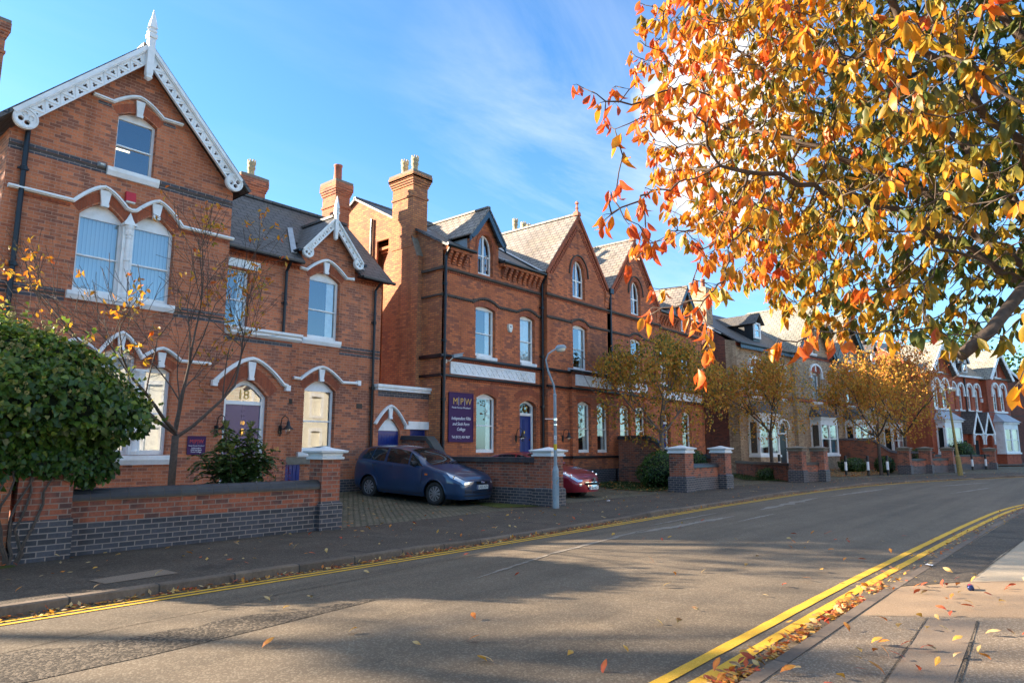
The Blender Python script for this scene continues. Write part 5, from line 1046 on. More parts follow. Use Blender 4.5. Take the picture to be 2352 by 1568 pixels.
# materials
def asph(name, base, speck, lo=.8, hi=1.15, bscale=1.0, stone=0.25, sscale=90, rough=.85, sp=.25, patch=None, tracks=False):
    m, t, b = newmat(name); ov = objvec(t)
    n1 = noise(t, 1.1, 6, .65, ov); r1_ = ramp(t, n1.outputs[0], [(.3, lo), (.7, hi)])
    n2 = noise(t, 160, 3, .7, ov); r2_ = ramp(t, n2.outputs[0], [(.3, .70), (.7, 1.25)])
    v = nd(t, 'ShaderNodeTexVoronoi'); v.inputs['Scale'].default_value = sscale; L(t, ov, v.inputs['Vector']); 
    sv = nd(t, 'ShaderNodeSeparateXYZ'); L(t, v.outputs['Color'], sv.inputs[0]); rs = ramp(t, sv.outputs[0], [(1 - stone - .05, 0), (1 - stone + .05, 1)])
    c = mixc_(t, rs.outputs[0], base, speck); c = mixc_(t, 1., c, r1_.outputs[0], 'MULTIPLY'); c = mixc_(t, 1., c, r2_.outputs[0], 'MULTIPLY')
    if tracks:
        mpp = nd(t, 'ShaderNodeMapping'); L(t, ov, mpp.inputs[0]); mpp.inputs['Scale'].default_value = (.07, 1.6, 1); n4 = noise(t, 1.0, 5, .6, mpp.outputs[0], .4); r4 = ramp(t, n4.outputs[0], [(.34, .80), (.5, 1.0), (.68, 1.18)]); c = mixc_(t, 1., c, r4.outputs[0], 'MULTIPLY')
        n5 = noise(t, .55, 9, .75, ov, 2.5); r5 = ramp(t, n5.outputs[0], [(.60, 0), (.70, .55)]); c = mixc_(t, r5.outputs[0], c, (.055, .045, .036))
    if patch:
        n3 = noise(t, .8, 8, .7, ov, 1.5); r3 = ramp(t, n3.outputs[0], [(.56, 0), (.62, .7)]); c = mixc_(t, r3.outputs[0], c, patch)
    L(t, c, b.inputs['Base Color']); b.inputs['Roughness'].default_value = rough; b.inputs['Specular IOR Level'].default_value = sp
    h = nd(t, 'ShaderNodeMath', operation='MULTIPLY_ADD'); L(t, v.outputs['Distance'], h.inputs[0]); h.inputs[1].default_value = -.8; L(t, n2.outputs[0], h.inputs[2])
    bump(t, b, h.outputs[0], .55 * bscale, .010); return m
M['road'] = asph('road_asphalt', (.128, .097, .066), (.20, .16, .112), .86, 1.10, .45, .22, 75, tracks=True)
M['pave_far'] = asph('old_pavement_asphalt', (.082, .063, .046), (.14, .11, .08), .70, 1.15, 1.0, .25, 60, patch=(.042, .034, .027))
M['pave_near'] = asph('worn_pavement', (.20, .152, .105), (.27, .21, .155), .85, 1.1, .8, .25, 90)
M['chip'] = asph('stone_chip_tarmac', (.185, .140, .098), (.29, .23, .17), .85, 1.12, 1.0, .26, 80)
M['trench'] = asph('smooth_trench_asphalt', (.21, .155, .11), (.26, .20, .145), .9, 1.08, .5, .2, 140)
M['pink'] = asph('pinkish_pavement', (.26, .178, .108), (.31, .22, .145), .92, 1.07, .5, .2, 120)
M['concrete'] = asph('pale_concrete', (.38, .30, .21), (.43, .35, .25), .9, 1.06, .4, .2, 120)
M['rough_patch'] = asph('broken_asphalt', (.062, .048, .034), (.16, .125, .09), .7, 1.2, 1.4, .38, 48)
M['kerb'] = brickmat('kerb_stone', (.19, .14, .10), (.15, .11, .08), (.09, .07, .055), (.05, .045, .04), .5, bw=.92, bh=5, ms=.012, off=0, bstr=.2)
M['setts'] = brickmat('granite_setts', (.20, .168, .115), (.145, .122, .082), (.09, .09, .045), (.04, .04, .02), .6, bw=.17, bh=.115, ms=.018, rough=.7, bstr=1.0, spatch=1.2)
M['soil'] = asph('leaf_mould_soil', (.16, .10, .05), (.28, .18, .07), .7, 1.2, 1.5, .35, 40)
M['earth'] = asph('bare_earth', (.09, .075, .055), (.13, .11, .08), .8, 1.1, 1, .2, 30)
M['turf'] = asph('grass_turf', (.030, .050, .012), (.055, .080, .018), .7, 1.25, 1.6, .4, 60)
M['moss'] = asph('moss', (.06, .075, .012), (.10, .11, .02), .7, 1.2, 1.5, .4, 50)
M['line'] = asph('yellow_line_paint', (.68, .38, .03), (.74, .44, .06), .88, 1.08, .5, .12, 70, .75)
M['line_far'] = M['line']
def sheet(name, f0, f1, x0, x1, nx, ny, zf, mat, kind='structure', seg=None):
    xs = np.linspace(x0, x1, nx + 1); vs = []; fs = []
    for x in xs:
        a, c = f0(x), f1(x)
        for j in range(ny + 1): y = a + (c - a) * j / ny; vs.append((x, y, zf(x, y, j / ny)))
    for i in range(nx):
        for j in range(ny): k = i * (ny + 1) + j; fs.append((k, k + ny + 1, k + ny + 2, k + 1))
    b = MB(); b.add(vs, fs); o = b.build(name, mat, None, off=(0, 0, 0)); tag(o, kind=kind); return o
b = MB(); b.add([(-400, -400, -.16), (900, -400, -.16), (900, 600, -.16), (-400, 600, -.16)], [(0, 1, 2, 3)]); tag(b.build('ground', 'earth', None, off=(0, 0, 0)), kind='structure')
rz = lambda x, y, t: -.035 - .03 * t + .03 * (1 - (2 * t - 1) ** 2)
sheet('road', lambda x: nk(x), lambda x: fk(x), -35, 74, 400, 14, rz, 'road')
def raise_(x): return 0.0 if (8.6 < x < 15.2 or 17.2 < x < 23 or 27.6 < x < 34 or 37 < x < 49 or 57 < x < 63) else 1.0
def kz(x): return float(np.mean([raise_(x + d) for d in np.linspace(-.6, .6, 7)]))
def kerb(name, kf, sg, x0, x1, zt):
    b = MB(); n = 380; xs = np.linspace(x0, x1, n + 1); vs = []; fs = []
    for x in xs:
        y = kf(x); z = zt(x); vs += [(x, y, -.12), (x, y + sg * .012, z - .015), (x, y + sg * .03, z), (x, y + sg * .14, z), (x, y + sg * .14, -.12)]
    for i in range(n):
        for j in range(4): k = i * 5 + j; fs.append((k, k + 5, k + 6, k + 1))
    b.add(vs, fs); o = b.build(name, 'kerb', None, off=(0, 0, 0)); tag(o, kind='structure')
    me = o.data; u = me.uv_layers[0].data
    for p in me.polygons:
        for li in p.loop_indices: co = me.vertices[me.loops[li].vertex_index].co; u[li].uv = (co.x, 1.0 + co.y * .1 + co.z)
    return o
kerb('kerb', fk, 1, -35, 74, lambda x: .012 + .035 * kz(x)); kerb('kerb', nk, -1, -35, 70, lambda x: .008 + (.004 if x < 8.7 else 0))
sheet('pavement', lambda x: fk(x) + .13, lambda x: fk(x) + 3.6, -35, 74, 220, 8, lambda x, y, t: gz(x, y) + .035 * kz(x) * (1 - t), 'pave_far')
sheet('forecourt', lambda x: fk(x) + 3.2, lambda x: fk(x) + 12, -35, 74, 220, 18, lambda x, y, t: gz(x, y) - .004 + (.012 if t > .05 else 0), 'setts')
sheet('back_garden', lambda x: fk(x) + 11.9, lambda x: fk(x) + 60, -35, 90, 60, 4, lambda x, y, t: .26, 'earth')
sheet('near_pavement', lambda x: -9, lambda x: nk(x) - .13, -35, 70, 120, 6, lambda x, y, t: 0.0, 'pave_near')
def flat(name, pts, z, mat, kind='structure', label=None, cat=None):
    b = MB(); t = tessellate_polygon([[Vector((p[0], p[1], 0)) for p in pts]]); b.add([(p[0], p[1], z(p[0], p[1]) if callable(z) else z) for p in pts], [tuple(q) for q in t])
    o = b.build(name, mat, None, off=(0, 0, 0)); tag(o, kind=kind); return o
K = lambda x: nk(x) - .135
flat('tarmac_strip', [(2, K(2)), (7.5, K(7.5)), (8.4, .70), (8.6, -.5), (2, -.5)], .004, 'chip'); flat('trench_strip', [(4.0, 1.22), (5.54, 1.28), (7.78, 1.40), (7.96, 1.02), (5.85, .92), (4.0, .78)], .008, 'trench')
flat('pink_pavement', [(7.5, K(7.5)), (8.3, K(8.3)), (9.0, K(9)), (9.35, K(9.35)), (10.2, 1.36), (10.75, .86), (11.6, -.4), (8.6, -.5), (8.4, .70)], .004, 'pink')
flat('concrete_slab', [(10.23, 1.35), (13.1, 1.28), (15.4, 1.15), (15.4, .2), (11.2, .2), (10.75, .86)], .004, 'concrete'); flat('tarmac_strip', [(9.4, K(9.4)), (12, K(12)), (22, K(22)), (22, 1.2), (15.5, 1.16), (13.1, 1.29), (10.25, 1.37)], .005, 'pave_far')
b = MB()
for i in range(60):                       # dark joints beside the trench
    t = i / 60
    for (xa, ya), (xb, yb) in (((4.0, 1.22), (7.78, 1.40)), ((4.0, .78), (7.96, 1.02))): pass
for (xa, ya), (xb, yb) in (((4.0, 1.22), (7.78, 1.40)), ((4.0, .78), (7.96, 1.02)), ((7.5, 1.9), (8.4, .7)), ((10.22, 1.36), (15.4, 1.16)), ((9.4, 1.93), (10.22, 1.36))):
    n = 24; rng = random.Random(int(xa * 9)); P = [(xa + (xb - xa) * i / n, ya + (yb - ya) * i / n) for i in range(n + 1)]
    for i in range(n): w = .003 + rng.random() * .007; b.add([(P[i][0], P[i][1] - w, .011), (P[i + 1][0], P[i + 1][1] - w, .011), (P[i + 1][0], P[i + 1][1] + w, .011), (P[i][0], P[i][1] + w, .011)], [(0, 1, 2, 3)])
tag(b.build('pavement_joint', 'rough_patch', None, off=(0, 0, 0)), kind='structure')
def rr(x, y):
    t = (y - nk(x)) / (fk(x) - nk(x)); return -.035 - .03 * t + .03 * (1 - (2 * t - 1) ** 2)
rng = random.Random(4)
pp = [(-3, 5.9)] + [(x, 5.93 + .35 * max(0, (x - 2.5) / 2.2) ** 1.3 * .6) for x in np.linspace(1, 5.0, 14)] + [(x, 6.30 + (5.0 - x) * .16 + rng.uniform(-.10, .12)) for x in np.linspace(5.0, .8, 22)] + [(-3, 7.0)]
flat('road_patch', pp, lambda x, y: rr(x, y) + .004, 'rough_patch')
b = MB(); P = [(x, 7.0 + .03 * math.sin(x * 3) + (x - 2) * .11) for x in np.linspace(-2, 9, 60)]
for i in range(59): w = .006; b.add([(P[i][0], P[i][1] - w, rr(*P[i]) + .004), (P[i + 1][0], P[i + 1][1] - w, rr(*P[i + 1]) + .004), (P[i + 1][0], P[i + 1][1] + w, rr(*P[i + 1]) + .004), (P[i][0], P[i][1] + w, rr(*P[i]) + .004)], [(0, 1, 2, 3)])
tag(b.build('road_joint', 'rough_patch', None, off=(0, 0, 0)), kind='structure')
M['worn'] = asph('worn_grey_road', (.24, .20, .16), (.29, .25, .20), .8, 1.1, .5, .3, 60)
for (xa, ya, xb, yb, w) in ((6.6, 6.2, 9.2, 6.8, .05), (8.6, 6.7, 13.0, 7.3, .09), (12.0, 7.1, 16.8, 7.0, .17), (13.5, 7.6, 17.5, 7.75, .07), (19, 7.2, 25, 7.45, .22), (15.5, 6.4, 18, 6.45, .07), (26, 7.3, 33, 6.9, .2), (36, 5.5, 42, 4.2, .2), (30, 4.3, 36, 3.6, .12), (44, 3.2, 50, 1.0, .2)):
    n = 26; rng = random.Random(int(xa * 7)); up = []; lo = []
    for i in range(n + 1):
        t = i / n; x = xa + (xb - xa) * t; y = ya + (yb - ya) * t; q = w * math.sin(math.pi * t) ** .6; up.append((x, y + q * rng.uniform(.2, 1.1))); lo.append((x, y - q * rng.uniform(.2, 1.1)))
    flat('worn_streak', up + lo[::-1], lambda x, y: rr(x, y) + .006, 'worn')
def line(kf, off, w, x0, x1, n):
    b = MB(); rng = random.Random(int(off * 100)); P = []
    for x in np.linspace(x0, x1, n): y = kf(x) + off; e = rng.uniform(-.004, .004); P.append((x, y - w / 2 + e, y + w / 2 + rng.uniform(-.004, .004)))
    for i in range(n - 1): b.add([(P[i][0], P[i][1], rr(P[i][0], P[i][1]) + .006), (P[i + 1][0], P[i + 1][1], rr(P[i + 1][0], P[i + 1][1]) + .006), (P[i + 1][0], P[i + 1][2], rr(P[i + 1][0], P[i + 1][2]) + .006), (P[i][0], P[i][2], rr(P[i][0], P[i][2]) + .006)], [(0, 1, 2, 3)])
    tag(b.build('yellow_line', 'line', None, off=(0, 0, 0)), kind='structure')
line(nk, .235, .105, -30, 60, 420); line(nk, .445, .105, -30, 60, 420); line(fk, -.20, .07, -30, 70, 420); line(fk, -.36, .07, -30, 70, 420)
G = lambda x, y: gz(x, y) + .022
flat('lawn', [(24.3, 12.8), (26.8, 12.9), (27.6, 14), (27.7, 17.0), (25.0, 17.0), (23.6, 14.6), (23.3, 12.9)], lambda x, y: gz(x, y) + .03, 'turf'); flat('lawn', [(34.8, 11.6), (36.3, 12.0), (39.0, 15.4), (40.5, 16.2), (38.6, 16.6), (35.0, 14.0)], lambda x, y: gz(x, y) + .03, 'turf')
flat('leaf_covered_bed', [(42.5, 11.6), (49.3, 10.2), (54, 13), (54, 14.8), (44, 16)], lambda x, y: gz(x, y) + .03, 'soil'); flat('garden_bed', [(3.6, 12.1), (8.0, 12.1), (8.6, 17.9), (3.6, 17.9)], lambda x, y: gz(x, y) + .03, 'earth')
flat('service_cover', [(3.25, 9.44), (4.15, 9.58), (4.18, 9.12), (3.3, 9.06)], lambda x, y: gz(x, y) + .036, 'trench'); flat('service_cover', [(16.0, 9.8), (16.7, 9.9), (17.0, 9.35), (16.3, 9.25)], lambda x, y: gz(x, y) + .012, 'concrete')
flat('moss_edge', [(2.2, 11.2), (3.0, 11.35), (3.0, 11.55), (2.0, 11.58)], lambda x, y: gz(x, y) + .012, 'moss'); flat('moss_edge', [(14.2, 12.5), (15.4, 11.95), (15.44, 12.3), (15.3, 14.5), (14.9, 14.4)], lambda x, y: gz(x, y) + .022, 'moss')
# grass blades on the lawns: nobody could count them
rng = np.random.default_rng(5); b = MB(); vs = []; fs = []
for (x0, x1, y0, y1, n) in ((23.8, 27.6, 12.9, 16.9, 2600), (35, 39.6, 12.0, 16.0, 1400)):
    for i in range(n):
        x, y = rng.uniform(x0, x1), rng.uniform(y0, y1)
        if x0 > 30 and not (y > 11.6 + (x - 34.8) * .85 - .3 and y < 14 + (x - 35) * .6): continue
        h = rng.uniform(.03, .09); a = rng.uniform(0, 6.28); z = gz(x, y) + .03; k = len(vs); vs += [(x - .02 * math.cos(a), y - .02 * math.sin(a), z), (x + .02 * math.cos(a), y + .02 * math.sin(a), z), (x + rng.normal(0, .02), y + rng.normal(0, .02), z + h)]; fs.append((k, k + 1, k + 2))
b.add(vs, fs); tag(b.build('grass', 'turf', None, off=(0, 0, 0), uv=False), kind='stuff')
# ================================================================ garden walls and piers
def cap_pier(parent, x0, x1, y0, y1, zb, zsh, zt, mat_cap, base=.05, rz_=None):
    b = MB(); b.box(x0 - base, x1 + base, y0 - base, y1 + base, -.1, zb); b.frust((x0 + x1) / 2, (y0 + y1) / 2, [(zb, (x1 - x0) / 2 + base, (y1 - y0) / 2 + base), (zb + .05, (x1 - x0) / 2, (y1 - y0) / 2)]); p = sub(b.build('pier', 'bluebrick', parent))
    b = MB(); b.box(x0, x1, y0, y1, zb + .02, zsh); b.build('shaft', 'wallbrick', p)
    b = MB(); cx, cy, hx, hy = (x0 + x1) / 2, (y0 + y1) / 2, (x1 - x0) / 2, (y1 - y0) / 2; h = zt - zsh
    b.frust(cx, cy, [(zsh, hx + .05, hy + .05), (zsh + h * .16, hx + .055, hy + .055), (zsh + h * .22, hx + .02, hy + .02), (zsh + h * .42, hx + .03, hy + .03), (zsh + h * .50, hx + .10, hy + .10), (zsh + h * .64, hx + .115, hy + .115), (zsh + h * .66, hx + .10, hy + .10), (zsh + h * .86, hx * .45, hy * .45), (zsh + h * .88, hx * .42, hy * .42), (zt, .02, .02)]); b.build('cap', mat_cap, p)
    return p
def wall_run(parent, x0, x1, y0, y1, zb, zt, round_=True, axis='x'):
    b = MB(); b.box(x0, x1, y0, y1, -.1, zb); b.build('base_course', 'bluebrick', parent)
    b = MB(); b.box(x0, x1, y0 + .012, y1 - .012, zb, zt); b.build('wall', 'wallbrick', parent)
    b = MB(); L_ = (x1 - x0) if axis == 'x' else (y1 - y0); n = max(2, int(L_ / .27)); c = (y0 + y1) / 2 if axis == 'x' else (x0 + x1) / 2; hw = ((y1 - y0) if axis == 'x' else (x1 - x0)) / 2 + .03
    pr = [(-hw, 0), (-hw * 1.0, .04)] + [(hw * math.cos(math.pi - math.pi * i / 8), .04 + .13 * math.sin(math.pi * i / 8)) for i in range(1, 8)] + [(hw, .04), (hw, 0)]
    for i in range(n):
        a, d = (x0 if axis == 'x' else y0) + L_ * i / n + .004, (x0 if axis == 'x' else y0) + L_ * (i + 1) / n - .004
        if axis == 'x': b.panel([[(c + p[0], zt + p[1]) for p in pr]], a, d, axis='x')
        else: b.panel([[(c + p[0], zt + p[1]) for p in pr]], a, d, axis='y')
    b.build('coping', 'bluecope', parent)
    b = MB(); 
    if axis == 'x': b.panel([[(c + p[0] * .975, zt + p[1] * .97) for p in pr]], x0, x1, axis='x')
    else: b.panel([[(c + p[0] * .975, zt + p[1] * .97) for p in pr]], y0, y1, axis='y')
    b.build('coping_joint', 'kerb', parent)
M['bluecope'] = plain('glazed_blue_coping', (.030, .030, .034), .45, .25, 7, dirt=(.06, .065, .05))
w1 = thing('garden_wall', 'low garden wall of red over blue brick with rounded black coping, below the tall gable', 'wall', (6, 11.9, 0))
wall_run(w1, 3.72, 8.12, 11.86, 12.12, .50, .83); cap_pier(w1, 8.10, 8.53, 11.80, 12.24, .52, 1.40, 1.66, 'whitecap')
b = MB(); b.box(2.97, 3.72, 11.62, 12.2, -.1, .60); p = sub(b.build('pier', 'bluebrick', w1)); b = MB(); b.box(3.0, 3.69, 11.65, 12.18, .60, 1.35); b.build('shaft', 'wallbrick', p)
w0 = thing('boundary_wall', 'plain orange brick wall under the ivy at the left edge of the street', 'wall', (1.5, 11.8, 0)); b = MB(); b.box(-9, 2.93, 11.66, 12.0, .02, 1.35); b.build('wall', 'brick1', w0); b = MB(); b.box(-9, 2.93, 11.63, 12.03, -.1, .02); b.build('base_course', 'bluebrick', w0)
w2 = thing('dividing_wall', 'brick forecourt wall behind the blue car, stepping down to a white capped pier', 'wall', (15.8, 14, 0))
b = MB(); b.box(15.62, 15.95, 12.3, 18.2, -.1, .50); b.build('base_course', 'bluebrick', w2)
prof = [(12.3, 1.22), (16.1, 1.22), (16.35, 1.30), (16.75, 1.72), (16.95, 1.88), (18.2, 1.92)]
b = MB(); b.panel([[(12.3, .5)] + prof + [(18.2, .5)]], 15.64, 15.93, axis='x'); b.build('wall', 'wallbrick', w2)
b = MB()
for i in range(len(prof) - 1):
    (ya, za), (yb, zb_) = prof[i], prof[i + 1]; n = max(1, int((yb - ya) / .085))
    for k in range(n):
        y0, y1 = ya + (yb - ya) * k / n + .004, ya + (yb - ya) * (k + 1) / n - .004; z0, z1 = za + (zb_ - za) * k / n, za + (zb_ - za) * (k + 1) / n
        b.add([(15.56, y0, z0), (16.0, y0, z0), (16.0, y1, z1), (15.56, y1, z1), (15.60, y0, z0 + .14), (15.97, y0, z0 + .15), (15.97, y1, z1 + .15), (15.60, y1, z1 + .14)], [(0, 3, 2, 1), (4, 5, 6, 7), (0, 4, 7, 3), (1, 2, 6, 5), (0, 1, 5, 4), (3, 7, 6, 2)])
b.build('coping', 'bluecope', w2); b = MB()
for i in range(len(prof) - 1):
    (ya, za), (yb, zb_) = prof[i], prof[i + 1]; b.add([(15.575, ya, za), (15.985, ya, za), (15.985, yb, zb_), (15.575, yb, zb_), (15.61, ya, za + .13), (15.96, ya, za + .14), (15.96, yb, zb_ + .14), (15.61, yb, zb_ + .13)], [(0, 3, 2, 1), (4, 5, 6, 7), (0, 4, 7, 3), (1, 2, 6, 5)])
b.build('coping_joint', 'kerb', w2)
cap_pier(w2, 15.5, 16.08, 11.70, 12.30, .48, 1.40, 1.66, 'whitecap')
w3 = thing('pier_wall', 'short low wall between two white capped brick piers beside the nearest street tree', 'wall', (25.6, 12, 0))
cap_pier(w3, 23.85, 24.55, 11.75, 12.4, .55, 1.45, 1.75, 'whitecap'); cap_pier(w3, 27.0, 27.6, 11.55, 12.15, .55, 1.45, 1.74, 'whitecap'); wall_run(w3, 24.5, 27.0, 11.85, 12.1, .52, .88)
w3b = thing('party_wall', 'brown brick party wall with sloping black coping between twin orange houses behind hedge', 'wall', (28.0, 15.5, 0)); pf = [(17.1, 2.05), (15.6, 2.05), (15.2, 1.9), (14.7, 1.45), (14.3, 1.25), (12.1, 1.2)]
b = MB(); b.panel([[(17.1, -.1)] + pf + [(12.1, -.1)]], 27.9, 28.15, axis='x'); b.build('wall', 'wallbrick', w3b); b = MB()
for i in range(len(pf) - 1):
    (y0, z0), (y1, z1) = pf[i], pf[i + 1]; b.add([(27.82, y0, z0 + .005), (28.23, y0, z0 + .005), (28.23, y1, z1 + .005), (27.82, y1, z1 + .005), (27.88, y0, z0 + .17), (28.17, y0, z0 + .17), (28.17, y1, z1 + .17), (27.88, y1, z1 + .17)], [(0, 3, 2, 1), (4, 5, 6, 7), (0, 4, 7, 3), (1, 2, 6, 5)])
b.build('coping', 'bluecope', w3b)
def far_wall(lab, piers, zsh, zt, cope_z, hs):
    w = thing('pier_wall', lab, 'wall', (piers[0][0], piers[0][1], 0), world=True)
    for (x, y) in piers: cap_pier(w, x - hs, x + hs, y - hs, y + hs, .55, zsh, zt, 'capstone')
    for (xa, ya), (xb, yb) in zip(piers[:-1], piers[1:]):
        d = Vector((xb - xa, yb - ya, 0)).normalized(); n = Vector((-d.y, d.x, 0)); a = Vector((xa, ya, 0)); c = Vector((xb, yb, 0)); q = (c - a).length / 2; m = (a + c) / 2
        for nm, mt, z0, z1, th in (('base_course', 'bluebrick', -.1, .52, .14), ('wall', 'wallbrick', .52, cope_z, .125), ('coping', 'bluecope', cope_z, cope_z + .14, .17)):
            b = MB(); b.obox(m + Vector((0, 0, (z0 + z1) / 2)), d * q, n * th, Vector((0, 0, (z1 - z0) / 2))); b.build(nm, mt, w)
far_wall('short wall between two brown capped piers in front of the cream houses', [(34.75, 11.2), (36.35, 10.65)], 1.5, 1.76, .82, .32); far_wall('low wall with three brown capped piers right of the first bollards', [(50.3, 9.5), (52.9, 8.75), (55.5, 7.85)], 1.5, 1.78, .85, .33)
far_wall('reddish wall behind the second bollards running to a brown capped pier', [(57.6, 9.6), (64.0, 6.3)], 1.45, 1.75, 1.05, .35)
w = thing('side_wall', 'low brick boundary wall with dark coping left of the cream houses', 'wall', (37, 13.5, 0)); a = Vector((35.0, 11.6, 0)); c = Vector((40.2, 16.4, 0)); d = (c - a).normalized(); n = Vector((-d.y, d.x, 0))
for nm, mt, z0, z1, th in (('wall', 'wallbrick', -.1, .78, .12), ('coping', 'bluecope', .78, .92, .17)): b = MB(); b.obox((a + c) / 2 + Vector((0, 0, (z0 + z1) / 2)), d * (c - a).length / 2, n * th, Vector((0, 0, (z1 - z0) / 2))); b.build(nm, mt, w)
# ================================================================ street furniture
t = thing('street_lamp', 'grey street lamp with swan neck and domed head beside the white capped pier', 'street lamp', (15.25, 11.35, 0))
bx, by = 15.25, 11.35; b = MB(); b.lathe(bx, by, [(.088, -.1), (.088, 1.02), (.08, 1.06), (.046, 1.16), (.042, 3.05), (.048, 3.06), (.048, 3.10), (.034, 3.12)], 18)
hd_ = Vector((.646, -.763, 0)); ah = Vector((.72, .69, 0)).normalized()
ah = Vector((.646, -.763, 0)) * .6 + Vector((.763, .646, 0)) * .25; ah.normalize()
p0 = Vector((bx, by, 3.1)); b.tube([p0, p0 + Vector((0, 0, .25)) - ah * .03, p0 + Vector((0, 0, .65)) - ah * .20, p0 + Vector((0, 0, .95)) - ah * .27, p0 + Vector((0, 0, 1.12)) - ah * .20, p0 + Vector((0, 0, 1.22)) - ah * .06, p0 + Vector((0, 0, 1.28)) + ah * .06], [.030] * 3 + [.024] * 4, 10); b.build('column', 'steel', t, smooth=False)
hc = p0 + ah * .20 + Vector((0, 0, 1.32)); b = MB()
n = 14; prof = [(.02, .09), (.08, .08), (.115, .045), (.13, 0.0), (.13, -.02)]
b.lathe(0, 0, prof, 16); b.v = [hc + ah * (v.x * 1.25) + Vector((-ah.y, ah.x, 0)) * v.y + Vector((0, 0, v.z + v.x * .12)) for v in b.v]; b.build('lamp_head', 'steel', t, smooth=True)
b = MB(); b.lathe(0, 0, [(.122, -.022), (.115, -.07), (.08, -.11), (0, -.12)], 16); b.v = [hc + ah * (v.x * 1.15) + Vector((-ah.y, ah.x, 0)) * v.y + Vector((0, 0, v.z + v.x * .12)) for v in b.v]; b.build('diffuser', 'ivory', t, smooth=True)
b = MB(); b.lathe(bx, by, [(.0475, 1.58), (.0475, 1.74)], 18); b.build('yellow_band', 'yellow', t)
fv = Vector((-bx, -by, 0)).normalized(); b = MB(); b.tube([(bx, by, 2.42), (bx - .28 * .646, by + .28 * .763, 2.42)], .018, 8); b.lathe(bx, by, [(.056, 2.38), (.056, 2.44)], 16); b.build('bracket', 'chrome', t); b = MB(); b.lathe(bx, by, [(.056, 2.25), (.056, 2.28)], 16); b.build('collar', 'chrome', t)
b = MB(); b.obox(Vector((bx, by, 1.92)) + fv * .048, Vector((fv.y, -fv.x, 0)) * .03, fv * .004, Vector((0, 0, .05))); b.build('number_plate', 'letter', t); text(t, '5', 'black', .09, Vector((bx, by, 1.92)) + fv * .053, rot=(90, 0, math.degrees(math.atan2(fv.y, fv.x)) + 90))
b = MB(); fr_ = Vector((.763, .646, 0)); b.obox(Vector((bx, by, .62)) + Vector((-.763, -.646, 0)) * .090 + Vector((.646, -.763, 0)) * .03, Vector((.646, -.763, 0)) * .055, Vector((.763, .646, 0)) * .012, Vector((0, 0, .25))); b.build('access_door', 'steel', t)
b = MB()
for q in (-.35, .1, .45): b.obox(Vector((bx, by, .72 + q * .1)) + Vector((-.763, -.646, 0)) * .098 + Vector((.646, -.763, 0)) * (.02 + q * .04), Vector((.646, -.763, 0)) * .028 + Vector((0, 0, .03 * (1 if q > 0 else -1))), Vector((.763, .646, 0)) * .004, Vector((0, 0, .012))); 
b.build('paint_mark', 'yellow', t)
t = thing('street_lamp', 'leaning yellowish street lamp in the distance in front of the red villa', 'street lamp', (50.0, 6.5, 0))
M['mossy'] = plain('lichen_yellow_paint', (.30, .22, .07), .8, .25, 12, dirt=(.16, .15, .08)); b = MB(); A = Vector((50.0, 6.5, -.1)); U = Vector((-.035, .045, 1)).normalized()
b.tube([A, A + U * 1.25, A + U * 1.35, A + U * 4.0], [.15, .14, .085, .06], 10); b.tube([A + U * 4.0, A + U * 4.3, A + U * 4.7 + Vector((-.12, .14, 0)), A + U * 5.1 + Vector((-.25, .3, 0)), A + U * 5.35 + Vector((-.1, .12, 0)), A + U * 5.4 + Vector((.1, -.1, 0))], [.05] * 6, 8); b.build('column', 'mossy', t)
b = MB(); q = A + U * 5.4 + Vector((.22, -.24, 0)); b.lathe(q.x, q.y, [(.02, q.z + .14), (.16, q.z + .10), (.22, q.z), (.22, q.z - .03)], 12); b.build('lamp_head', 'steel', t, smooth=True); b = MB(); b.lathe(q.x, q.y, [(.2, q.z - .03), (.15, q.z - .13), (0, q.z - .15)], 12); b.build('diffuser', 'ivory', t, smooth=True)
BL = [(44.3, 11.5, 'leftmost black and white bollard, in front of the cream houses'), (45.6, 10.6, 'middle black and white bollard of the nearer three, before the sweeping party wall'), (47.3, 9.9, 'black and white bollard standing before a street tree trunk'), (58.4, 7.65, 'black and white bollard just left of the leaning far lamp'), (60.7, 7.1, 'middle black and white bollard of the farther three, by the reddish wall'), (62.9, 6.5, 'rightmost black and white bollard near the farthest pier')]
bol = thing('bollard', BL[0][2], 'bollard', (BL[0][0], BL[0][1], 0), group='black and white bollards on the pavement', world=False)
s_ = 1.0; b = MB(); b.lathe(0, 0, [(.075, -.1), (.075, .36)], 12); b.build('lower_post', 'black', bol); b = MB(); b.lathe(0, 0, [(.076, .36), (.076, .86)], 12); b.build('white_band', 'whitecap', bol); b = MB(); b.lathe(0, 0, [(.075, .86), (.075, 1.18), (.06, 1.22), (0, 1.23)], 12); b.build('post_top', 'black', bol)
for x, y, l in BL[1:]: c = copy_tree(bol); c.location = (x, y, 0); c['label'] = l
t = thing('traffic_post', 'short black and white post behind the low wall before the cream houses', 'bollard', (40.3, 14.0, 0), world=False)
b = MB(); b.lathe(0, 0, [(.075, -.1), (.075, .2), (.076, .2), (.076, .9)], 12); b.build('white_band', 'whitecap', t); b = MB(); b.lathe(0, 0, [(.075, .9), (.075, 1.3), (0, 1.31)], 12); b.build('post_top', 'black', t)
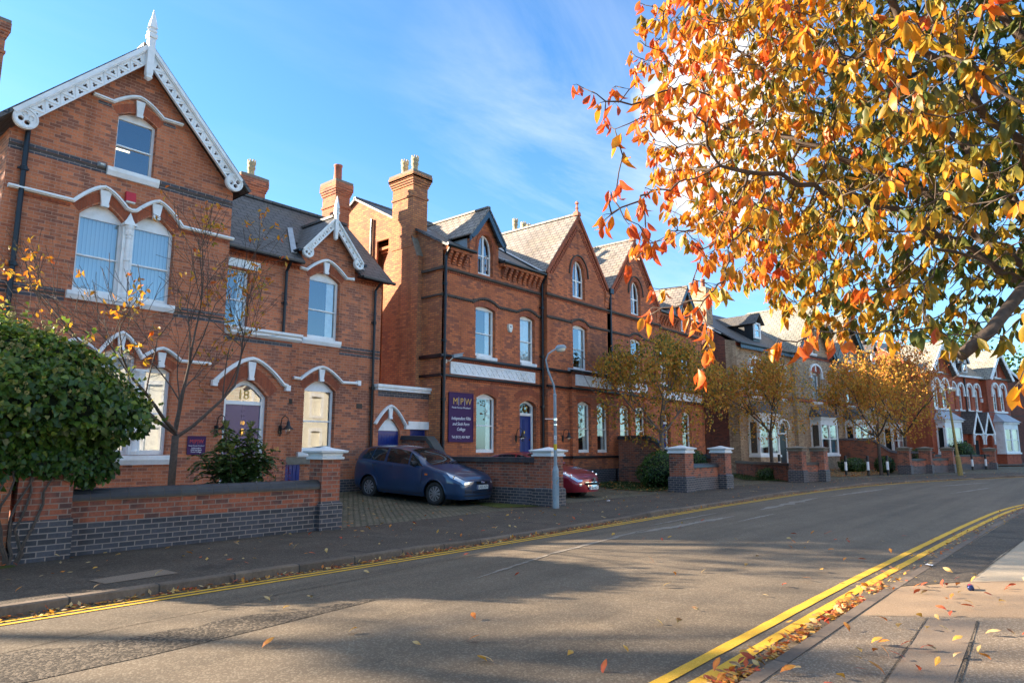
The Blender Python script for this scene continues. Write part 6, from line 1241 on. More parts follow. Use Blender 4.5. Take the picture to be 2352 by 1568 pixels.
# drinks can
t = thing('drinks_can', 'crushed dark blue and red drinks can lying on the near pavement', 'can', (9.66, 1.27, .03), 10, world=False)
M['canblue'] = plain('can_blue', (.02, .03, .09), .3, .1, 9, metal=.6); b = MB(); b.lathe(0, 0, [(.0, -.06), (.024, -.06), (.033, -.052), (.033, -.02), (.029, .0), (.033, .02), (.033, .048), (.026, .06), (0, .06)], 16); b.v = [Vector((v.z, v.x * (1.0 if abs(v.z) > .015 else .8), v.y + .0)) for v in b.v]; b.build('can_body', 'canblue', t, smooth=True)
b = MB(); b.lathe(0, 0, [(.0335, -.012), (.0338, .03)], 16); b.f = b.f[2:9]; b.m = b.m[:7]; b.v = [Vector((v.z, v.x, v.y)) for v in b.v]; b.build('can_print', 'red', t)
b = MB(); b.lathe(0, 0, [(.034, .055), (.03, .062), (.0, .058)], 16); b.v = [Vector((v.z, v.x, v.y)) for v in b.v]; b.build('can_rim', 'chrome', t)
for (x, y, lb, sc) in ((11.2, 1.93, 'crushed white paper scrap beside the near kerb', .13), (18.3, 11.6, 'white paper scrap on the pavement below the red car', .12), (54.6, 6.9, 'white litter scrap by the far piers', .2)):
    rg = random.Random(int(x * 10)); b = MB(); g_ = [(i, j) for i in range(4) for j in range(3)]; b.add([((i - 1.5) * sc * .4 + rg.uniform(-.01, .01), (j - 1) * sc * .3, .01 + rg.random() * sc * .25) for i, j in g_], [(i * 3 + j, i * 3 + 3 + j, i * 3 + 4 + j, i * 3 + 1 + j) for i in range(3) for j in range(2)])
    o = b.build('litter', 'letter', None, off=(0, 0, 0)); o.location = (x, y, gz(x, y) if y > 5 else .0); tag(o, lb, 'litter')
# ================================================================ cars (own frame: nose at x=0 pointing to -x, y to the side, z up)
def paint(name, col, metal=.35):
    m, t, b = newmat(name); n = noise(t, 2, 3, .5, objvec(t)); r = ramp(t, n.outputs[0], [(.3, .9), (.7, 1.1)]); L(t, mixc_(t, 1., col, r.outputs[0], 'MULTIPLY'), b.inputs['Base Color'])
    b.inputs['Metallic'].default_value = metal; b.inputs['Roughness'].default_value = .33; b.inputs['Coat Weight'].default_value = 1; b.inputs['Coat Roughness'].default_value = .04; M[name] = m
paint('blue_car_paint', (.012, .045, .115)); paint('red_car_paint', (.24, .008, .022))
m, t, b = newmat('car_glass'); b.inputs['Base Color'].default_value = (.012, .014, .014, 1); b.inputs['Roughness'].default_value = .02; b.inputs['Specular IOR Level'].default_value = .9; M['carglass'] = m
M['trim'] = plain('black_trim', (.014, .014, .015), .55, .1, 9); M['tyre'] = plain('tyre_rubber', (.018, .018, .018), .8, .2, 20); M['alloy'] = plain('wheel_trim', (.30, .30, .31), .35, .08, 9, metal=.6); M['lampglass'] = plain('headlight', (.62, .66, .70), .12, .1, 12, metal=.5, spec=.8, coat=1); M['amber'] = plain('amber', (.7, .16, .01), .3, .05, 9); M['plate'] = plain('plate_white', (.75, .75, .72), .4, .03, 9)
def pchip(xs, ys, x):
    xs = np.array(xs, float); ys = np.array(ys, float); h = np.diff(xs); d = np.diff(ys) / h; mm = np.zeros(len(xs)); mm[0] = d[0]; mm[-1] = d[-1]
    for i in range(1, len(xs) - 1):
        if d[i - 1] * d[i] > 0: w1 = 2 * h[i] + h[i - 1]; w2 = h[i] + 2 * h[i - 1]; mm[i] = (w1 + w2) / (w1 / d[i - 1] + w2 / d[i])
    i = int(np.clip(np.searchsorted(xs, x) - 1, 0, len(xs) - 2)); s = (x - xs[i]) / h[i]
    return float((2 * s ** 3 - 3 * s ** 2 + 1) * ys[i] + (s ** 3 - 2 * s ** 2 + s) * h[i] * mm[i] + (-2 * s ** 3 + 3 * s ** 2) * ys[i + 1] + (s ** 3 - s ** 2) * h[i] * mm[i + 1])
class Car:
    def __init__(c, st, root, body):
        c.st = st; c.root = root; c.X = st['x']; c.L = c.X[-1]; c.body = body
    def P(c, x, q, side=1, off=0.0):
        """point on the body: x along, q section parameter 0 (sill) .. 6 (roof centre)"""
        g = lambda k: pchip(c.X, c.st[k], x)
        sec = [(g('wm') * .90, g('zb')), (g('wm') * .985, g('zb') + .16), (g('wm'), .62 if g('zbelt') > .74 else g('zb') + (g('zbelt') - g('zb')) * .6), (g('wb') + (g('wm') - g('wb')) * .35, g('zbelt') - .05), (g('wb') * .985, g('zbelt')), (g('wt'), g('ze')), (0, g('zc'))]
        qs = [0, 1, 2, 3.4, 4, 5, 6]; ys = [p[0] for p in sec]; zs = [p[1] for p in sec]
        y = pchip(qs, ys, q); z = pchip(qs, zs, q)
        if q > 5: t = q - 5; y = ys[5] * (1 - t); z = zs[5] + (zs[6] - zs[5]) * (1 - (1 - t) ** 2)
        p = Vector((x, y * side, z))
        if off:
            e = 1e-2; a = c.P(min(x + e, c.L), q, side) - c.P(max(x - e, 0), q, side); d = c.P(x, min(q + e, 6), side) - c.P(x, max(q - e, 0), side); n = a.cross(d) * side
            if n.length > 1e-9: n.normalize(); p += n * off if n.dot(Vector((0, y * side, z - .7))) > 0 else -n * off
        return p
    def front(c, a, q, off=0.0):
        p = c.P(0, q, 1); bul = c.st.get('bulge', .10) * (1 - abs(a) ** 2.2)
        return Vector((-bul - off, a * p.y, p.z))
    def patch(c, name, mat, f, n=10, m_=6, parent=None, smooth=True):
        vs = [f(i / n, j / m_) for i in range(n + 1) for j in range(m_ + 1)]; b = MB(); b.add(vs, [(i * (m_ + 1) + j, (i + 1) * (m_ + 1) + j, (i + 1) * (m_ + 1) + j + 1, i * (m_ + 1) + j + 1) for i in range(n) for j in range(m_)])
        return b.build(name, mat, parent or c.body_ob, off=None, smooth=smooth, uv=False) if parent or hasattr(c, 'body_ob') else b
    def make(c, mat, wheels, wr):
        N = 110; Q = 48; b = MB(); vs = []; fs = []
        for s in (1, -1):
            o = len(vs); xs = np.linspace(0, c.L, N + 1); qs = np.linspace(0, 6, Q + 1)
            for x in xs:
                for q in qs: vs.append(c.P(x, q, s))
            for i in range(N):
                for j in range(Q):
                    ctr = (vs[o + i * (Q + 1) + j] + vs[o + (i + 1) * (Q + 1) + j + 1]) / 2
                    if qs[j] < 3.6 and any((ctr.x - w) ** 2 + (ctr.z - wr) ** 2 < (wr + .065) ** 2 for w in wheels): continue
                    fs.append((o + i * (Q + 1) + j, o + (i + 1) * (Q + 1) + j, o + (i + 1) * (Q + 1) + j + 1, o + i * (Q + 1) + j + 1))
        o = len(vs); na = 16
        for q in qs:
            for k in range(na + 1): vs.append(c.front(-1 + 2 * k / na, q))
        for j in range(Q):
            for k in range(na): fs.append((o + j * (na + 1) + k, o + j * (na + 1) + k + 1, o + (j + 1) * (na + 1) + k + 1, o + (j + 1) * (na + 1) + k))
        o = len(vs)
        for q in qs:
            p = c.P(c.L, q, 1)
            for k in range(na + 1): a = -1 + 2 * k / na; vs.append(Vector((c.L + .08 * (1 - a * a), a * p.y, p.z)))
        for j in range(Q):
            for k in range(na): fs.append((o + j * (na + 1) + k, o + j * (na + 1) + k + 1, o + (j + 1) * (na + 1) + k + 1, o + (j + 1) * (na + 1) + k))
        b.add(vs, fs); ob = b.build('body', mat, c.root, smooth=True, uv=False); me = ob.data
        bm = bmesh.new(); bm.from_mesh(me); bmesh.ops.remove_doubles(bm, verts=bm.verts, dist=.0008); bmesh.ops.recalc_face_normals(bm, faces=bm.faces); bm.to_mesh(me); bm.free()
        c.body_ob = sub(ob); OFF[ob.name] = Vector()
        b = MB(); b.box(.15, c.L - .12, -.62, .62, .17, .6)                       # dark underside and wheel wells
        for w in wheels:
            for s in (1, -1):
                b.lathe(0, 0, [(wr + .07, .45), (wr + .07, .80), (.0, .45)], 20)
                k = 60; b.v[-k:] = [Vector((w + v.x, s * v.z, wr + v.y)) for v in b.v[-k:]]
        b.build('underbody', 'trim', c.root, uv=False)
        for w in wheels:
            for s in (1, -1):
                yo = c.P(w, 2, 1).y; pts = []
                for k in range(17):
                    a = math.pi * (-.08 + 1.16 * k / 16); x, z = w - (wr + .075) * math.cos(a), wr + (wr + .075) * math.sin(a)
                    lo, hi = 0, 4.0
                    for _ in range(18):
                        mid = (lo + hi) / 2
                        if c.P(x, mid).z < z: lo = mid
                        else: hi = mid
                    pts.append(c.P(x, lo, s, .004))
                b = MB(); b.tube(pts, .016, 6); b.build('arch_lip', mat, ob, smooth=True, uv=False)
                wy = s * (yo - .015); wh = MB()
                prof = [(wr - .11, -.08), (wr - .02, -.085), (wr, -.05), (wr, .05), (wr - .01, .075), (wr - .05, .088), (wr - .10, .075)]
                wh.lathe(0, 0, prof + [(wr - .11, .05)], 30); wh.v = [Vector((w + v.x, wy + s * (v.z - .09), wr + v.y)) for v in wh.v]; wo = sub(wh.build('wheel', 'tyre', c.root, smooth=True, uv=False)); OFF[wo.name] = Vector()
                r = MB(); R_ = wr - .095; r.lathe(0, 0, [(R_, .02), (R_, .055), (R_ - .02, .065), (R_ - .03, .04)], 30)
                for k in range(10):
                    a = 2 * math.pi * k / 10; ca, sa = math.cos(a), math.sin(a); w0, w1 = .030, .052
                    r.add([(.045 * ca - w0 * .6 * sa, .045 * sa + w0 * .6 * ca, .07), (.045 * ca + w0 * .6 * sa, .045 * sa - w0 * .6 * ca, .07), (R_ * .95 * ca + w1 * .7 * sa, R_ * .95 * sa - w1 * .7 * ca, .058), (R_ * .95 * ca - w1 * .7 * sa, R_ * .95 * sa + w1 * .7 * ca, .058)], [(0, 1, 2, 3)])
                r.lathe(0, 0, [(.06, .065), (.055, .08), (0, .082)], 14); r.v = [Vector((w + v.x, wy + s * (v.z - .09), wr + v.y)) for v in r.v]; r.build('rim', 'alloy', wo, uv=False)
                d = MB(); d.lathe(0, 0, [(R_, .02), (0, .015)], 20); d.v = [Vector((w + v.x, wy + s * (v.z - .09), wr + v.y)) for v in d.v]; d.build('hub_shadow', 'trim', wo, uv=False)
    def glass(c, name, xa, xb, xc, xd, q0, q1, side, mat='carglass', off=.004, n=10, m_=6):
        """patch with corners at q0: xa..xb and at q1: xc..xd"""
        return c.patch(name, mat, lambda u, v: c.P((xa + (xb - xa) * u) * (1 - v) + (xc + (xd - xc) * u) * v, q0 + (q1 - q0) * v, side, off), n, m_)
    def screen(c, name, x0, x1, q0=5.12, mat='carglass', off=.005):
        return c.patch(name, mat, lambda u, v: (lambda a: c.P(x0 + (x1 - x0) * v - .0, 6 - (6 - q0) * abs(a), 1 if a >= 0 else -1, off))(2 * u - 1), 20, 10)
    def seam(c, pts, side, w=.0085):
        b = MB(); b.tube([c.P(x, q, side, .001) for x, q in pts], w, 4); b.build('panel_gap', 'trim', c.body_ob, uv=False)
    def plate(c, s, q, w=.52, a0=0):
        p = c.front(a0, q, .012); b = MB(); b.box(p.x - .014, p.x, p.y - w / 2, p.y + w / 2, p.z - .056, p.z + .056); o = sub(b.build('number_plate', 'plate', c.root, uv=False)); OFF[o.name] = Vector()
        b = MB(); b.box(p.x - .0155, p.x - .0141, p.y + w / 2 - .05, p.y + w / 2, p.z - .055, p.z + .055); b.build('country_strip', 'bluepaint', o, uv=False)
        text(o, s, 'black', .105, (p.x - .0165, p.y - .022, p.z), rot=(90, 0, -90), ext=.001, xs=.92)
# ---- blue people carrier
cb = thing('parked_car', 'dark blue people carrier parked nose to the street on setts between the houses', 'car', (14.66, 13.70, .0), 96.0, world=False)
cb.rotation_euler = (0, R(-2.5), R(96))
st = dict(x=[0, .10, .30, .62, 1.0, 1.30, 1.75, 2.15, 2.9, 3.55, 3.95, 4.18, 4.30], bulge=.13,
  zbelt=[.70, .76, .84, .92, .99, 1.03, 1.05, 1.06, 1.09, 1.12, 1.14, 1.10, .98], zc=[.73, .82, .91, 1.00, 1.08, 1.17, 1.42, 1.56, 1.61, 1.595, 1.55, 1.42, 1.06], ze=[.715, .80, .885, .97, 1.045, 1.11, 1.345, 1.48, 1.53, 1.515, 1.47, 1.34, 1.02],
  wm=[.70, .78, .85, .895, .91, .912, .912, .912, .912, .905, .88, .84, .78], wb=[.64, .72, .80, .85, .865, .868, .87, .87, .87, .86, .83, .79, .73], wt=[.58, .66, .72, .75, .745, .725, .665, .64, .63, .62, .60, .60, .64], zb=[.21, .20, .20, .20, .20, .20, .20, .20, .20, .21, .24, .27, .30])
c = Car(st, cb, None); c.make('blue_car_paint', (.90, 3.54), .318)
c.screen('windscreen', 1.17, 2.08)
for s in (1, -1):
    c.glass('side_window', 1.98, 2.86, 2.02, 2.86, 4.10, 4.90, s); c.glass('side_window', 1.36, 1.92, 1.72, 1.96, 4.08, 4.86, s); c.glass('side_window', 2.96, 3.52, 2.96, 3.46, 4.10, 4.90, s); c.glass('side_window', 3.56, 3.98, 3.50, 3.80, 4.12, 4.88, s)
    c.seam([(1.42, .5), (1.40, 2), (1.38, 3), (1.34, 4.05)], s); c.seam([(2.91, .5), (2.91, 2), (2.91, 4), (2.91, 4.95)], s); c.seam([(3.28, 1.2), (3.12, 1.8), (3.40, 3), (3.52, 4)], s) ; c.seam([(1.42, .5), (2.2, .5), (2.91, .5), (3.2, .6)], s)
    c.glass('door_moulding', 1.5, 2.86, 1.5, 2.86, 1.55, 1.80, s, 'blue_car_paint', .012); c.glass('door_moulding', 2.96, 3.12, 2.96, 3.14, 1.55, 1.80, s, 'blue_car_paint', .012)
    for hx in (2.62, 3.30): b = MB(); p = c.P(hx, 3.2, s, .02); b.obox(p, (.10, 0, .005), (0, .018, 0), (0, 0, .018)); b.build('door_handle', 'blue_car_paint', c.body_ob, uv=False)
    b = MB(); p = c.P(1.22, 2.75, s, .004); b.obox(p, (.045, 0, 0), (0, .008, 0), (0, 0, .022)); b.build('side_repeater', 'amber', c.root, uv=False)
    b = MB(); p = c.P(1.70, 4.05, s, .10); b.lathe(0, 0, [(0, -.11), (.07, -.10), (.10, 0), (.07, .10), (0, .11)], 10); b.v = [p + Vector((v.x * .7, v.z * 1.0, v.y * .85 + .02)) for v in b.v]; b.obox(p - Vector((0, s * .08, .05)), (.03, 0, 0), (0, .06, 0), (0, 0, .02)); b.build('wing_mirror', 'trim', cb, smooth=False, uv=False)
    c.patch('headlight', 'lampglass', lambda u, v, s=s: c.P(u * (.55 - .18 * (1 - v)), 2.95 + 1.15 * v + u * .30 * (1 - v * .5), s, .007), 10, 6)
    c.patch('headlight', 'lampglass', lambda u, v, s=s: c.front(s * (.74 - .08 * v + (.26 + .08 * v) * u), 3.0 + .15 * (1 - u) + .95 * v, .008), 6, 6)
    c.patch('fog_grille', 'trim', lambda u, v, s=s: c.front(s * (.60 + .33 * u), 1.05 + .75 * v, .006), 6, 4)
    b = MB()
    for k in range(3): 
        a0, a1 = c.front(s * .62, 1.2 + k * .22, .014), c.front(s * .92, 1.2 + k * .22, .014); b.tube([a0, (a0 + a1) / 2 + Vector((-.008, 0, 0)), a1], .006, 4)
    b.build('fog_bar', 'blue_car_paint', c.body_ob, uv=False)
    b = MB(); p = c.P(.26, 3.72, s, .015); b.lathe(0, 0, [(.06, 0), (.05, .01), (0, .02)], 12); b.v = [p + Vector((-v.z * .8, v.x + s * v.z * .5, v.y)) for v in b.v]; b.build('headlight_bulb', 'chrome', c.body_ob, uv=False)
c.patch('grille', 'trim', lambda u, v: c.front((-.42 + .84 * u) * (1 - .12 * (1 - v)), 3.15 + 1.05 * v, .008), 12, 6)
b = MB()
for k in range(4): q = 3.3 + k * .22; b.tube([c.front(-.38 + .76 * i / 8, q, .016) for i in range(9)], .006, 4)
b.build('grille_bar', 'black', c.body_ob, uv=False)
p = c.front(0, 3.68, .03); b = MB(); b.lathe(0, 0, [(.085, 0), (.08, .01), (0, .014)], 20); b.v = [p + Vector((-v.z, v.x, v.y * .42)) for v in b.v]; o = sub(b.build('badge', 'chrome', cb, uv=False)); b = MB(); b.lathe(0, 0, [(.072, .015), (0, .017)], 20); b.v = [p + Vector((-v.z, v.x, v.y * .38)) for v in b.v]; b.build('badge_centre', 'bluepaint', o, uv=False); OFF[o.name] = Vector(); text(o, 'Ford', 'letter', .055, (p.x - .018, p.y, p.z), rot=(90, 0, -90), ext=.001, shear=.3)
c.patch('lower_grille', 'trim', lambda u, v: c.front(-.56 + 1.12 * u, 1.0 + .55 * v, .006), 12, 4)
b = MB()
for k in range(3): b.tube([c.front(-.54 + 1.08 * i / 8, 1.1 + k * .17, .013) for i in range(9)], .006, 4)
b.build('grille_bar', 'blue_car_paint', c.body_ob, uv=False); b = MB(); b.tube([c.front(-.98 + 1.96 * i / 14, .62, .01) for i in range(15)], .013, 5); b.build('bumper_lip', 'trim', c.body_ob, uv=False)
c.plate('LN55 XZV', 2.35)
b = MB()
for s, y0 in ((1, .5), (-1, -.1)): b.tube([c.P(1.12, 5.5 if s > 0 else 5.9, s, .02), c.P(1.20, 5.75, s, .02), c.P(1.28, 5.9 if s > 0 else 5.2, 1 if s > 0 else -1, .015)], .010, 4)
b.build('wiper', 'trim', cb, uv=False); c.seam([(.62, 4.05), (1.05, 4.25), (1.16, 5.0)], 1); c.seam([(.62, 4.05), (1.05, 4.25), (1.16, 5.0)], -1); b = MB(); b.tube([c.P(2.5, 5.96, 1, .0), c.P(2.62, 5.96, 1, .16)], .008, 5); b.build('aerial', 'trim', cb, uv=False)
# ---- red hatchback
cr = thing('parked_car', 'dark red hatchback with wide black grille, parked behind the street lamp', 'car', (19.28, 13.0, .02), 90.0, world=False)
st = dict(x=[0, .12, .34, .70, 1.12, 1.45, 1.90, 2.25, 2.9, 3.5, 3.9, 4.15, 4.25], bulge=.20,
  zbelt=[.60, .69, .79, .88, .95, .98, 1.0, 1.01, 1.04, 1.07, 1.08, 1.02, .92], zc=[.63, .74, .85, .95, 1.04, 1.12, 1.33, 1.46, 1.50, 1.46, 1.36, 1.16, .98], ze=[.615, .72, .825, .92, 1.0, 1.065, 1.255, 1.385, 1.425, 1.385, 1.28, 1.10, .94],
  wm=[.66, .76, .84, .89, .905, .908, .908, .908, .908, .90, .87, .82, .76], wb=[.60, .70, .79, .845, .86, .862, .862, .862, .862, .85, .82, .77, .70], wt=[.53, .62, .70, .74, .735, .715, .655, .63, .62, .61, .59, .58, .62], zb=[.20, .19, .19, .19, .19, .19, .19, .19, .19, .20, .23, .26, .29])
c = Car(st, cr, None); c.make('red_car_paint', (.93, 3.54), .315); c.screen('windscreen', 1.28, 2.18)
for s in (1, -1):
    c.glass('side_window', 1.48, 2.50, 1.98, 2.50, 4.10, 4.88, s); c.glass('side_window', 2.58, 3.55, 2.58, 3.35, 4.10, 4.88, s); c.seam([(1.5, .5), (1.48, 2), (1.44, 4.05)], s); c.seam([(2.54, .5), (2.54, 4.9)], s)
    c.patch('headlight', 'lampglass', lambda u, v, s=s: c.P(u * .78, 3.05 + u * .75 + (1.0 - .6 * u) * v, s, .007), 12, 6)
    c.patch('headlight', 'lampglass', lambda u, v, s=s: c.front(s * (.78 + .22 * u), 3.25 - .2 * u + (.55 + .45 * u) * v, .008), 6, 6)
    b = MB()
    for xx, r in ((.18, .055), (.36, .045)):
        p = c.P(xx, 3.78 + xx * .4, s, .012); o0 = len(b.v); b.lathe(0, 0, [(r, 0), (r * .8, .012), (0, .02)], 12); b.v[o0:] = [p + Vector((-v.z * .8, v.x + s * v.z * .5, v.y)) for v in b.v[o0:]]
    b.build('headlight_bulb', 'chrome', c.body_ob, uv=False)
    b = MB(); p = c.P(1.72, 4.0, s, .10); b.lathe(0, 0, [(0, -.11), (.07, -.10), (.095, 0), (.07, .10), (0, .11)], 10); b.v = [p + Vector((v.x * .7, v.z, v.y * .8 + .02)) for v in b.v]; b.build('wing_mirror', 'red_car_paint', cr, smooth=True, uv=False)
    c.patch('fog_lamp', 'lampglass', lambda u, v, s=s: c.front(s * (.78 + .12 * u), 1.35 + 1.0 * v, .012), 5, 6)
c.patch('grille', 'trim', lambda u, v: c.front((-.64 + 1.28 * u) * (1 - .28 * (1 - v)), 1.05 + 1.95 * v, .008), 16, 8)
b = MB()
for k in range(4): b.tube([c.front(-.46 + .92 * i / 10, 1.25 + k * .17, .02) for i in range(11)], .008, 4)
b.tube([c.front(-.62 + 1.24 * i / 12, 2.9, .018) for i in range(13)], .012, 5); b.tube([c.front(-.44 + .88 * i / 12, 1.08, .02) for i in range(13)], .014, 5); b.build('chrome_bar', 'chrome', c.body_ob, uv=False)
c.patch('bumper_bar', 'trim', lambda u, v: c.front(-.60 + 1.2 * u, 1.95 + .65 * v, .045 * math.sin(math.pi * min(1, max(0, v))) + .012), 14, 6)
p = c.front(0, 3.75, .02); b = MB(); b.panel([[(-.085, .07), (.085, .07), (.08, -.02), (0, -.085), (-.08, -.02)]], 0, .012); b.v = [p + Vector((-.01 - v.y, v.x, v.z)) for v in b.v]; o = sub(b.build('badge', 'chrome', cr, uv=False)); OFF[o.name] = Vector()
b = MB(); b.panel([[(-.07, .058), (.07, .058), (.066, -.015), (0, -.07), (-.066, -.015)]], 0, .004); b.v = [p + Vector((-.0235 - v.y, v.x, v.z)) for v in b.v]; b.build('badge_field', 'trim', o, uv=False)
lion = [(-.035, -.035), (-.01, -.015), (-.03, -.005), (-.045, .01), (-.02, .012), (-.02, .03), (-.035, .045), (-.005, .05), (.02, .042), (.015, .02), (.04, .035), (.05, .02), (.025, .005), (.03, -.01), (.05, -.02), (.03, -.03), (.01, -.02), (0, -.045)]
b = MB(); b.panel([lion], 0, .004); b.v = [p + Vector((-.029 - v.y, -v.x, v.z)) for v in b.v]; b.build('badge_lion', 'chrome', o, uv=False)
c.plate('BJ59 BUF', .80)
# ================================================================ vegetation
def leaf_mesh(items, shape='cherry'):
    """items: (position, axis, normal, length, width, tint) -> vertices, faces, tints. Folded pointed blades."""
    vs = []; fs = []; tn = []
    for p, ax, nr, ln, wd, tint in items:
        sd_ = ax.cross(nr); sd_.normalize(); nr = sd_.cross(ax); k = len(vs)
        if shape == 'cherry':
            hh = math.sin(p.x * 917.3 + p.y * 571.7 + p.z * 331.1); h2_ = math.sin(p.x * 411.3 - p.y * 733.7 + p.z * 127.9); fo = 1.0 + 1.3 * hh; cu_ = .9 + 1.5 * h2_; prof = [(0.22, .62, .05 * fo), (.50, 1.0, .10 * fo), (.78, .66, .06 * fo)]; mids = [0.0, .22, .50, .78, 1.0]; dr = [0, -.02 * cu_, -.06 * cu_, -.13 * cu_, -.26 * cu_]
            M_ = [p + ax * (ln * mids[i]) + nr * (ln * dr[i]) for i in range(5)]
            vs += M_
            for t, w, up in prof:
                c0 = p + ax * (ln * t) + nr * (ln * (dr[mids.index(t)] + up)); vs += [c0 + sd_ * (wd * .5 * w), c0 - sd_ * (wd * .5 * w)]
            l = [k + 5, k + 7, k + 9]; r = [k + 6, k + 8, k + 10]
            fs += [(k, k + 1, l[0]), (k + 1, k + 2, l[1], l[0]), (k + 2, k + 3, l[2], l[1]), (k + 3, k + 4, l[2]), (k, r[0], k + 1), (k + 1, r[0], r[1], k + 2), (k + 2, r[1], r[2], k + 3), (k + 3, r[2], k + 4)]; tn += [tint + .06, tint + .06, tint + .04, tint, tint - .14, tint - .06 * hh, tint - .06, tint - .10, tint - .04, tint - .14, tint - .12]
        elif shape == 'ivy':
            q = [(0, 0), (.15, .5), (.42, .42), (1.0, 0), (.42, -.42), (.15, -.5)]
            vs += [p + ax * (ln * a) + sd_ * (wd * c_) + nr * (.12 * ln * abs(c_)) for a, c_ in q]; fs += [(k, k + 1, k + 2, k + 3), (k, k + 3, k + 4, k + 5)]; tn += [tint] * 6
        else:
            vs += [p, p + ax * (ln * .5) + sd_ * (wd * .5), p + ax * ln, p + ax * (ln * .5) - sd_ * (wd * .5)]; fs.append((k, k + 1, k + 2, k + 3)); tn += [tint] * 4
    return vs, fs, tn
def leaf_obj(name, items, mat, parent=None, shape='cherry', off=None):
    vs, fs, tn = leaf_mesh(items, shape); o = OFF.get(parent.name, Vector()) if parent else Vector(off or (0, 0, 0))
    me = bpy.data.meshes.new(name); me.from_pydata([tuple(v - o) for v in vs], [], fs); me.update(); a = me.attributes.new('tint', 'FLOAT', 'POINT'); a.data.foreach_set('value', np.array(tn, np.float32)); me.materials.append(M[mat])
    me.polygons.foreach_set('use_smooth', [True] * len(me.polygons)); ob = bpy.data.objects.new(name, me); C.objects.link(ob)
    if parent: ob.parent = parent
    elif off is not None: ob.location = o
    return ob
def rv(rng): return Vector(rng.normal(0, 1, 3)).normalized()
def branch(b, rng, p, d, ln, r, depth, tips, up=.15, spread=.6, nch=3, seg=4, mn=.004, wob=.12):
    pts = [p.copy()]; q = p.copy(); dd = d.copy()
    for i in range(seg):
        dd = (dd + rv(rng) * wob + Vector((0, 0, up * .25))).normalized(); q = q + dd * (ln / seg); pts.append(q.copy())
    r1 = max(mn, r * .62); b.tube(pts, [r + (r1 - r) * i / seg for i in range(seg + 1)], 7 if r > .03 else (5 if r > .012 else 4), cap=False)
    if depth <= 1: tips += [(x, dd.copy()) for x in pts[1:]]
    if depth == 0: return
    for i in range(nch):
        t = .45 + .55 * (i + 1) / nch if i < nch - 1 else 1.0; k = min(seg, max(1, int(round(t * seg)))); s = pts[k]
        nd_ = (dd * (1.0 if i == nch - 1 else .65) + rv(rng) * spread + Vector((0, 0, up))).normalized()
        branch(b, rng, s, nd_, ln * rng.uniform(.6, .85), max(mn, r1 * (.95 if i == nch - 1 else .7)), depth - 1, tips, up, spread, nch, seg, mn, wob)
def street_tree(name, lab, x, y, zf, R0, h, crown, seed, n, tint, group=None, bark='bark', leaf='farleaf', lsz=(.075, .05), depth=4, r=.09, el0=(.45, .9)):
    rng = np.random.default_rng(seed); z0 = gz(x, y); t = thing(name, lab, 'tree', (x, y, z0), group=group); b = MB(); tips = []
    b.tube([(x, y, z0 - .1), (x + .01, y, z0 + .15), (x, y + .02, z0 + zf * .55), (x, y, z0 + zf)], [r * 1.35, r * 1.08, r, r * .95], 10)
    nb = 5
    for i in range(nb):
        a = 2 * math.pi * (i + rng.uniform(-.25, .25)) / nb; el = rng.uniform(*el0) if i < nb - 1 else 1.4
        branch(b, rng, Vector((x, y, z0 + zf - .05 + .04 * i)), Vector((math.cos(a) * math.cos(el), math.sin(a) * math.cos(el), math.sin(el))), h * .42, r * .55, depth - 1, tips, .14, .55, 3, 4, .0045)
    b.build('trunk', bark, t, smooth=True, uv=False)
    items = []
    if n:
        cx, cy, cz, rx, rz = crown; pts = [p for p, d in tips]
        for i in range(n):
            if rng.random() < .72: p = pts[rng.integers(len(pts))] + Vector(rng.normal(0, .16, 3))
            else:
                v = rv(rng) * rng.random() ** .4; p = Vector((x + cx + v.x * rx, y + cy + v.y * rx, z0 + cz + v.z * rz))
            if ((p.x - x - cx) / rx) ** 2 + ((p.y - y - cy) / rx) ** 2 + ((p.z - z0 - cz) / rz) ** 2 > 1.25: continue
            ax = (rv(rng) * .75 + Vector((0, 0, -.75))).normalized(); s = rng.uniform(.75, 1.25); items.append((p, ax, rv(rng), lsz[0] * s, lsz[1] * s, float(np.clip(tint(p, rng), 0, 1))))
        leaf_obj('crown', items, leaf, t, 'quad')
    return t, tips
G4 = 'autumn street trees along the far pavement'
tf = lambda c: (lambda p, rng: rng.normal(c, .24))
street_tree('street_tree', 'nearest autumn street tree, olive and orange crown before the orange brick pair', 26.9, 14.3, 2.25, 0, 4.6, (0, 0, 4.1, 2.9, 2.55), 11, 11500, lambda p, rng: rng.normal(.52 + .12 * (p.z > 5.5), .27), G4, 'barkpale', lsz=(.135, .085), r=.10)
street_tree('street_tree', 'autumn street tree with sparse orange leaves before the cream brick house door', 39.7, 14.2, 2.4, 0, 4.8, (0, 0, 4.4, 3.2, 2.6), 12, 8500, tf(.46), G4, lsz=(.145, .09), r=.10)
street_tree('street_tree', 'autumn street tree standing right behind the third bollard', 47.6, 10.35, 2.3, 0, 5.4, (0, 0, 4.9, 3.0, 3.0), 13, 9500, tf(.42), G4, lsz=(.155, .10), r=.10)
street_tree('street_tree', 'reddish autumn street tree behind the low three pier wall', 56.8, 10.6, 2.4, 0, 6.4, (.4, 0, 5.6, 3.3, 3.7), 14, 10000, lambda p, rng: rng.normal(.14 if p.z > 6.5 else .34, .2), G4, lsz=(.165, .105), r=.12)
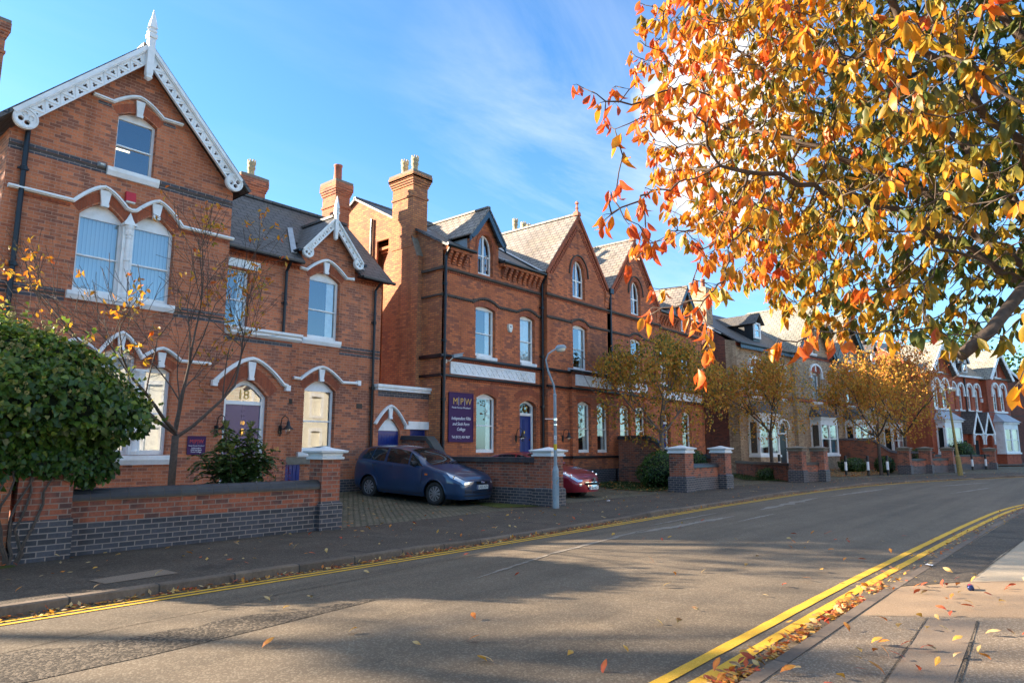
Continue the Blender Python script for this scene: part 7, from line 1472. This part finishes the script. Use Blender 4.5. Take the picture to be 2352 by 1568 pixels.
# the nearly bare young tree in the front garden
bt, tips = street_tree('bare_tree', 'nearly bare young tree with a few yellow leaves in front of the gabled house', 6.15, 14.0, 1.85, 0, 4.0, (0, 0, 3.5, 2.6, 2.2), 23, 0, None, None, 'bark', depth=5, r=.07, el0=(.3, .75))
rng = np.random.default_rng(8); items = []; outer = sorted(tips, key=lambda q: -((q[0].x - 6.15) ** 2 + (q[0].y - 14) ** 2 + (q[0].z - 2.4) ** 2))
for k in range(170):
    p, d = outer[rng.integers(0, int(len(outer) * (.3 if k % 2 else .8)))]
    if k % 3 == 0:
        rt_ = [q for q in tips if q[0].x > 6.7]; p, d = rt_[rng.integers(len(rt_))]
    for j in range(rng.integers(2, 6)): ax = (Vector((0, 0, -.6)) + rv(rng) * .8).normalized(); s = rng.uniform(.09, .13); items.append((p + Vector(rng.normal(0, .05, 3)), ax, (rv(rng) + Vector((-.4, .6, .4))).normalized(), s, s * .48, float(np.clip(rng.normal(.42, .16), 0, 1))))
leaf_obj('leaves', items, 'cherryleaf', bt, 'cherry')
# ---- big cherry overhanging from the right: space colonisation inside its crown
def FL(f, l, z): return Vector((f * .763 + l * .646, f * .646 - l * .763, z))
ch = thing('cherry_tree', 'big cherry tree with orange, amber and olive leaves overhanging from the near pavement', 'tree', FL(5.0, 5.0, 0))
rng = np.random.default_rng(31)
cen = np.array([5.2, 3.76, 4.88]); rad = np.array([2.75, 2.72, 2.5])
att = []
while len(att) < 5200:
    v = rng.uniform(-1, 1, 3); q = np.linalg.norm(v)
    if q > 1 or q < .25: continue
    p = cen + v * rad
    if p[2] > 6.9 or p[0] < 2.5: continue
    if np.sin(p[0] * 2.3 + 1) * np.sin(p[1] * 2.6) * np.sin(p[2] * 2.9 + .5) < -.22: continue
    if p[1] < 1.9 and rng.random() < .35: continue
    att.append(p)
for i in range(55):
    f = rng.uniform(4.2, 6.2); att.append(np.array([f, f * rng.uniform(.20, .52), 1.6 + f * (.255 + .11 * rng.random() + .03 * math.sin(f * 9))]))
for f, l, z in [(4.2, .62, 3.75), (4.2, .5, 3.95), (4.2, .72, 4.0), (3.9, .58, 3.45), (3.9, .68, 3.35), (3.9, .78, 3.6), (4.4, .62, 3.12), (4.4, .74, 3.2), (4.0, .64, 2.96), (4.0, .8, 2.9), (4.6, .82, 2.88), (4.2, .95, 2.55), (4.2, .88, 2.42), (3.8, 1.05, 2.38), (3.6, 1.1, 2.16), (3.6, 1.02, 2.02), (3.8, 1.2, 2.3), (3.7, 1.5, 2.2), (3.9, 1.7, 2.3), (4.0, 2.1, 2.3), (4.2, 2.6, 2.35), (4.0, 2.8, 2.22), (4.1, 3.0, 2.3), (3.3, 2.5, 2.0)]: att.append(np.array([f, l, z]))
att = np.array(att)
nodes = []; par = []
def addp(P, parent):
    for p in P: nodes.append(np.array(p, float)); par.append(parent); parent = len(nodes) - 1
    return parent
def seglist(a, b_, n, bow=(0, 0, 0)): a = np.array(a); b_ = np.array(b_); return [a + (b_ - a) * i / n + np.array(bow) * math.sin(math.pi * i / n) for i in range(1, n + 1)]
nodes.append(np.array([5.0, 5.0, -.1])); par.append(-1)
tr_ = addp(seglist((5.0, 5.0, -.1), (5.0, 4.85, 2.0), 10), 0)
for tgt, bow, n in (((5.0, 1.7, 3.75), (0, 0, .35), 26), ((4.2, 2.0, 5.2), (0, 0, .4), 26), ((5.8, 2.4, 4.4), (0, 0, .3), 24), ((3.4, 3.0, 3.3), (0, 0, .3), 20), ((4.6, 3.0, 3.0), (0, 0, .15), 16), ((4.8, 3.4, 6.2), (0, 0, .2), 24), ((6.3, 3.6, 5.4), (0, 0, .2), 22)):
    addp(seglist(nodes[tr_], tgt, n, bow), tr_)
nodes = [n_ + (rng.normal(0, .022, 3) if i > 11 else 0) for i, n_ in enumerate(nodes)]
alive = np.ones(len(att), bool); D = .095
for it in range(150):
    N_ = np.array(nodes); A_ = att[alive]
    if len(A_) == 0: break
    d2 = ((A_[:, None, :] - N_[None, :, :]) ** 2).sum(2); near = d2.argmin(1); dist = np.sqrt(d2.min(1)); grow = {}
    for i, (k, ds) in enumerate(zip(near, dist)):
        if ds < 1.6: v = (A_[i] - N_[k]) / max(ds, 1e-6); grow.setdefault(int(k), []).append(v)
    for k, v in grow.items():
        u = np.mean(v, 0) + rng.normal(0, .16, 3) + np.array([0, 0, -.05]); u /= max(np.linalg.norm(u), 1e-6); nodes.append(N_[k] + u * D); par.append(k)
    idx = np.where(alive)[0]; alive[idx[dist < .13]] = False
    if len(nodes) > 14000: break
nn = len(nodes); kids = [[] for _ in range(nn)]
for i in range(1, nn): kids[par[i]].append(i)
wgt = np.zeros(nn)
for i in range(nn - 1, -1, -1): wgt[i] = max(1.0, sum(wgt[j] for j in kids[i]))
rd = np.minimum(.0042 * wgt ** .37, .075); rd[:11] = np.maximum(rd[:11], .13)
W3 = [FL(*p) for p in nodes]; b = MB(); done = set()
for i in range(nn):
    for j in kids[i]:
        if j in done: continue
        big = max(kids[i], key=lambda q: wgt[q])
        if i != 0 and par[i] >= 0 and j == big: continue          # continued by the chain that reached i
        chain = [i, j]; done.add(j); k = j
        while kids[k]: k = max(kids[k], key=lambda q: wgt[q]); chain.append(k); done.add(k)
        rr_ = [min(rd[j] * 1.25, rd[i])] + [rd[q] for q in chain[1:]]
        b.tube([W3[q] for q in chain], rr_, 8 if rr_[1] > .03 else (6 if rr_[1] > .01 else 4), cap=True)
b.build('trunk', 'bark', ch, smooth=True, uv=False)
# the sawn limb reaching back towards the road
b = MB(); b.tube([FL(5.0, 4.85, 2.9), FL(4.6, 4.0, 2.95), FL(4.3, 3.3, 2.62), FL(4.15, 2.95, 2.32), FL(4.1, 2.72, 2.16)], [.05, .043, .040, .038, .036], 12); b.build('sawn_limb', 'bark', ch, smooth=True, uv=False)
items = []; twigs = MB(); thin = [i for i in range(nn) if rd[i] < .017]; dens = np.array([1.0 if not kids[i] else .85 for i in thin])
for i, q in zip(thin, dens):
    if rng.random() > q * .92: continue
    f, l, z = nodes[i]; p = W3[i]; m_ = rng.integers(3, 8) if not kids[i] else rng.integers(2, 6)
    side = (l - 3.55) / 2.62; base = .17 + .72 * max(0.0, side + 1.0) + .03 * (z - 4.7)
    dirn = (W3[i] - W3[par[i]]).normalized(); tip = p + (dirn + rv(rng) * .5).normalized() * rng.uniform(.02, .09); twigs.tube([p, tip], [.0035, .0025], 3, cap=False)
    cl = rng.normal(base, .18)
    for j in range(m_):
        ax = (Vector((0, 0, -1)) + rv(rng) * .50 + dirn * .2).normalized(); ln = rng.uniform(.072, .128); st_ = tip + (ax * .4 + rv(rng) * .6).normalized() * .025; twigs.tube([tip, st_], [.0012, .001], 3, cap=False)
        items.append((st_, ax, rv(rng), ln, ln * rng.uniform(.38, .48), float(np.clip(cl + rng.normal(0, .10), 0, 1))))
leaf_obj('crown', items, 'cherryleaf', ch, 'cherry'); twigs.build('twigs', 'bark', ch, uv=False)
print('cherry leaves', len(items), 'nodes', nn)
# ---- ivy mass on the wall end at left
def blob_r(d, seed, amp=.16):
    return 1 + amp * (math.sin(3.1 * d.x + 2.3 * d.z + seed) * math.sin(2.7 * d.y - 1.9 * d.z + seed * 2) + .6 * math.sin(6.2 * d.z + 4.5 * d.x + seed) * math.cos(5.1 * d.y))
def leafy_mass(parent, name, cx, cy, cz, rx, ry, rz, n, mat, size, seed, amp=.16, tint=None, shape='ivy', core='shrubcore', flat_bottom=None, depth=.22):
    rng = np.random.default_rng(seed); items = []; cen_ = Vector((cx, cy, cz))
    for i in range(n):
        d = rv(rng); k = blob_r(d, seed, amp) * (1 - depth * rng.random() ** 1.6); p = cen_ + Vector((d.x * rx, d.y * ry, d.z * rz)) * k
        if flat_bottom is not None and p.z < flat_bottom: continue
        o = Vector((d.x / rx, d.y / ry, d.z / rz)).normalized(); ax = (Vector((0, 0, -.8)) + rv(rng) * .7 + o * .3).normalized(); nr = (o + rv(rng) * .55).normalized(); s = size * rng.uniform(.6, 1.25); items.append((p, ax, nr, s, s * .9, float(np.clip(tint(p, d, rng) if tint else rng.normal(.4, .25), 0, 1))))
    leaf_obj(name, items, mat, parent, shape)
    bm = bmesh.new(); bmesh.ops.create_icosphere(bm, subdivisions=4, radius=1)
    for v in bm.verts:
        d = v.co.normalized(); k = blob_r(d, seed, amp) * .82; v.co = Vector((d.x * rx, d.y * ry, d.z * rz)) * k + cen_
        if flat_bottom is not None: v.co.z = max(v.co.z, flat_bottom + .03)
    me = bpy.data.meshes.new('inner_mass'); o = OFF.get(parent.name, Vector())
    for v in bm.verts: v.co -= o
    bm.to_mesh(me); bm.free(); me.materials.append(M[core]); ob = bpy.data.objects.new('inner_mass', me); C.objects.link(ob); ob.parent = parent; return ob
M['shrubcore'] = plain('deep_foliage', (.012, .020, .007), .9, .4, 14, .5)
iv = thing('ivy_bush', 'big rounded ivy bush with pale flower heads spilling over the wall at left', 'shrub', (2.95, 12.2, 1.0))
leafy_mass(iv, 'foliage', 2.75, 12.25, 2.30, 1.95, 1.2, 1.12, 16500, 'ivyleaf', .10, 3, .15, lambda p, d, rng: rng.normal(.36 + .36 * max(0, d.z), .22)); leafy_mass(iv, 'foliage', 2.1, 11.95, 1.35, 1.1, .5, .6, 3000, 'ivyleaf', .085, 17, .14, lambda p, d, rng: rng.normal(.28, .16)); leafy_mass(iv, 'foliage', 3.45, 12.0, 1.50, .95, .52, .52, 3600, 'ivyleaf', .085, 7, .14, lambda p, d, rng: rng.normal(.28, .16))  # upper leaves of the main mass tinted lighter: sunlight put into leaf colour
rng = np.random.default_rng(6); b = MB()
for i in range(900):
    d = rv(rng)
    if d.z < -.15 or rng.random() > .35 + .65 * d.z: continue
    k = blob_r(d, 3, .15) * rng.uniform(.97, 1.05); p = Vector((2.75 + d.x * 1.95 * k, 12.25 + d.y * 1.2 * k, 2.30 + d.z * 1.12 * k)); h = rng.uniform(.03, .09); b.tube([p, p + Vector((0, 0, h))], .004, 3)
    for j in range(9): q = rv(rng) * .022; b.obox(p + Vector((0, 0, h)) + q, (.007, 0, 0), (0, .007, 0), (0, 0, .007))
sp_ = []
for i in range(150):
    d = rv(rng); k = blob_r(d, 3, .15); p = Vector((2.75 + d.x * 1.95 * k, 12.25 + d.y * 1.2 * k, 2.30 + d.z * 1.12 * k)); o_ = (d + Vector((0, 0, .5)) + rv(rng) * .5).normalized()
    if d.z < -.5: continue
    for j in range(rng.integers(4, 9)): sp_.append((p + o_ * (.045 * j), (rv(rng) + o_ * .4).normalized(), rv(rng), rng.uniform(.05, .095), .075, float(np.clip(rng.normal(.75, .2), 0, 1))))
leaf_obj('foliage', sp_, 'ivyleaf', iv, 'ivy')
M['umbel'] = plain('ivy_flower', (.26, .22, .07), .8, .3, 20); b.build('flower_heads', 'umbel', iv, uv=False)
b = MB(); rg = random.Random(2)
for q in range(5):
    P = [(2.9 + rg.uniform(-.05, .15), 11.64, -.02)]
    for k in range(8): P.append((P[-1][0] + rg.uniform(-.07, .09), 11.62, P[-1][2] + .17))
    b.tube(P, [.028 - .002 * k for k in range(9)], 5)
b.build('stems', 'bark', iv, uv=False)
# mahonia, hedges, small plants
mh = thing('mahonia_shrub', 'spiky green evergreen shrub in front of the purple door', 'shrub', (7.05, 13.6, .0)); rng = np.random.default_rng(9); items = []; b = MB()
for i in range(26):
    a = rng.uniform(0, 6.28); e = rng.uniform(1.08, 1.5); d = Vector((math.cos(a) * math.cos(e), math.sin(a) * math.cos(e), math.sin(e))); ln = rng.uniform(.9, 1.95); base = Vector((7.22, 13.6, .12)); top = base + d * ln; top.z = min(top.z, 2.0); b.tube([base, base.lerp(top, .5) + Vector((0, 0, .12)), top], [.022, .016, .012], 5)
    for k in range(17):
        a2 = 2.4 * k; e2 = rng.uniform(-.35, .75); fd = Vector((math.cos(a2) * math.cos(e2), math.sin(a2) * math.cos(e2), math.sin(e2))); fl = rng.uniform(.22, .36); s0 = top - d * (.03 * k)
        for j in range(11):
            t = (j + 1) / 11; pp_ = s0 + fd * (fl * t) + Vector((0, 0, -.16 * t * t))
            for sgn in (-1, 1):
                sdv = fd.cross(Vector((0, 0, 1))).normalized() * sgn; ax = (sdv + fd * .45 + Vector((0, 0, -.15))).normalized(); items.append((pp_, ax, (Vector((0, 0, .8)) + rv(rng) * .8).normalized(), .11 * (1 - .35 * t), .048, float(np.clip(rng.normal(.40 + .25 * (pp_.z > 1.4), .22), 0, 1))))
    if top.z > 1.5:
        for k in range(8): q = Vector((math.cos(k), math.sin(k), 2.2)).normalized(); items += [(top + q * .02 * j, (q + rv(rng) * .5).normalized(), rv(rng), .05, .03, 1.0) for j in range(9)]
leaf_obj('foliage', items, 'shrubleaf', mh, 'quad'); b.build('stems', 'bark', mh, uv=False)
for nm, lab, x, y, cz, rx, ry, rz_, n, seed in (('hedge', 'dark clipped hedge behind the nearest street tree and short pier wall', 26.3, 13.9, .70, 1.7, .9, .85, 5200, 21), ('hedge', 'rounded dark hedge showing over the low wall between white capped piers', 27.0, 12.95, .85, .9, .55, .75, 2600, 22), ('hedge', 'low dark green hedge at the foot of the side wall before cream houses', 37.6, 13.3, .30, 2.3, .6, .42, 2400, 23), ('shrub', 'low yellowish shrub on the leaf covered bed behind the bollards', 50.2, 12.6, .42, 1.5, .8, .5, 1800, 24), ('shrub', 'dark shrub beside the leftmost of the three brown capped piers', 51.2, 10.9, .5, .8, .6, .62, 1400, 25), ('shrub', 'dark rounded evergreen beside the twin porch gables of the red villa', 68.3, 8.6, 1.0, 1.4, 1.0, 1.1, 1800, 26), ('shrub', 'green shrub showing between the second and third brown capped piers', 55.4, 9.6, .8, .9, .6, .85, 1200, 27)):
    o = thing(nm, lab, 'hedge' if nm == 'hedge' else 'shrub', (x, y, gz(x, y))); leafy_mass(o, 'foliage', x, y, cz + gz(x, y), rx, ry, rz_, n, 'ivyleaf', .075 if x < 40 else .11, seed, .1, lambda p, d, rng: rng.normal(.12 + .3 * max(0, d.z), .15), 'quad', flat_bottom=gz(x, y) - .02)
rd_ = thing('red_plant', 'small crimson leaved plant in a pale pot beside the purple door', 'potted plant', (10.3, 17.2, .2)); rng = np.random.default_rng(3); items = []
for i in range(160): d = rv(rng); p = Vector((10.35 + d.x * .35, 17.2 + d.y * .3, .95 + d.z * .40)); items.append((p, (rv(rng) + Vector((0, 0, -.5))).normalized(), rv(rng), .09, .025, 0.0))
M['crimson'] = leafmat('crimson_leaf', [(0, (.22, .02, .05)), (1, (.30, .05, .05))]); leaf_obj('foliage', items, 'crimson', rd_, 'quad'); b = MB(); b.tube([(10.35, 17.2, .4), (10.33, 17.22, .9)], .015, 5); b.build('stem', 'bark', rd_, uv=False); b = MB(); b.lathe(10.35, 17.2, [(.10, .2), (.16, .55), (.17, .57), (.13, .57), (.1, .45)], 14); b.build('pot', 'stone', rd_, smooth=True)
# trees standing beyond the frame to the left (they throw the soft shade on the road) and evergreens at the far end
def big_crown(name, lab, x, y, z0, cz, rx, rz_, n, mat, sz, seed, trunk_r, gap=.3, group=None):
    rng = np.random.default_rng(seed); t = thing(name, lab, 'tree', (x, y, z0), group=group); b = MB(); b.tube([(x, y, z0 - .1), (x + .1, y, z0 + (cz - z0) * .5), (x, y, cz)], [trunk_r, trunk_r * .8, trunk_r * .5], 9); items = []; cl = []
    for i in range(60): d = rv(rng) * rng.random() ** .4; cl.append(Vector((x + d.x * rx * .8, y + d.y * rx * .8, cz + d.z * rz_ * .8)))
    for c_ in cl[:26]: b.tube([(x, y, cz - rz_ * .45), ((x + c_.x) / 2, (y + c_.y) / 2, (cz - rz_ * .3 + c_.z) / 2 + .2), c_], [trunk_r * .35, trunk_r * .2, .03], 5)
    for i in range(n):
        c_ = cl[rng.integers(len(cl))]; d = rv(rng) * rng.random() ** .5; p = c_ + Vector((d.x * rx * gap, d.y * rx * gap, d.z * rz_ * gap)); s = sz * rng.uniform(.6, 1.3); items.append((p, (rv(rng) + Vector((0, 0, -.3))).normalized(), rv(rng), s, s * .6, float(np.clip(rng.normal(.4, .25), 0, 1))))
    b.build('trunk', 'bark', t, smooth=True, uv=False); leaf_obj('crown', items, mat, t, 'quad')
big_crown('garden_tree', 'dense tree beside the left flank of the gabled house, seen only by its shadow', -1.0, 24, .25, 13.0, 4.0, 4.7, 6000, 'shrubleaf', .32, 41, .25, .34)
big_crown('garden_tree', 'thin autumn tree farther left that dapples the near road with shade', -13.5, 31, .25, 14.0, 5.0, 4.0, 400, 'farleaf', .30, 42, .25, .35)
big_crown('evergreen_tree', 'tall dark evergreen rising beyond the end house', 92, 12, 0, 12.0, 5.0, 4.6, 2600, 'ivyleaf', .5, 43, .3, .3); big_crown('evergreen_tree', 'lower bushy evergreen behind the end house gable', 99, 5, 0, 9.5, 5.5, 4.2, 2600, 'ivyleaf', .5, 44, .3, .3)
# ---- fallen leaves: the large near ones one by one, the far litter as one mass
rng = np.random.default_rng(77); lm_ = []
def one_leaf(tint, seed):
    rg = np.random.default_rng(seed); vs, fs, tn = leaf_mesh([(Vector((-.045, 0, .006)), Vector((1, 0, rg.uniform(-.05, .12))).normalized(), Vector((rg.normal(0, .25), rg.normal(0, .3), 1)).normalized(), .09, .046, tint)]); me = bpy.data.meshes.new('fallen_leaf'); me.from_pydata([tuple(v) for v in vs], [], fs); me.update()
    mnz = min(v.co.z for v in me.vertices)
    for v in me.vertices: v.co.z -= mnz - .001
    a = me.attributes.new('tint', 'FLOAT', 'POINT'); a.data.foreach_set('value', np.array(tn, np.float32)); me.materials.append(M['litter']); return me
kinds = [('red', .05), ('red', .12), ('orange', .32), ('orange', .40), ('yellow', .62), ('pale', .84), ('pale', .80), ('brown', .97)]; meshes = [(k, one_leaf(t_, i)) for i, (k, t_) in enumerate(kinds * 2)]
def drop(x, y, z, where):
    k, me = meshes[rng.integers(len(meshes))]; o = bpy.data.objects.new('fallen_leaf', me); C.objects.link(o); o.location = (x, y, z); o.rotation_euler = (rng.normal(0, .18), rng.normal(0, .18), rng.uniform(0, 6.28)); s = rng.uniform(.75, 1.3); o.scale = (s, s, s)
    tag(o, '%s fallen leaf lying loose on the %s' % (k, where), 'leaf', '%s fallen leaves on the %s' % (k, where))
for i in range(62):
    x = rng.uniform(3.2, 15); y = rng.uniform(2.7, 8.1) if rng.random() < .6 else rng.uniform(2.6, 4.5); drop(x, y, rr(x, y) + .008, 'road')
for i in range(78):
    x = rng.uniform(4.4, 11); y = nk(x) - .2 - abs(rng.normal(0, .8)); drop(x, y, .013, 'near pavement')
for i in range(80):
    x = 4.2 + 5.2 * rng.random() ** 1.3; y = nk(x) + .03 + abs(rng.normal(0, .08)); drop(x, y, rr(x, y) + .01 + rng.random() * .03, 'gutter beside the near kerb')
for i in range(45):
    x = rng.uniform(2.2, 14); y = rng.uniform(8.8, 11.6); drop(x, y, gz(x, y) + .05, 'shaded far pavement')
items = []
def litter(x, y, z, s): ax = (rv(rng) + Vector((0, 0, 0))); ax.z *= .25; ax.normalize(); items.append((Vector((x, y, z)), ax, (Vector((0, 0, 1)) + rv(rng) * .4).normalized(), s, s * .5, float(rng.random())))
for i in range(1300):
    x = 4.0 + 5.4 * rng.random() ** 1.25; y = nk(x) + .01 + abs(rng.normal(0, .07))
    if math.sin(x * 4.1) + math.sin(x * 7.7 + 1) < -.5: continue
    litter(x, y, rr(x, y) + rng.random() * .045 + .004, rng.uniform(.05, .09))
for i in range(900): x = rng.uniform(9, 40); y = nk(x) + rng.normal(.05, .12); litter(x, y, .01, rng.uniform(.05, .08))
for i in range(2200): x = rng.uniform(-2, 45) if i % 2 else rng.uniform(0, 14); y = fk(x) - abs(rng.normal(0, .07)) - .01; litter(x, y, rr(x, y) + rng.random() * .03, rng.uniform(.05, .09))
for i in range(1500): x = rng.uniform(1, 60); y = fk(x) + rng.uniform(.2, 8.0); litter(x, y, gz(x, y) + .03, rng.uniform(.05, .10))
for i in range(2600): x = rng.uniform(42.5, 54); y = rng.uniform(10.5, 15.5); litter(x, y, gz(x, y) + .05, rng.uniform(.07, .13))
for i in range(500): x = rng.uniform(23, 28); y = rng.uniform(12.4, 17); litter(x, y, gz(x, y) + .07, rng.uniform(.07, .12))
o = leaf_obj('leaf_litter', items, 'litter', None, 'quad', off=(0, 0, 0)); tag(o, 'scattered dead leaves along gutters, pavements and forecourts', 'leaf litter', kind='stuff')
